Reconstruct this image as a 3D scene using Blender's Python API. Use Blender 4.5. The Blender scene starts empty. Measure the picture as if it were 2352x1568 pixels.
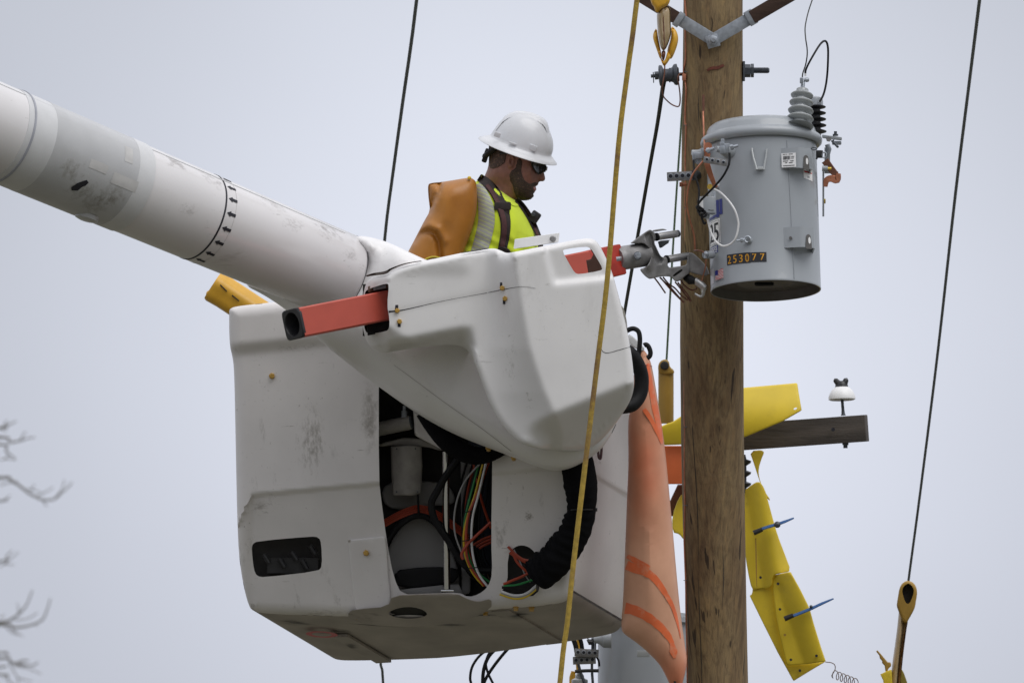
import bpy, bmesh, math, random
import numpy as np
from mathutils import Vector, Matrix
from mathutils.geometry import delaunay_2d_cdt
random.seed(7)
R = math.radians
scene = bpy.context.scene
col = scene.collection

# ------------------------------------------------------------------ camera, light, exposure
DIST, THETA = 46.0, R(11.0)          # a long lens aimed 11 degrees up
PX = 588.0                           # picture units per metre at the bucket (picture 2352 x 1568)
FWD = Vector((0, math.cos(THETA), math.sin(THETA)))
UPV = Vector((0, -math.sin(THETA), math.cos(THETA)))
RGT = Vector((1, 0, 0))
CAM = Vector((0, -DIST * math.cos(THETA), 1.7))
cam_data = bpy.data.cameras.new('camera')
cam = bpy.data.objects.new('camera', cam_data); col.objects.link(cam)
cam.location = CAM
cam.rotation_euler = (R(90) + THETA, 0, 0)
cam_data.sensor_width = 23.5
cam_data.lens = 23.5 * DIST / (2352 / PX)
cam_data.clip_start = 0.5
cam_data.clip_end = 5000
cam_data.dof.use_dof = True
cam_data.dof.focus_distance = DIST - 0.25
cam_data.dof.aperture_fstop = 6.3
scene.camera = cam

SUN_EL, SUN_AZ = R(50), R(36)        # azimuth: from the view direction round to the right, behind the camera
world = bpy.data.worlds.new('World'); scene.world = world
world.use_nodes = True
wn = world.node_tree; wn.nodes.clear()
def wnode(t, **kw):
    n = wn.nodes.new(t)
    for k, v in kw.items(): setattr(n, k, v)
    return n
w_out = wnode('ShaderNodeOutputWorld'); w_bg = wnode('ShaderNodeBackground')
w_bg.inputs['Strength'].default_value = 0.1
w_sky = wnode('ShaderNodeTexSky', sky_type='NISHITA', sun_disc=False)
w_sky.sun_elevation = SUN_EL; w_sky.sun_rotation = R(180) - SUN_AZ
w_tc = wnode('ShaderNodeTexCoord'); w_sep = wnode('ShaderNodeSeparateXYZ')
wn.links.new(w_tc.outputs['Generated'], w_sep.inputs[0])
w_ramp = wnode('ShaderNodeValToRGB')                # overcast dome: brighter overhead than at the horizon
w_ramp.color_ramp.elements[0].position = 0.0;  w_ramp.color_ramp.elements[0].color = (.22, .228, .25, 1)
w_ramp.color_ramp.elements[1].position = 1.0;  w_ramp.color_ramp.elements[1].color = (.62, .62, .65, 1)
e = w_ramp.color_ramp.elements.new(0.17); e.color = (.262, .271, .306, 1)
e = w_ramp.color_ramp.elements.new(0.24); e.color = (.274, .285, .316, 1)
wn.links.new(w_sep.outputs['Z'], w_ramp.inputs[0])
w_noise = wnode('ShaderNodeTexNoise'); w_noise.inputs['Scale'].default_value = 14; w_noise.inputs['Detail'].default_value = 3
w_noise.inputs['Roughness'].default_value = 0.45
wn.links.new(w_tc.outputs['Generated'], w_noise.inputs['Vector'])
w_mr = wnode('ShaderNodeMapRange'); w_mr.inputs['From Min'].default_value = 0.3; w_mr.inputs['From Max'].default_value = 0.7
w_mr.inputs['To Min'].default_value = 26.2; w_mr.inputs['To Max'].default_value = 29.0
wn.links.new(w_noise.outputs['Fac'], w_mr.inputs['Value'])
w_dot = wnode('ShaderNodeVectorMath', operation='DISTANCE')      # bright cloud patch at the view centre; its fall-off also adds lens vignette
w_dot.inputs[1].default_value = (0.006, math.cos(R(11.0)), math.sin(R(11.0)))
wn.links.new(w_tc.outputs['Generated'], w_dot.inputs[0])
w_pat = wnode('ShaderNodeMapRange', interpolation_type='SMOOTHSTEP')
w_pat.inputs['From Min'].default_value = 0.0; w_pat.inputs['From Max'].default_value = 0.060
w_pat.inputs['To Min'].default_value = 1.13; w_pat.inputs['To Max'].default_value = 0.75
wn.links.new(w_dot.outputs['Value'], w_pat.inputs['Value'])
w_mm = wnode('ShaderNodeMath', operation='MULTIPLY')
wn.links.new(w_mr.outputs[0], w_mm.inputs[0]); wn.links.new(w_pat.outputs[0], w_mm.inputs[1])
w_mul = wnode('ShaderNodeVectorMath', operation='SCALE')
wn.links.new(w_ramp.outputs['Color'], w_mul.inputs[0]); wn.links.new(w_mm.outputs[0], w_mul.inputs['Scale'])
w_mix = wnode('ShaderNodeMixRGB'); w_mix.inputs['Fac'].default_value = 0.94
wn.links.new(w_sky.outputs[0], w_mix.inputs[1]); wn.links.new(w_mul.outputs[0], w_mix.inputs[2])
wn.links.new(w_mix.outputs[0], w_bg.inputs['Color']); wn.links.new(w_bg.outputs[0], w_out.inputs[0])

sun_data = bpy.data.lights.new('sun', 'SUN'); sun_data.energy = 1.5; sun_data.angle = R(48); sun_data.color = (1, 0.98, 0.95)
sun = bpy.data.objects.new('sun', sun_data); col.objects.link(sun)
sd = Vector((math.sin(SUN_AZ) * math.cos(SUN_EL), -math.cos(SUN_AZ) * math.cos(SUN_EL), math.sin(SUN_EL)))
sun.rotation_euler = sd.to_track_quat('Z', 'Y').to_euler()
sun.location = sd * 60
vs = scene.view_settings
vs.view_transform = 'Standard'; vs.look = 'None'; vs.exposure = 0.0; vs.gamma = 1.0; vs.use_curve_mapping = False
scene.render.engine = 'CYCLES'

# ------------------------------------------------------------------ helpers
def P(x, y, z=0.0):
    """picture units + metres towards the lens from the bucket's plane -> world point"""
    d = DIST - z
    return CAM + FWD * d + (RGT * ((x - 1176) / PX) + UPV * ((784 - y) / PX)) * (d / DIST)
ROLL = Matrix.Rotation(R(-1.5), 3, FWD)   # hardware on this pole leans a little

class MB:
    def __init__(s): s.v = []; s.f = []; s.m = []; s.mi = 0; s.c = None
    def add(s, vs, fs):
        b = len(s.v); s.v += [Vector(p) for p in vs]
        for f in fs: s.f.append([b + i for i in f]); s.m.append(s.mi)
        return b
    def tube(s, pts, r, n=10, caps=True, sub=0, flat=1.0):
        pts = [Vector(p) for p in pts]
        rs = list(r) if hasattr(r, '__len__') else [r] * len(pts)
        if sub: pts, rs = catmull(pts, rs, sub)
        k = len(pts)
        t0 = (pts[1] - pts[0]).normalized()
        nrm = t0.orthogonal().normalized()
        rings = []
        prev = t0
        for i in range(k):
            t = (pts[min(i + 1, k - 1)] - pts[max(i - 1, 0)])
            t = t.normalized() if t.length > 1e-9 else prev
            q = prev.rotation_difference(t); nrm = (q @ nrm); nrm = (nrm - t * nrm.dot(t)).normalized(); prev = t
            bn = t.cross(nrm)
            rings.append([pts[i] + (nrm * math.cos(2 * math.pi * j / n) + bn * flat * math.sin(2 * math.pi * j / n)) * rs[i] for j in range(n)])
        s.rings(rings, caps)
        return s
    def rings(s, rings, caps=True):
        n = len(rings[0]); b = len(s.v)
        fs = []
        for i in range(len(rings) - 1):
            for j in range(n):
                fs.append([i * n + j, i * n + (j + 1) % n, (i + 1) * n + (j + 1) % n, (i + 1) * n + j])
        if caps:
            fs.append(list(range(n))[::-1]); fs.append([(len(rings) - 1) * n + j for j in range(n)])
        s.add([p for rg in rings for p in rg], fs)
        return s
    def cyl(s, a, b, r, r2=None, n=16):
        return s.tube([a, b], [r, r if r2 is None else r2], n)
    def lathe(s, base, axis, prof, n=32, cap0=True, cap1=True, xref=None):
        axis = Vector(axis).normalized(); base = Vector(base)
        u = (xref - axis * xref.dot(axis)).normalized() if xref else axis.orthogonal().normalized(); w = axis.cross(u)
        rings = [[base + axis * h + (u * math.cos(2 * math.pi * j / n) + w * math.sin(2 * math.pi * j / n)) * r for j in range(n)] for r, h in prof]
        b = len(s.v); s.rings(rings, False)
        if cap0: s.f.append([b + j for j in range(n)][::-1]); s.m.append(s.mi)
        if cap1: s.f.append([b + (len(prof) - 1) * n + j for j in range(n)]); s.m.append(s.mi)
        return s
    def box(s, c, ax, ay, az, bev=0.0):
        """centre, three half-axis vectors; bev: chamfer in metres"""
        c = Vector(c); ax = Vector(ax); ay = Vector(ay); az = Vector(az)
        if bev <= 0:
            p = [c + ax * i + ay * j + az * k for k in (-1, 1) for j in (-1, 1) for i in (-1, 1)]
            s.add(p, [[0, 2, 3, 1], [4, 5, 7, 6], [0, 1, 5, 4], [2, 6, 7, 3], [0, 4, 6, 2], [1, 3, 7, 5]]); return s
        bm = bmesh.new(); bmesh.ops.create_cube(bm, size=2)
        m = Matrix(((ax.x, ay.x, az.x, c.x), (ax.y, ay.y, az.y, c.y), (ax.z, ay.z, az.z, c.z), (0, 0, 0, 1)))
        bmesh.ops.transform(bm, matrix=m, verts=bm.verts)
        bmesh.ops.bevel(bm, geom=list(bm.edges), offset=bev, segments=2, profile=0.6, affect='EDGES')
        bm.verts.index_update()
        s.add([v.co.copy() for v in bm.verts], [[v.index for v in f.verts] for f in bm.faces]); bm.free()
        return s
    def sphere(s, c, r, n=12, sc=(1, 1, 1)):
        prof = [(max(1e-4, math.sin(math.pi * i / 8)), -math.cos(math.pi * i / 8)) for i in range(9)]
        c = Vector(c)
        rings = [[c + RGT * (sc[0] * r * a * math.cos(2 * math.pi * j / n)) + FWD * (sc[2] * r * a * math.sin(2 * math.pi * j / n)) + UPV * (sc[1] * r * h) for j in range(n)] for a, h in prof]
        s.rings(rings, True); return s
    def build(s, name, mats, parent=None, smooth=True, angle=35, loc=None):
        me = bpy.data.meshes.new(name)
        o = bpy.data.objects.new(name, me); col.objects.link(o)
        base = Vector((0, 0, 0))
        if parent is None:
            base = Vector(loc) if loc is not None else sum(s.v, Vector()) / max(1, len(s.v))
            o.location = base
        else:
            o.parent = parent; p = parent
            while p: base = base + p.location; p = p.parent
        me.from_pydata([v - base for v in s.v], [], s.f)
        for mt in (mats if isinstance(mats, (list, tuple)) else [mats]): me.materials.append(mt)
        me.polygons.foreach_set('material_index', s.m)
        me.polygons.foreach_set('use_smooth', [smooth] * len(s.f))
        if s.c is not None:
            ca = me.color_attributes.new('paint', 'FLOAT_COLOR', 'POINT')
            ca.data.foreach_set('color', [x for c4 in s.c for x in c4])
        me.validate(); me.update()
        if smooth and angle < 180: me.set_sharp_from_angle(angle=R(angle))
        return o

def catmull(pts, rs, sub):
    op, orr = [], []
    k = len(pts)
    for i in range(k - 1):
        p0, p1, p2, p3 = pts[max(i - 1, 0)], pts[i], pts[i + 1], pts[min(i + 2, k - 1)]
        for q in range(sub):
            t = q / sub
            op.append(0.5 * ((2 * p1) + (p2 - p0) * t + (2 * p0 - 5 * p1 + 4 * p2 - p3) * t * t + (3 * p1 - p0 - 3 * p2 + p3) * t ** 3))
            orr.append(rs[i] * (1 - t) + rs[i + 1] * t)
    op.append(pts[-1]); orr.append(rs[-1])
    return op, orr

def thing(name, label, cat, loc, group=None):
    o = bpy.data.objects.new(name, None); col.objects.link(o)
    o.empty_display_size = 0.1; o.location = Vector(loc)
    o['label'] = label; o['category'] = cat
    if group: o['group'] = group
    return o
def tag(o, label, cat, group=None):
    o['label'] = label; o['category'] = cat
    if group: o['group'] = group
    return o
def struct(o, kind='structure'):
    o['kind'] = kind; return o

def chaikin(pts, k=2, closed=True):
    p = [tuple(map(float, q)) for q in pts]
    for _ in range(k):
        n = len(p); o = []
        if not closed: o.append(p[0])
        for i in range(n if closed else n - 1):
            a, b = p[i], p[(i + 1) % n]
            o.append((a[0] * .75 + b[0] * .25, a[1] * .75 + b[1] * .25)); o.append((a[0] * .25 + b[0] * .75, a[1] * .25 + b[1] * .75))
        if not closed: o.append(p[-1])
        p = o
    return p
def resample(pts, step):
    p = np.array(pts, float); q = np.vstack([p, p[:1]])
    seg = np.hypot(*(q[1:] - q[:-1]).T); cum = np.concatenate([[0], np.cumsum(seg)])
    n = max(8, int(cum[-1] / step)); t = np.linspace(0, cum[-1], n, endpoint=False)
    return np.stack([np.interp(t, cum, q[:, 0]), np.interp(t, cum, q[:, 1])], 1)
def pdist(pts, poly):
    pts = np.asarray(pts, float); a = np.asarray(poly, float); b = np.roll(a, -1, 0)
    best = np.full(len(pts), 1e9)
    for i in range(len(a)):
        ab = b[i] - a[i]; l2 = ab @ ab + 1e-12
        t = np.clip(((pts - a[i]) @ ab) / l2, 0, 1)
        dd = pts - (a[i] + t[:, None] * ab)
        best = np.minimum(best, np.hypot(dd[:, 0], dd[:, 1]))
    return best
def inside(pts, poly):
    pts = np.asarray(pts, float); a = np.asarray(poly, float); b = np.roll(a, -1, 0)
    c = np.zeros(len(pts), bool); x, y = pts[:, 0], pts[:, 1]
    for i in range(len(a)):
        (x1, y1), (x2, y2) = a[i], b[i]
        cond = ((y1 > y) != (y2 > y))
        with np.errstate(divide='ignore', invalid='ignore'):
            xi = (x2 - x1) * (y - y1) / (y2 - y1 if y2 != y1 else 1e-12) + x1
        c ^= cond & (x < xi)
    return c
def polydist(pts, line):
    pts = np.asarray(pts, float); best = np.full(len(pts), 1e9)
    for a, b in zip(line[:-1], line[1:]):
        a = np.array(a, float); b = np.array(b, float); ab = b - a
        t = np.clip(((pts - a) @ ab) / (ab @ ab + 1e-12), 0, 1)
        dd = pts - (a + t[:, None] * ab); best = np.minimum(best, np.hypot(dd[:, 0], dd[:, 1]))
    return best
def sstep(a, b, x):
    t = np.clip((x - a) / (b - a), 0, 1); return t * t * (3 - 2 * t)

class Sheet:
    """an outlined form with a true depth: round-edged moulding (mode 'edge') or pillow (mode 'puff')"""
    def __init__(s, outline, r, zf, mode='edge', w=None, holes=(), res=8, smooth_outline=2, zsmooth=0, hole_smooth=1, zb=None):
        s.out = resample(chaikin(outline, smooth_outline) if smooth_outline else outline, res)
        s.holes = [resample(chaikin(h, hole_smooth) if hole_smooth else h, max(3, res * .7)) for h in holes]
        s.r, s.zf, s.mode, s.w = r, zf, mode, w
        n = len(s.out)
        nxt = np.roll(s.out, -1, 0); prv = np.roll(s.out, 1, 0)
        tg = nxt - prv; nm = np.stack([-tg[:, 1], tg[:, 0]], 1); nm /= (np.hypot(nm[:, 0], nm[:, 1])[:, None] + 1e-9)
        if not inside(s.out[:1] + nm[:1] * 1.0, s.out)[0]: nm = -nm
        pts = [s.out]
        for h in s.holes: pts.append(h)
        s.nb = n
        offs = [r * k for k in ((.05, .16, .34, .6, .9) if mode == 'edge' else (.03, .1, .22, .4, .65, .9))]
        last = offs[-1]
        for d in offs:
            q = s.out + nm * d
            ok = inside(q, s.out)
            q = q[ok]; dd = pdist(q, s.out); q = q[dd > d * .93]
            if len(q): pts.append(q[::1 if d < r * .5 else 1])
        mn, mx = s.out.min(0), s.out.max(0)
        gx, gy = np.meshgrid(np.arange(mn[0], mx[0], res), np.arange(mn[1], mx[1], res))
        gx[::2] += res / 2
        g = np.stack([gx.ravel(), gy.ravel()], 1)
        g = g[inside(g, s.out)]
        if len(g):
            g = g[pdist(g, s.out) > last + res * .35]; pts.append(g)
        allp = np.vstack(pts)
        if s.holes:
            keep = np.ones(len(allp), bool); nfix = n + sum(len(h) for h in s.holes)
            for h in s.holes:
                bad = inside(allp, h) | (pdist(allp, h) < res * .3)
                bad[:nfix] = False; keep &= ~bad
            allp = allp[keep]
        edges = []; b = 0
        for L in [n] + [len(h) for h in s.holes]:
            edges += [(b + i, b + (i + 1) % L) for i in range(L)]; b += L
        vs, es, fs, ov, oe, of = delaunay_2d_cdt([Vector((float(p[0]), float(p[1]))) for p in allp], edges, [], 0, 1e-4)
        s.p = np.array([(v.x, v.y) for v in vs]); fs = np.array([f for f in fs if len(f) == 3])
        ce = s.p[fs].mean(1); ok = inside(ce, s.out)
        for h in s.holes: ok &= ~inside(ce, h)
        s.f = fs[ok]
        s.bidx = list(range(n)) if len(s.p) == len(allp) else [int(np.argmin(np.hypot(*(s.p - o).T))) for o in s.out]
        hb = n; s.hidx = []
        for h in s.holes:
            s.hidx.append(list(range(hb, hb + len(h))) if len(s.p) == len(allp) else [int(np.argmin(np.hypot(*(s.p - o).T))) for o in h]); hb += len(h)
        s.z = s.depth(s.p[:, 0], s.p[:, 1])
        if zsmooth:
            adj_n = np.zeros(len(s.p)); ed = np.vstack([s.f[:, [0, 1]], s.f[:, [1, 2]], s.f[:, [2, 0]]])
            np.add.at(adj_n, ed[:, 0], 1); np.add.at(adj_n, ed[:, 1], 1)
            fix = pdist(s.p, s.out) < s.r * 1.02
            for _ in range(zsmooth):
                acc = np.zeros(len(s.p)); np.add.at(acc, ed[:, 0], s.z[ed[:, 1]]); np.add.at(acc, ed[:, 1], s.z[ed[:, 0]])
                nz = acc / np.maximum(adj_n, 1); s.z = np.where(fix, s.z, .5 * s.z + .5 * nz)
    def soft(s, x, y, d):
        """distance to the outline with the ridge along the middle smoothed away"""
        if not hasattr(s, 'gd'):
            h = s.gh = max(1.5, s.r / 12); mn = s.out.min(0) - 4 * h; mx = s.out.max(0) + 4 * h; s.g0 = mn
            gx = np.arange(mn[0], mx[0], h); gy = np.arange(mn[1], mx[1], h); X, Y = np.meshgrid(gx, gy)
            pp = np.stack([X.ravel(), Y.ravel()], 1); sd = pdist(pp, s.out) * np.where(inside(pp, s.out), 1, -1)
            g = np.minimum(sd, s.r * 1.15).reshape(X.shape); k = np.exp(-.5 * (np.arange(-8, 9) / 2.6) ** 2); k /= k.sum()
            g = np.apply_along_axis(lambda v: np.convolve(np.pad(v, 8, mode='edge'), k, 'valid'), 0, g)
            s.gd = np.apply_along_axis(lambda v: np.convolve(np.pad(v, 8, mode='edge'), k, 'valid'), 1, g)
        fx = np.clip((x - s.g0[0]) / s.gh, 0, s.gd.shape[1] - 1.001); fy = np.clip((y - s.g0[1]) / s.gh, 0, s.gd.shape[0] - 1.001)
        i = fx.astype(int); j = fy.astype(int); a = fx - i; b = fy - j; G = s.gd
        ds = (G[j, i] * (1 - a) + G[j, i + 1] * a) * (1 - b) + (G[j + 1, i] * (1 - a) + G[j + 1, i + 1] * a) * b
        kk = sstep(0, s.r * .3, d); dd = d * (1 - kk) + np.maximum(ds, 0) * kk
        return np.clip(dd / s.r, 0, 1)
    def depth(s, x, y):
        x = np.atleast_1d(np.asarray(x, float)); y = np.atleast_1d(np.asarray(y, float))
        d = pdist(np.stack([x, y], 1), s.out); u = np.clip(d / s.r, 0, 1)
        base = s.zf(x, y) if callable(s.zf) else np.full(len(x), float(s.zf))
        if s.mode == 'puff': u = s.soft(x, y, d)
        pr = np.sqrt(np.clip(1 - (1 - u) ** 2, 0, 1))
        if s.mode == 'edge': return base - (s.r / PX) * (1 - pr)
        return base * 1.0 + s.w * pr
    def at(s, x, y, off=0.0):
        return P(x, y, float(s.depth(x, y)[0]) + off)
    def emit(s, mb, back='flat', t=0.05, zc=None):
        """back: 'open' rim of depth t | 'flat' closed at depth t behind | 'mirror' pillow mirrored about zc"""
        top = [P(float(a), float(b), float(z)) for (a, b), z in zip(s.p, s.z)]
        F = [list(map(int, f)) for f in s.f]
        if back == 'mirror':
            k = len(top); isb = set(s.bidx); mp = {}; ext = []
            zcf = (lambda a, b: float(zc(a, b))) if callable(zc) else (lambda a, b: zc)
            for i, ((a, b), z) in enumerate(zip(s.p, s.z)):
                if i in isb: mp[i] = i
                else: mp[i] = k + len(ext); ext.append(P(float(a), float(b), 2 * zcf(float(a), float(b)) - float(z)))
            mb.add(top + ext, F + [[mp[f[2]], mp[f[1]], mp[f[0]]] for f in F]); return mb
        if back == 'open':
            vs = list(top); fs = list(F)
            for loop in [s.bidx] + s.hidx:
                b = len(vs); tt = t if loop is s.bidx else min(t, .015)
                vs += [P(float(s.p[i][0]), float(s.p[i][1]), float(s.z[i]) - tt) for i in loop]
                L = len(loop)
                fs += [[loop[i], loop[(i + 1) % L], b + (i + 1) % L, b + i] for i in range(L)]
            mb.add(vs, fs); return mb
        k = len(top)
        bz = [float(z) - t for z in s.z] if back == 'shell' else [min(float(v) for v in s.z) - t] * k
        bot = [P(float(a), float(b), z) for (a, b), z in zip(s.p, bz)]
        fs = F + [[k + f[2], k + f[1], k + f[0]] for f in F]
        for loop in [s.bidx] + s.hidx:
            L = len(loop); fs += [[loop[i], loop[(i + 1) % L], k + loop[(i + 1) % L], k + loop[i]] for i in range(L)]
        mb.add(top + bot, fs); return mb

def ribbon(mb, path, width, zfun, thick=0.006, sub=4, wz=0.0):
    """a strap lying on a form: path in picture units, zfun(x, y) -> depth of the form"""
    pts = [Vector((a, b)) for a, b in path]
    ws = list(width) if hasattr(width, '__len__') else [width] * len(pts)
    pp, ww = catmull(pts, ws, sub)
    rows = []
    for i, p in enumerate(pp):
        t = (pp[min(i + 1, len(pp) - 1)] - pp[max(i - 1, 0)]).normalized(); n = Vector((-t.y, t.x))
        row = []
        for k in (-1, -.86, 0, .86, 1):
            q = p + n * (k * ww[i] / 2)
            row.append((q, zfun(q.x, q.y) + (thick if abs(k) < 1 else 0)))
        rows.append([P(q.x, q.y, z) for q, z in row])
    k = 5; vs = [v for r_ in rows for v in r_]; fs = []
    for i in range(len(rows) - 1):
        for j in range(k - 1): fs.append([i * k + j, i * k + j + 1, (i + 1) * k + j + 1, (i + 1) * k + j])
    mb.add(vs, fs); return mb

# ------------------------------------------------------------------ materials (all procedural)
def mat(name, color, rough=0.5, metal=0.0, var=0.12, scale=20.0, bump=0.0, bscale=200.0, dark=None, dscale=6.0, dlo=0.62, dhi=0.72, stretch=None, spec=0.5, coat=0.0, sheen=0.0):
    m = bpy.data.materials.new(name); m.use_nodes = True
    nt = m.node_tree; b = nt.nodes['Principled BSDF']
    b.inputs['Roughness'].default_value = rough; b.inputs['Metallic'].default_value = metal
    b.inputs['Specular IOR Level'].default_value = spec; b.inputs['Coat Weight'].default_value = coat
    b.inputs['Sheen Weight'].default_value = sheen
    tc = nt.nodes.new('ShaderNodeTexCoord'); mp = nt.nodes.new('ShaderNodeMapping'); nt.links.new(tc.outputs['Object'], mp.inputs[0])
    if stretch: mp.inputs['Scale'].default_value = stretch
    n1 = nt.nodes.new('ShaderNodeTexNoise'); n1.inputs['Scale'].default_value = scale; n1.inputs['Detail'].default_value = 6
    nt.links.new(mp.outputs[0], n1.inputs['Vector'])
    rp = nt.nodes.new('ShaderNodeValToRGB'); nt.links.new(n1.outputs['Fac'], rp.inputs[0])
    c = Vector(color[:3])
    rp.color_ramp.elements[0].position = .3; rp.color_ramp.elements[0].color = (*(c * (1 - var)), 1)
    rp.color_ramp.elements[1].position = .7; rp.color_ramp.elements[1].color = (*(Vector([min(1, k) for k in c * (1 + var * .6)])), 1)
    last = rp.outputs[0]
    if dark is not None:
        n2 = nt.nodes.new('ShaderNodeTexNoise'); n2.inputs['Scale'].default_value = dscale; n2.inputs['Detail'].default_value = 9; n2.inputs['Roughness'].default_value = .68
        nt.links.new(mp.outputs[0], n2.inputs['Vector'])
        mr = nt.nodes.new('ShaderNodeMapRange'); mr.inputs['From Min'].default_value = dlo; mr.inputs['From Max'].default_value = dhi
        nt.links.new(n2.outputs['Fac'], mr.inputs['Value'])
        mx = nt.nodes.new('ShaderNodeMixRGB'); nt.links.new(mr.outputs[0], mx.inputs['Fac']); nt.links.new(last, mx.inputs[1]); mx.inputs[2].default_value = (*dark, 1)
        last = mx.outputs[0]
    nt.links.new(last, b.inputs['Base Color'])
    if bump:
        n3 = nt.nodes.new('ShaderNodeTexNoise'); n3.inputs['Scale'].default_value = bscale; n3.inputs['Detail'].default_value = 4
        nt.links.new(mp.outputs[0], n3.inputs['Vector'])
        bp = nt.nodes.new('ShaderNodeBump'); bp.inputs['Strength'].default_value = bump; bp.inputs['Distance'].default_value = .004
        nt.links.new(n3.outputs['Fac'], bp.inputs['Height']); nt.links.new(bp.outputs[0], b.inputs['Normal'])
    m['last'] = 1
    return m

def add_marks(m, color, layers, amount=1.0):
    """scuffs: each layer = (noise scale, stretch xyz, rotation y, lo, hi, strength, mask scale)"""
    nt = m.node_tree; b = nt.nodes['Principled BSDF']
    last = b.inputs['Base Color'].links[0].from_socket
    tc = nt.nodes.new('ShaderNodeTexCoord')
    for (sc, st, ry, lo, hi, k, ms) in layers:
        mp = nt.nodes.new('ShaderNodeMapping'); nt.links.new(tc.outputs['Object'], mp.inputs[0])
        mp.inputs['Scale'].default_value = st; mp.inputs['Rotation'].default_value = (0, ry, 0)
        n = nt.nodes.new('ShaderNodeTexNoise'); n.inputs['Scale'].default_value = sc; n.inputs['Detail'].default_value = 8; n.inputs['Roughness'].default_value = .7
        nt.links.new(mp.outputs[0], n.inputs['Vector'])
        mr = nt.nodes.new('ShaderNodeMapRange'); mr.inputs['From Min'].default_value = lo; mr.inputs['From Max'].default_value = hi; mr.inputs['To Max'].default_value = k
        nt.links.new(n.outputs['Fac'], mr.inputs['Value'])
        nm = nt.nodes.new('ShaderNodeTexNoise'); nm.inputs['Scale'].default_value = ms; nm.inputs['Detail'].default_value = 3
        nt.links.new(tc.outputs['Object'], nm.inputs['Vector'])
        mr2 = nt.nodes.new('ShaderNodeMapRange'); mr2.inputs['From Min'].default_value = .45; mr2.inputs['From Max'].default_value = .62
        nt.links.new(nm.outputs['Fac'], mr2.inputs['Value'])
        mu = nt.nodes.new('ShaderNodeMath'); mu.operation = 'MULTIPLY'; nt.links.new(mr.outputs[0], mu.inputs[0]); nt.links.new(mr2.outputs[0], mu.inputs[1])
        mx = nt.nodes.new('ShaderNodeMixRGB'); nt.links.new(mu.outputs[0], mx.inputs['Fac']); nt.links.new(last, mx.inputs[1]); mx.inputs[2].default_value = (*color, 1)
        last = mx.outputs[0]
    nt.links.new(last, b.inputs['Base Color'])
    return m

def add_spot(m, color, spots, origin):
    """grime patches of the thing itself: spots = (world point, size xyz in metres, noise scale, stretch, lo, hi, strength)"""
    nt = m.node_tree; b = nt.nodes['Principled BSDF']; tc = nt.nodes.new('ShaderNodeTexCoord')
    for (p, size, sc, st, lo, hi, k) in spots:
        last = b.inputs['Base Color'].links[0].from_socket; q = p - origin
        mp = nt.nodes.new('ShaderNodeMapping'); mp.vector_type = 'TEXTURE'; nt.links.new(tc.outputs['Object'], mp.inputs[0]); mp.inputs['Location'].default_value = q; mp.inputs['Scale'].default_value = size
        ln = nt.nodes.new('ShaderNodeVectorMath'); ln.operation = 'LENGTH'; nt.links.new(mp.outputs[0], ln.inputs[0])
        fo = nt.nodes.new('ShaderNodeMapRange'); fo.interpolation_type = 'SMOOTHSTEP'; fo.inputs['From Min'].default_value = 1; fo.inputs['From Max'].default_value = .1; nt.links.new(ln.outputs['Value'], fo.inputs['Value'])
        m2 = nt.nodes.new('ShaderNodeMapping'); m2.inputs['Scale'].default_value = st; nt.links.new(tc.outputs['Object'], m2.inputs[0])
        n = nt.nodes.new('ShaderNodeTexNoise'); n.inputs['Scale'].default_value = sc; n.inputs['Detail'].default_value = 10; n.inputs['Roughness'].default_value = .75; nt.links.new(m2.outputs[0], n.inputs['Vector'])
        ad = nt.nodes.new('ShaderNodeMath'); ad.operation = 'MULTIPLY_ADD'; ad.inputs[1].default_value = .22; nt.links.new(fo.outputs[0], ad.inputs[0]); nt.links.new(n.outputs['Fac'], ad.inputs[2])
        mr = nt.nodes.new('ShaderNodeMapRange'); mr.inputs['From Min'].default_value = lo; mr.inputs['From Max'].default_value = hi; mr.inputs['To Max'].default_value = k; nt.links.new(ad.outputs[0], mr.inputs['Value'])
        mu = nt.nodes.new('ShaderNodeMath'); mu.operation = 'MULTIPLY'; nt.links.new(mr.outputs[0], mu.inputs[0]); nt.links.new(fo.outputs[0], mu.inputs[1])
        mx = nt.nodes.new('ShaderNodeMixRGB'); nt.links.new(mu.outputs[0], mx.inputs['Fac']); nt.links.new(last, mx.inputs[1]); mx.inputs[2].default_value = (*color, 1)
        nt.links.new(mx.outputs[0], b.inputs['Base Color'])
    return m
def project(p):
    q = Vector(p) - CAM; d = q.dot(FWD); return 1176 + q.dot(RGT) / d * DIST * PX, 784 - q.dot(UPV) / d * DIST * PX

M = {}
SCUFF = [(14, (.07, 1, 1.6), .55, .655, .675, .55, 5.0), (13, (.07, 1, 1.6), -.7, .66, .68, .5, 4.0), (24, (1.6, 1, .06), 0.05, .64, .70, .35, 3.5), (9, (1, 1, .25), .3, .60, .70, .55, 3.0), (60, (1, 1, 1), 0, .62, .72, .6, 4.0), (26, (.12, 1, 1.3), .9, .64, .70, .45, 5.0)]
M['gelcoat'] = add_marks(mat('white_gelcoat', (.76, .75, .745), .3, var=.05, scale=5, coat=.15), (.16, .14, .12), [(14, (.07, 1, 1.6), .6, .665, .685, .4, 5.0), (13, (.07, 1, 1.6), -.5, .67, .69, .4, 4.0), (9, (1, 1, .35), .3, .62, .76, .30, 3.0), (70, (1, 1, 1), 0, .63, .71, .55, 4.0), (26, (.12, 1, 1.3), .9, .65, .70, .45, 5.0), (8, (1, 1, .2), .1, .55, .8, .22, 1.6)])
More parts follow.
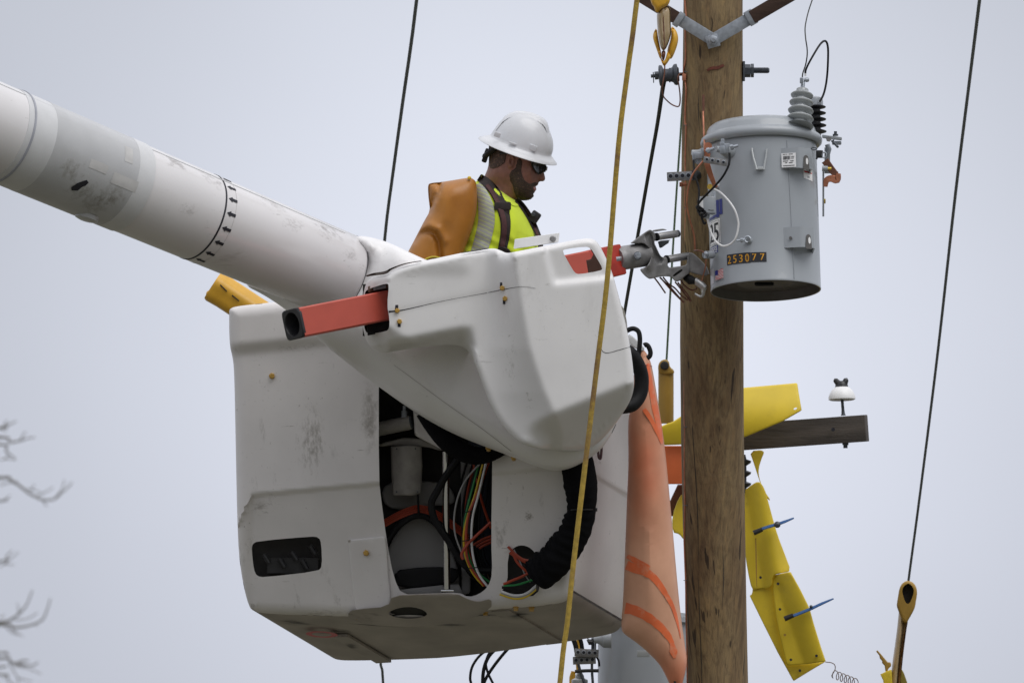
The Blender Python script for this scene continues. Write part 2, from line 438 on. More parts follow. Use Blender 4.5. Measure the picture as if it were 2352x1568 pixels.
M['boom_white'] = add_marks(mat('boom_white', (.66, .645, .645), .24, var=.04, scale=4, coat=.3), (.14, .12, .1), [(30, (1, 1, 1), 0, .68, .76, .35, 2.5), (40, (.1, 1, 1.2), -.4, .66, .72, .4, 4.0), (16, (.05, 1, 1.7), .41, .64, .68, .45, 3.0), (12, (1, 1, 1), 0, .6, .8, .18, 1.5)])
M['bucket_white'] = add_marks(mat('bucket_white', (.70, .675, .66), .45, var=.08, scale=4), (.13, .11, .09), SCUFF)
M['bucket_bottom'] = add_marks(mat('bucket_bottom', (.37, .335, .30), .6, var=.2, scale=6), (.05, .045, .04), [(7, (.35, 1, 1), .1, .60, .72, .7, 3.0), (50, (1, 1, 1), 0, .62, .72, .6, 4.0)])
M['band_grey'] = add_marks(mat('grey_wrap', (.45, .455, .46), .33, var=.08, scale=8, coat=.2), (.12, .11, .08), [(9, (1, 1, .6), .4, .62, .78, .3, 3.0)])
M['band_white'] = mat('white_tape', (.58, .585, .59), .35, var=.04)
M['black'] = mat('black_rubber', (.008, .008, .009), .6, var=.3, spec=.25)
M['cloth'] = mat('black_cloth_sleeve', (.006, .006, .007), .95, var=.3, spec=.1, bump=.3, bscale=90)
M['blackplastic'] = mat('black_plastic', (.02, .02, .022), .38, var=.3)
M['ink'] = mat('black_marking', (.012, .012, .02), .6, var=.2)
M['hollow_shade'] = mat('shaded_hollow', (.02, .019, .018), .8, var=.3)  # near-black colour that paints the shade in hollows, cracks and cavities
M['red'] = add_marks(mat('red_fibreglass', (.46, .078, .05), .4, var=.08, scale=10), (.03, .02, .02), [(45, (1, 1, 1), .2, .66, .74, .7, 6.0)])
M['redsteel'] = add_marks(mat('red_steel', (.42, .035, .02), .4, var=.12, scale=12), (.03, .02, .02), [(30, (1, 1, 1), .2, .60, .68, .8, 9.0)])
M['steel'] = mat('cast_aluminium', (.27, .265, .265), .55, .55, var=.3, scale=30, bump=.35, bscale=180, dark=(.2, .18, .16), dscale=14)
M['roller'] = mat('roller_steel', (.5, .5, .5), .38, .9, var=.12, scale=40, stretch=(.3, 1, 1))
M['galv'] = mat('galvanised_steel', (.36, .39, .43), .48, .6, var=.22, scale=60, dark=(.22, .24, .27), dscale=40)
M['chrome'] = mat('chrome', (.8, .8, .82), .08, 1.0, var=.02)
M['darksteel'] = mat('dark_steel', (.09, .1, .115), .5, .5, var=.25, scale=50)
M['bolt_yellow'] = mat('yellow_bolt', (.5, .3, .06), .45, var=.25, scale=60, dark=(.2, .12, .04), dscale=50)
M['brass'] = mat('brass', (.7, .5, .1), .3, .8, var=.1)
M['copper'] = mat('copper', (.55, .22, .13), .42, .55, var=.3, scale=40, dark=(.2, .08, .05), dscale=60)
M['copper_dark'] = mat('dark_copper', (.2, .09, .06), .5, .5, var=.3, scale=40)
M['tank'] = add_marks(mat('grey_tank_paint', (.305, .328, .350), .33, var=.035, scale=7, coat=.25, bump=.03, bscale=350), (.12, .12, .12), [(70, (1, 1, 1), 0, .70, .76, .4, 5.0)])
M['tank_in'] = mat('tank_underside', (.10, .095, .09), .5, var=.2)
M['porcelain'] = mat('grey_porcelain', (.37, .39, .395), .2, var=.05, coat=.5)
M['white_label'] = mat('white_label', (.80, .80, .80), .4, var=.03)
M['blue_ink'] = mat('blue_print', (.02, .03, .22), .4, var=.08)
M['red_ink'] = mat('red_print', (.5, .03, .04), .4, var=.08)
M['gold_ink'] = mat('gold_digits', (.75, .36, .02), .45, var=.08)
M['decal_black'] = mat('black_decal', (.012, .012, .016), .4, var=.1)
M['white_wire'] = mat('white_wire', (.72, .72, .72), .4, var=.04)
M['skin'] = mat('skin', (.235, .105, .075), .5, var=.14, scale=60, bump=.1, bscale=500)
M['beard'] = mat('brown_beard', (.055, .034, .023), .8, var=.55, scale=220, bump=.6, bscale=500, dark=(.2, .11, .075), dscale=160, dlo=.55, dhi=.7)
M['hair'] = mat('short_hair', (.07, .045, .034), .85, var=.5, scale=260, bump=.4, bscale=600, dark=(.2, .115, .085), dscale=120, dlo=.5, dhi=.68)
M['lip'] = mat('lips', (.42, .16, .13), .45, var=.1)
M['hivis'] = mat('hi_vis_yellow_cloth', (.66, .82, .03), .8, var=.08, scale=14, bump=.35, bscale=26, sheen=.2)
M['reflective'] = mat('reflective_tape', (.33, .34, .31), .5, var=.12, scale=26, bump=.25, bscale=40, stretch=(1, 1, 2))
M['harness'] = mat('harness_webbing', (.026, .018, .017), .8, var=.3, scale=120)
M['harness_red'] = mat('maroon_webbing', (.07, .025, .025), .8, var=.3, scale=120)
M['sleeve'] = mat('amber_rubber', (.42, .17, .022), .42, var=.14, scale=7, bump=.12, bscale=9, dark=(.30, .11, .02), dscale=4, dlo=.5, dhi=.8)
M['glove_edge'] = mat('yellow_rubber_edge', (.55, .45, .03), .5, var=.1)
M['hat'] = add_marks(mat('white_hard_hat', (.62, .63, .65), .3, var=.03, coat=.2), (.3, .27, .24), [(16, (1, 1, 2.2), .5, .62, .68, .6, 9.0), (70, (1, 1, 1), 0, .66, .72, .5, 8.0)])
M['lens'] = mat('dark_lens', (.004, .004, .005), .16, var=.1)
M['trousers'] = mat('dark_trousers', (.03, .035, .05), .85, var=.2)
M['rope'] = mat('mustard_rope', (.42, .285, .045), .75, var=.25, scale=60, bump=.5, bscale=160, dark=(.2, .11, .05), dscale=5, dlo=.53, dhi=.66)
M['cable'] = mat('dark_stranded_cable', (.03, .033, .026), .6, var=.4, scale=140, bump=.6, bscale=200)
M['green_rope'] = mat('green_rope', (.05, .09, .035), .75, var=.4, scale=120)
M['yellow'] = mat('yellow_plastic_cover', (.70, .51, .025), .5, var=.1, scale=8, bump=.06, bscale=14, dark=(.5, .36, .03), dscale=5, dlo=.56, dhi=.78)
M['amber'] = mat('amber_plastic', (.66, .36, .03), .38, var=.12, scale=10, dark=(.4, .2, .04), dscale=14)
M['amber_pale'] = mat('worn_amber_plastic', (.42, .31, .17), .28, var=.25, scale=30, stretch=(1, 1, .25), coat=.3, dark=(.22, .12, .05), dscale=22)
M['orange'] = mat('orange_cover', (.62, .13, .035), .5, var=.1, scale=9)
M['brownamber'] = mat('brown_amber', (.34, .2, .03), .5, var=.15, scale=9)
M['grey_wood'] = mat('weathered_wood', (.075, .062, .052), .85, var=.45, scale=16, stretch=(.15, 1, 1.6), bump=.5, bscale=60)
M['brace_wood'] = mat('brown_brace_wood', (.055, .028, .018), .8, var=.35, scale=20, stretch=(.3, 1, 1.5), bump=.3, bscale=60)
M['blue'] = mat('blue_strap', (.02, .09, .26), .55, var=.2, scale=40)
M['bark'] = mat('grey_bark', (.22, .21, .195), .9, var=.3, scale=30, bump=.5, bscale=50)
M['green_w'] = mat('green_hose', (.02, .22, .06), .4, var=.1)
M['yellow_w'] = mat('yellow_hose', (.6, .42, .02), .4, var=.1)
M['orange_w'] = mat('orange_hose', (.36, .045, .015), .4, var=.12)
M['grey_w'] = mat('grey_hose', (.3, .3, .3), .4, var=.1)
M['ground'] = mat('dry_grass_ground', (.098, .084, .076), .95, var=.35, scale=.35, bump=.4, bscale=3, dark=(.09, .10, .045), dscale=.12, dlo=.45, dhi=.6)

def wood_pole():
    m = bpy.data.materials.new('treated_pine'); m.use_nodes = True; nt = m.node_tree; b = nt.nodes['Principled BSDF']
    b.inputs['Roughness'].default_value = .82
    tc = nt.nodes.new('ShaderNodeTexCoord')
    def noise(sc, st, det, ro, dist=0):
        mp = nt.nodes.new('ShaderNodeMapping'); nt.links.new(tc.outputs['Object'], mp.inputs[0]); mp.inputs['Scale'].default_value = st
        n = nt.nodes.new('ShaderNodeTexNoise'); n.inputs['Scale'].default_value = sc; n.inputs['Detail'].default_value = det; n.inputs['Roughness'].default_value = ro
        n.inputs['Distortion'].default_value = dist
        nt.links.new(mp.outputs[0], n.inputs['Vector']); return n
    def ramp(src, stops):
        r = nt.nodes.new('ShaderNodeValToRGB'); nt.links.new(src, r.inputs[0]); e = r.color_ramp.elements
        e[0].position, e[0].color = stops[0][0], (*stops[0][1], 1); e[1].position, e[1].color = stops[-1][0], (*stops[-1][1], 1)
        for p, c in stops[1:-1]: q = e.new(p); q.color = (*c, 1)
        return r.outputs[0]
    def mixc(f, a, bb, mode='MIX'):
        x = nt.nodes.new('ShaderNodeMixRGB'); x.blend_type = mode
        if isinstance(f, float): x.inputs[0].default_value = f
        else: nt.links.new(f, x.inputs[0])
        nt.links.new(a, x.inputs[1]); nt.links.new(bb, x.inputs[2]); return x.outputs[0]
    patch = noise(4.6, (2.0, 2.0, .22), 6, .6, .5)
    base = ramp(patch.outputs['Fac'], [(.32, (.14, .088, .044)), (.45, (.19, .126, .060)), (.56, (.225, .158, .078)), (.70, (.28, .195, .088))])
    grain = noise(30, (2.6, 2.6, .07), 8, .74, .6)
    gcol = ramp(grain.outputs['Fac'], [(.36, (.34, .30, .28)), (.52, (.95, .95, .95)), (.66, (1.25, 1.18, 1.05))])
    c1 = mixc(.75, base, gcol, 'MULTIPLY')
    knot = noise(2.4, (1, 1, .55), 2, .4, 2.6)
    wv = nt.nodes.new('ShaderNodeMath'); wv.operation = 'MULTIPLY'; wv.inputs[1].default_value = 46; nt.links.new(knot.outputs['Fac'], wv.inputs[0])
    sn = nt.nodes.new('ShaderNodeMath'); sn.operation = 'SINE'; nt.links.new(wv.outputs[0], sn.inputs[0])
    rings = ramp(sn.outputs[0], [(.0, (1, 1, 1)), (.75, (.96, .95, .93)), (.98, (.66, .6, .55))])
    c2 = mixc(.28, c1, rings, 'MULTIPLY')
    crack = noise(7, (6, 6, .05), 2, .4, .15)
    cr = ramp(crack.outputs['Fac'], [(.30, (.12, .10, .09)), (.325, (1, 1, 1))])
    c3 = mixc(.85, c2, cr, 'MULTIPLY')
    nt.links.new(c3, b.inputs['Base Color'])
    bp = nt.nodes.new('ShaderNodeBump'); bp.inputs['Strength'].default_value = .45; bp.inputs['Distance'].default_value = .006
    nt.links.new(grain.outputs['Fac'], bp.inputs['Height']); nt.links.new(bp.outputs[0], b.inputs['Normal'])
    return m
M['pole'] = wood_pole()

def reflective():
    m = M['reflective']; nt = m.node_tree; b = nt.nodes['Principled BSDF']; last = b.inputs['Base Color'].links[0].from_socket
    tc = nt.nodes.new('ShaderNodeTexCoord'); mp = nt.nodes.new('ShaderNodeMapping'); mp.inputs['Rotation'].default_value = (0, R(62), 0); nt.links.new(tc.outputs['Object'], mp.inputs[0])
    wv = nt.nodes.new('ShaderNodeTexWave'); wv.inputs['Scale'].default_value = 22; wv.inputs['Distortion'].default_value = .6; nt.links.new(mp.outputs[0], wv.inputs['Vector'])
    mr = nt.nodes.new('ShaderNodeMapRange'); mr.inputs['From Min'].default_value = .86; mr.inputs['From Max'].default_value = .98; mr.inputs['To Max'].default_value = .55; nt.links.new(wv.outputs['Fac'], mr.inputs['Value'])
    mx = nt.nodes.new('ShaderNodeMixRGB'); nt.links.new(mr.outputs[0], mx.inputs[0]); nt.links.new(last, mx.inputs[1]); mx.inputs[2].default_value = (.6, .7, .08, 1); nt.links.new(mx.outputs[0], b.inputs['Base Color'])
reflective()
def painted(name, rough, var=.1):
    """colour markings stored on the mesh (printed or moulded pattern of the thing)"""
    m = bpy.data.materials.new(name); m.use_nodes = True; nt = m.node_tree; b = nt.nodes['Principled BSDF']
    b.inputs['Roughness'].default_value = rough
    a = nt.nodes.new('ShaderNodeAttribute'); a.attribute_name = 'paint'
    tc = nt.nodes.new('ShaderNodeTexCoord'); n = nt.nodes.new('ShaderNodeTexNoise'); n.inputs['Scale'].default_value = 9; n.inputs['Detail'].default_value = 7
    nt.links.new(tc.outputs['Object'], n.inputs['Vector'])
    r = nt.nodes.new('ShaderNodeValToRGB'); nt.links.new(n.outputs['Fac'], r.inputs[0])
    r.color_ramp.elements[0].position = .3; r.color_ramp.elements[0].color = (1 - var, 1 - var * 1.2, 1 - var * 1.3, 1); r.color_ramp.elements[1].position = .7
    mx = nt.nodes.new('ShaderNodeMixRGB'); mx.blend_type = 'MULTIPLY'; mx.inputs[0].default_value = 1
    nt.links.new(a.outputs['Color'], mx.inputs[1]); nt.links.new(r.outputs[0], mx.inputs[2]); nt.links.new(mx.outputs[0], b.inputs['Base Color'])
    return m
M['blanket'] = painted('orange_rubber_sheet', .42, .16)

def lin(x0, y0, k):
    return lambda x, y: (x0 + x * k, y0 + y * k)
C2 = lin(1033.6, 218.2, .18311); C3 = lin(1406.8, 499.6, .12817); C4 = lin(1550.4, 229.7, .18311); C5 = lin(1470, 0, .16848)
C6 = lin(1751.4, 57.4, .19046); C7 = lin(1579.1, 401.95, .16839); C8 = lin(1665.2, 1091, .30422); C9 = lin(1952.3, 1263.3, .19448)
C10 = lin(1493, 803.9, .24424); C11 = lin(832.6, 861.3, .34784); C12 = lin(1033.6, 1378.1, .24414); C13 = lin(0, 918.7, .41385)
C14 = lin(488.1, 1091, .28093); C15 = lin(0, 114.8, .29297); C16 = lin(631.6, 516.8, .36617); C17 = lin(459.4, 516.8, .26855)
C18 = lin(976.2, 516.8, .26855); C19 = lin(1378.1, 0, .24424); C20 = lin(1406.8, 459.4, .24424)
def seq(C, pts, z=0.0):
    """list of (x, y[, z]) in one frame -> world points"""
    o = []
    for p in pts:
        x, y = C(p[0], p[1]); o.append(P(x, y, p[2] if len(p) > 2 else z))
    return o
def pic(C, pts): return [C(*p) for p in pts]

# ================================================================== ground
gv = MB(); G = 3000.0; NG = 24
gv.add([(-G + 2 * G * i / NG, -G + 2 * G * j / NG, 0) for j in range(NG + 1) for i in range(NG + 1)],
       [[j * (NG + 1) + i, j * (NG + 1) + i + 1, (j + 1) * (NG + 1) + i + 1, (j + 1) * (NG + 1) + i] for j in range(NG) for i in range(NG)])
struct(gv.build('ground', M['ground'], loc=(0, 0, 0)))

# ================================================================== main utility pole
ZP = -.50
def pole_mesh(rows, ztop, name, m, parent, n=40, zdep=ZP):
    mb = MB(); rings = []
    pts = []
    for y, xc, rad in rows: pts.append((P(xc, y, zdep), rad / PX))
    pts.sort(key=lambda q: q[0].z)
    lo, hi = pts[0], pts[-1]
    pts = [(Vector((lo[0].x - .05, lo[0].y, -1.2)), lo[1] * 1.12)] + [(Vector((lo[0].x - .03, lo[0].y, lo[0].z * .5)), lo[1] * 1.06)] + pts + [(Vector((hi[0].x, hi[0].y, hi[0].z + ztop)), hi[1] * .96)]
    y0 = pts[2][0].y
    rnd = random.Random(3)
    dense = []
    for (a, ra), (b, rb) in zip(pts[:-1], pts[1:]):
        k = max(1, int((b - a).length / .12))
        for q in range(k): t = q / k; dense.append((a.lerp(b, t), ra + (rb - ra) * t))
    dense.append(pts[-1])
    ph = [rnd.uniform(0, 6.28) for _ in range(8)]
    for c, r_ in dense:
        ring = []
        for j in range(n):
            a = 2 * math.pi * j / n
            rr = r_ * (1 + .008 * math.sin(3 * a + ph[0] + c.z * .8) + .006 * math.sin(5 * a + ph[1] - c.z * 1.7) + .004 * math.sin(2 * a + c.z * 5 + ph[2]))
            ring.append(Vector((c.x + rr * math.cos(a), c.y + rr * math.sin(a), c.z)))
        rings.append(ring)
    mb.rings(rings, True)
    return mb.build(name, m, parent)
pole_base = P(1642, 784, ZP); pole_base = Vector((pole_base.x, pole_base.y, 0))
pole = thing('utility_pole', 'thick brown wooden pole with grain and cracks behind the grey transformer', 'utility pole', pole_base)
pole_mesh([(0, 1638, 69), (250, 1637, 70.5), (520, 1636, 72.5), (784, 1635.5, 74), (1000, 1637, 73), (1200, 1640, 72), (1400, 1645, 70.5), (1568, 1649, 70)], 2.2, 'pole_shaft', M['pole'], pole)
def polez(x, y, off=.004):
    rr = 71.5; xc = 1638 + (max(0, y - 900) / 668) ** 2 * 11
    t = max(-1, min(1, (x - xc) / rr))
    return ZP + .121 * math.sqrt(max(0, 1 - t * t)) + off
# stapled copper ground wire
gw = MB(); path = [(1572.5, -60), (1573, 0), (1576, 40), (1574, 70), (1574.5, 135), (1570, 160), (1572, 180), (1575.5, 205), (1574, 250), (1573.5, 285), (1575.5, 290), (1574, 360), (1574.5, 420), (1573, 470), (1575, 480), (1573.5, 560), (1573, 700), (1572, 790), (1574, 800), (1572, 900), (1572, 970), (1573, 983), (1572, 1070), (1573, 1155), (1572, 1250), (1575, 1330), (1576, 1420), (1578, 1500), (1579, 1600), (1580, 1700)]
gw.tube([P(x, y, polez(x, y, .003)) for x, y in path], 1.9 / PX, 8, sub=3)
gwo = gw.build('ground_wire', M['copper'], pole)
st = MB()
for yy in (165, 288, 478, 798, 980, 1160, 1332):
    xx = 1574.5; st.box(P(xx, yy, polez(xx, yy, .007)), RGT * .006, UPV * .0016, FWD * .004)
for k, yy in enumerate((165, 288, 478, 798, 980, 1160, 1332)):
    s1 = MB(); s1.tube([P(1570.5, yy, polez(1570.5, yy, .001)), P(1572.5, yy, polez(1573, yy, .008)), P(1577, yy, polez(1577, yy, .008)), P(1579, yy, polez(1579, yy, .001))], .0014, 6); s1.build('wire_staple', M['darksteel'], gwo)
for k_, pth_ in enumerate(([(1586, 905), (1589, 960), (1594, 1040), (1600, 1130), (1603, 1206), (1604, 1290)], [(1604, 1330), (1607, 1420), (1611, 1520), (1612, 1600)], [(1668, 640 + 70), (1670, 800), (1667, 880)], [(1660, 1250), (1662, 1330), (1659, 1400)], [(1606, 300), (1604, 250), (1605, 215)])):
    ck = MB(); ribbon(ck, pth_, [.6] + [1.7] * (len(pth_) - 2) + [.5], lambda x, y: polez(x, y, .0012), 0, 3); ck.build('drying_crack', M['hollow_shade'], pole)
# reddish paint dash low on the pole top
pm = MB(); ribbon(pm, [(1624, 162), (1635, 157), (1648, 156), (1663, 150)], [5, 7, 8, 6], lambda x, y: polez(x, y, .0005), .001, 4); pm.build('paint_mark', mat('red_brown_paint', (.13, .035, .02), .8, var=.4, scale=90), pole)

# old pole right behind, with the weathered crossarm
ZO = -2.1
ob = P(1640, 784, ZO)
old = thing('utility_pole', 'old wooden pole standing hidden directly behind the thick brown pole', 'utility pole', (ob.x, ob.y, 0))
pole_mesh([(800, 1640, 52), (1200, 1642, 54), (1568, 1645, 55)], -.02, 'pole_shaft', M['grey_wood'], old, 24, ZO)

# ================================================================== crossarm brace on the main pole
bz = polez(1638, 92, 0) + .012
brace = thing('crossarm_brace', 'V-shaped brace of dark wood in galvanised brackets bolted across the pole', 'brace', P(1638, 92, bz))
def bar2(mb, p0, p1, w, t, z0, z1, bev=.002):
    a = P(*p0, z0); b = P(*p1, z1); ax = (b - a) / 2; c = (a + b) / 2
    n = ax.normalized(); side = FWD.cross(n).normalized(); dep = n.cross(side).normalized()
    mb.box(c, ax, side * w / 2, dep * t / 2, bev)
b1 = MB(); bar2(b1, (1638, 92), (1548, 37), .049, .008, bz, bz + .006); b1.build('bracket_arm', M['galv'], brace)
b2 = MB(); bar2(b2, (1633, 95), (1722, 43), .049, .008, bz + .012, bz + .012); b2.build('bracket_arm', M['galv'], brace)
for (p, q, k) in (((1565, 49), (1553, 41), 0), ((1716, 46), (1733, 36), 1)):
    c_ = MB(); bar2(c_, ((p[0] * 1.0), p[1]), q, .062, .03, bz + .014, bz + .014, .003); c_.build('socket', M['galv'], brace)
w1 = MB(); bar2(w1, (1553, 41), (1400, -53), .05, .034, bz + .012, bz + .04, .003); w1.build('wooden_strut', M['brace_wood'], brace)
w2 = MB(); bar2(w2, (1727, 40), (1900, -60), .054, .034, bz + .014, bz + .04, .003); w2.build('wooden_strut', M['brace_wood'], brace)
bt = MB(); c = P(1638, 93, bz)
toc = -FWD
bt.box(P(1637, 95, bz + .02), (RGT + UPV * .3).normalized() * .025, (UPV - RGT * .3).normalized() * .025, FWD * .003, .001)
bt.lathe(P(1638, 93, bz + .022), toc, [(.020, 0), (.020, .016), (.016, .018)], 6); bt.lathe(P(1638, 93, bz + .03), toc, [(.0105, 0), (.0105, .04), (.008, .044)], 14)
bt.build('bolt', M['galv'], brace)

# ================================================================== spool insulator and stud bolt through the pole
ZS = ZP
spool = thing('spool_insulator', 'dark ribbed spool insulator on a bolt left of the pole, under the amber clamp', 'insulator', P(*C5(400, 1030), ZS))
p0 = P(*C5(262, 1035), ZS); ax = (P(*C5(540, 1015), ZS) - p0).normalized(); k = .16848 / PX
s1 = MB(); s1.lathe(p0, ax, [(90 * k, -8 * k), (138 * k, 0), (146 * k, 15 * k), (140 * k, 45 * k), (95 * k, 62 * k), (88 * k, 95 * k), (88 * k, 130 * k), (92 * k, 150 * k), (105 * k, 185 * k), (140 * k, 205 * k), (148 * k, 230 * k), (146 * k, 252 * k), (105 * k, 258 * k), (90 * k, 275 * k)], 32)
so = s1.build('spool_body', M['darksteel'], spool)
s2 = MB(); s2.cyl(P(*C5(148, 1040), ZS), P(*C5(640, 1008), ZS), 24 * k, n=12); s2.build('bolt_rod', M['darksteel'], spool)
s2 = MB(); s2.lathe(P(*C5(200, 1034), ZS), ax, [(56 * k, 0), (56 * k, 52 * k)], 6); s2.build('nut', M['darksteel'], spool)
s2 = MB(); s2.tube(seq(C5, [(180, 985), (184, 1060), (186, 1132)], ZS + .012), 7 * k, 6); s2.build('cotter_pin', M['darksteel'], spool)
s3 = MB(); s3.tube(seq(C5, [(405, 935, ZS + .01), (412, 990, ZS + .022), (412, 1060, ZS + .022), (406, 1120, ZS + .01)]), 12 * k, 8, sub=3); s3.build('tie_wire', M['darksteel'], spool)
stud = thing('stud_bolt', 'dark threaded bolt with nuts sticking out of the pole opposite the spool', 'bolt', P(1720, 161, ZP))
q = MB(); q.box(P(1708.5, 164, ZP), RGT * .004, UPV * .039, FWD * .04, .001); q.build('washer_plate', M['darksteel'], stud)
q = MB(); q.lathe(P(1711, 163, ZP), RGT, [(.026, 0), (.026, .022)], 6); q.build('nut', M['darksteel'], stud)
q = MB(); q.lathe(P(1724.5, 162.5, ZP), RGT, [(.027, 0), (.027, .012)], 6); q.build('nut', M['darksteel'], stud)
q = MB(); prof = []
for i in range(36): prof.append((.0105 if i % 2 else .0124, i * .0021))
prof.append((.008, .078)); q.lathe(P(1722, 162, ZP), RGT, prof, 12); q.build('threaded_rod', M['darksteel'], stud)
# copper lead looping from the clamp to the ground wire
lead = MB(); lead.tube(seq(C5, [(338, 880, ZS + .1), (334, 1000, ZS + .1), (315, 1120, ZS + .1), (303, 1200, ZS + .09), (318, 1310, ZS + .06), (370, 1375, ZS + .04), (440, 1430, ZS + .03), (520, 1455, ZS + .03), (545, 1400, ZS + .03), (545, 1290, ZS + .04), (530, 1160, ZS + .06), (515, 1070, ZS + .07), (535, 1015, ZS + .06), (575, 1010, ZS + .05), (600, 1060, ZS + .05)]), 9.5 * k, 8, sub=4)
lo = lead.build('copper_lead', M['copper_dark']); tag(lo, 'thin copper wire looping from the amber clamp under the spool to the pole', 'wire')
q = MB(); q.box(P(*C5(602, 1055), ZS + .055), RGT * 28 * k, UPV * 48 * k, FWD * .012, .003); q.build('crimp', M['copper'], lo)

# amber clamp-on line cover hanging from above
ZC = -.15
cov = thing('line_cover', 'amber plastic clamp with a worn pale stem hanging above the spool insulator', 'line cover', P(1528, 60, ZC))
def puff(C, outline, R_, w, z, res=4, zs=6, extra=None, sm=2):
    base = (lambda x, y: z + extra(x, y)) if extra else z
    return Sheet(pic(C, outline), R_ , base, 'puff', w, res=res, zsmooth=zs, smooth_outline=sm)
for wing in ([(228, 378), (196, 420), (176, 475), (176, 535), (240, 715), (272, 812), (300, 800), (285, 700), (248, 520)], [(420, 352), (470, 385), (512, 455), (525, 545), (500, 650), (440, 800), (400, 815), (360, 700), (425, 520)]):
    m_ = MB(); puff(C5, wing, 9, .045, ZC - .02).emit(m_, 'mirror', zc=ZC - .02); m_.build('clamp_jaw', M['amber'], cov)
m_ = MB(); puff(C5, [(243, 690), (275, 690), (300, 830), (340, 835), (375, 695), (405, 700), (432, 772), (345, 905), (312, 905)], 6, .03, ZC + .012).emit(m_, 'mirror', zc=ZC + .012); m_.build('nose_piece', M['amber'], cov)
m_ = MB(); puff(C5, [(286, 690), (358, 690), (330, 835), (303, 830)], 5, .012, ZC + .02, 3).emit(m_, 'mirror', zc=ZC + .02); sp_ = m_.build('spring', M['copper_dark'], cov)
m_ = MB(); puff(C5, [(228, 150), (418, 40), (418, 340), (432, 470), (352, 692), (288, 692), (245, 480), (230, 300)], 11, .05, ZC + .02, extra=lambda x, y: -.022 * sstep(1521, 1527, x)).emit(m_, 'mirror', zc=ZC + .02); m_.build('stem', M['amber_pale'], cov)
m_ = MB(); puff(C5, [(300, 150), (320, 150), (345, 690), (330, 690)], 2.2, .012, ZC + .062, 3).emit(m_, 'mirror', zc=ZC + .06); m_.build('stem_rib', M['copper_dark'], cov)
m_ = MB(); puff(C5, [(130, -120), (140, 10), (165, 75), (190, 90), (206, 165), (236, 182), (270, 160), (280, 130), (345, 95), (392, 70), (416, -10), (420, -120)], 8, .04, ZC + .045).emit(m_, 'mirror', zc=ZC + .045); m_.build('upper_jaw', M['amber'], cov)
m_ = MB(); puff(C5, [(225, 5), (285, 0), (275, 45), (235, 45)], 4, .015, ZC + .08, 3).emit(m_, 'mirror', zc=ZC + .075); m_.build('spring', M['copper_dark'], cov)

# ================================================================== transformer
ZT = -.12
TW = ROLL @ Vector((0, 0, 1)); TOC = Vector((0, -1, 0)); TR = 127 / PX
TB = P(1759, 668, ZT)
ST, CT = math.sin(THETA), math.cos(THETA)
def T(phi, h, r=TR): return TB + TW * h + (RGT * math.sin(phi) + TOC * math.cos(phi)) * r
def TS(x, y):
    xc = 1759 + (668 - y) * .0262
    ph = math.asin(max(-.999, min(.999, (x - xc) / 127)))
    return ph, ((668 - y) / PX - TR * math.cos(ph) * ST) / CT
def TP(C, x, y, r=0.0):
    ph, h = TS(*C(x, y)); return T(ph, h, TR + r)
def trad(C, x, y):
    ph, _ = TS(*C(x, y)); return RGT * math.sin(ph) + TOC * math.cos(ph)
tr = thing('transformer', 'grey cylindrical pole transformer with ribbed bushing and yellow number 253077', 'transformer', TB)
H = .590
q = MB(); q.lathe(TB, TW, [(TR * .0 + .001, .035), (.10, .035), (.112, .030), (.12, .035), (TR - .012, .035), (TR - .006, .012), (TR - .004, .001)], 72, True, False); q.build('tank_underside', M['tank_in'], tr)
q = MB(); q.lathe(TB, TW, [(TR - .004, .001), (TR, 0), (TR + .0012, .004), (TR, .008), (TR, .2), (TR, .4), (TR, H)], 96, False, False)
tank = q.build('tank', M['tank'], tr)
q = MB(); q.tube([T(R(-8) + .3 * math.sin(a), .03 + 0 * a, .05) - TW * .012 + RGT * .028 * math.cos(a) - TW * .0 + FWD * .02 * math.sin(a) for a in [i * .63 for i in range(11)]], .008, 8); q.build('drain_ring', M['black'], tr)
q = MB(); q.lathe(TB, TW, [(TR, H - .012), (.228, H - .014), (.237, H - .006), (.240, H + .006), (.236, H + .019), (.226, H + .027), (.220, H + .030), (.217, H + .036), (.213, H + .05), (.205, H + .064), (.192, H + .073), (.172, H + .078), (.15, H + .080), (.12, H + .088), (.05, H + .094), (.001, H + .095)], 96, False, True); lid = q.build('lid', M['tank'], tr)
# vertical weld seam
q = MB(); q.tube([TP(C20, 1708, 0 - 560, .001), TP(C20, 1708, 0, .001), TP(C20, 1703, 740, .001)], .0022, 6); q.build('weld_seam', M['tank'], tr)
# primary bushing
bb = P(*C6(448, 1190), ZT + .03); bax = (P(*C6(483, 770), ZT + .03 - .06) - bb).normalized()
k6 = .19046 / PX
prof = [(170 * k6, -30 * k6), (100 * k6, 0), (88 * k6, 22 * k6)]
for i, (hh, rr) in enumerate(((68, 164), (172, 156), (278, 147), (376, 138))):
    core = 80 - i * 2
    prof += [(core * k6, (hh - 30) * k6), ((core + 8) * k6, (hh - 24) * k6), ((rr - 26) * k6, (hh - 21) * k6), ((rr - 6) * k6, (hh - 12) * k6), (rr * k6, hh * k6), ((rr - 7) * k6, (hh + 11) * k6), ((rr - 28) * k6, (hh + 18) * k6), ((core + 6) * k6, (hh + 22) * k6), (core * k6, (hh + 28) * k6)]
prof += [(76 * k6, 420 * k6)]
q = MB(); q.lathe(bb, bax, prof, 40); bush = q.build('bushing', M['porcelain'], tr)
q = MB(); q.lathe(bb + bax * 418 * k6, bax, [(70 * k6, 0), (74 * k6, 4 * k6), (74 * k6, 34 * k6), (68 * k6, 40 * k6)], 28); q.build('cap', M['porcelain'], bush)
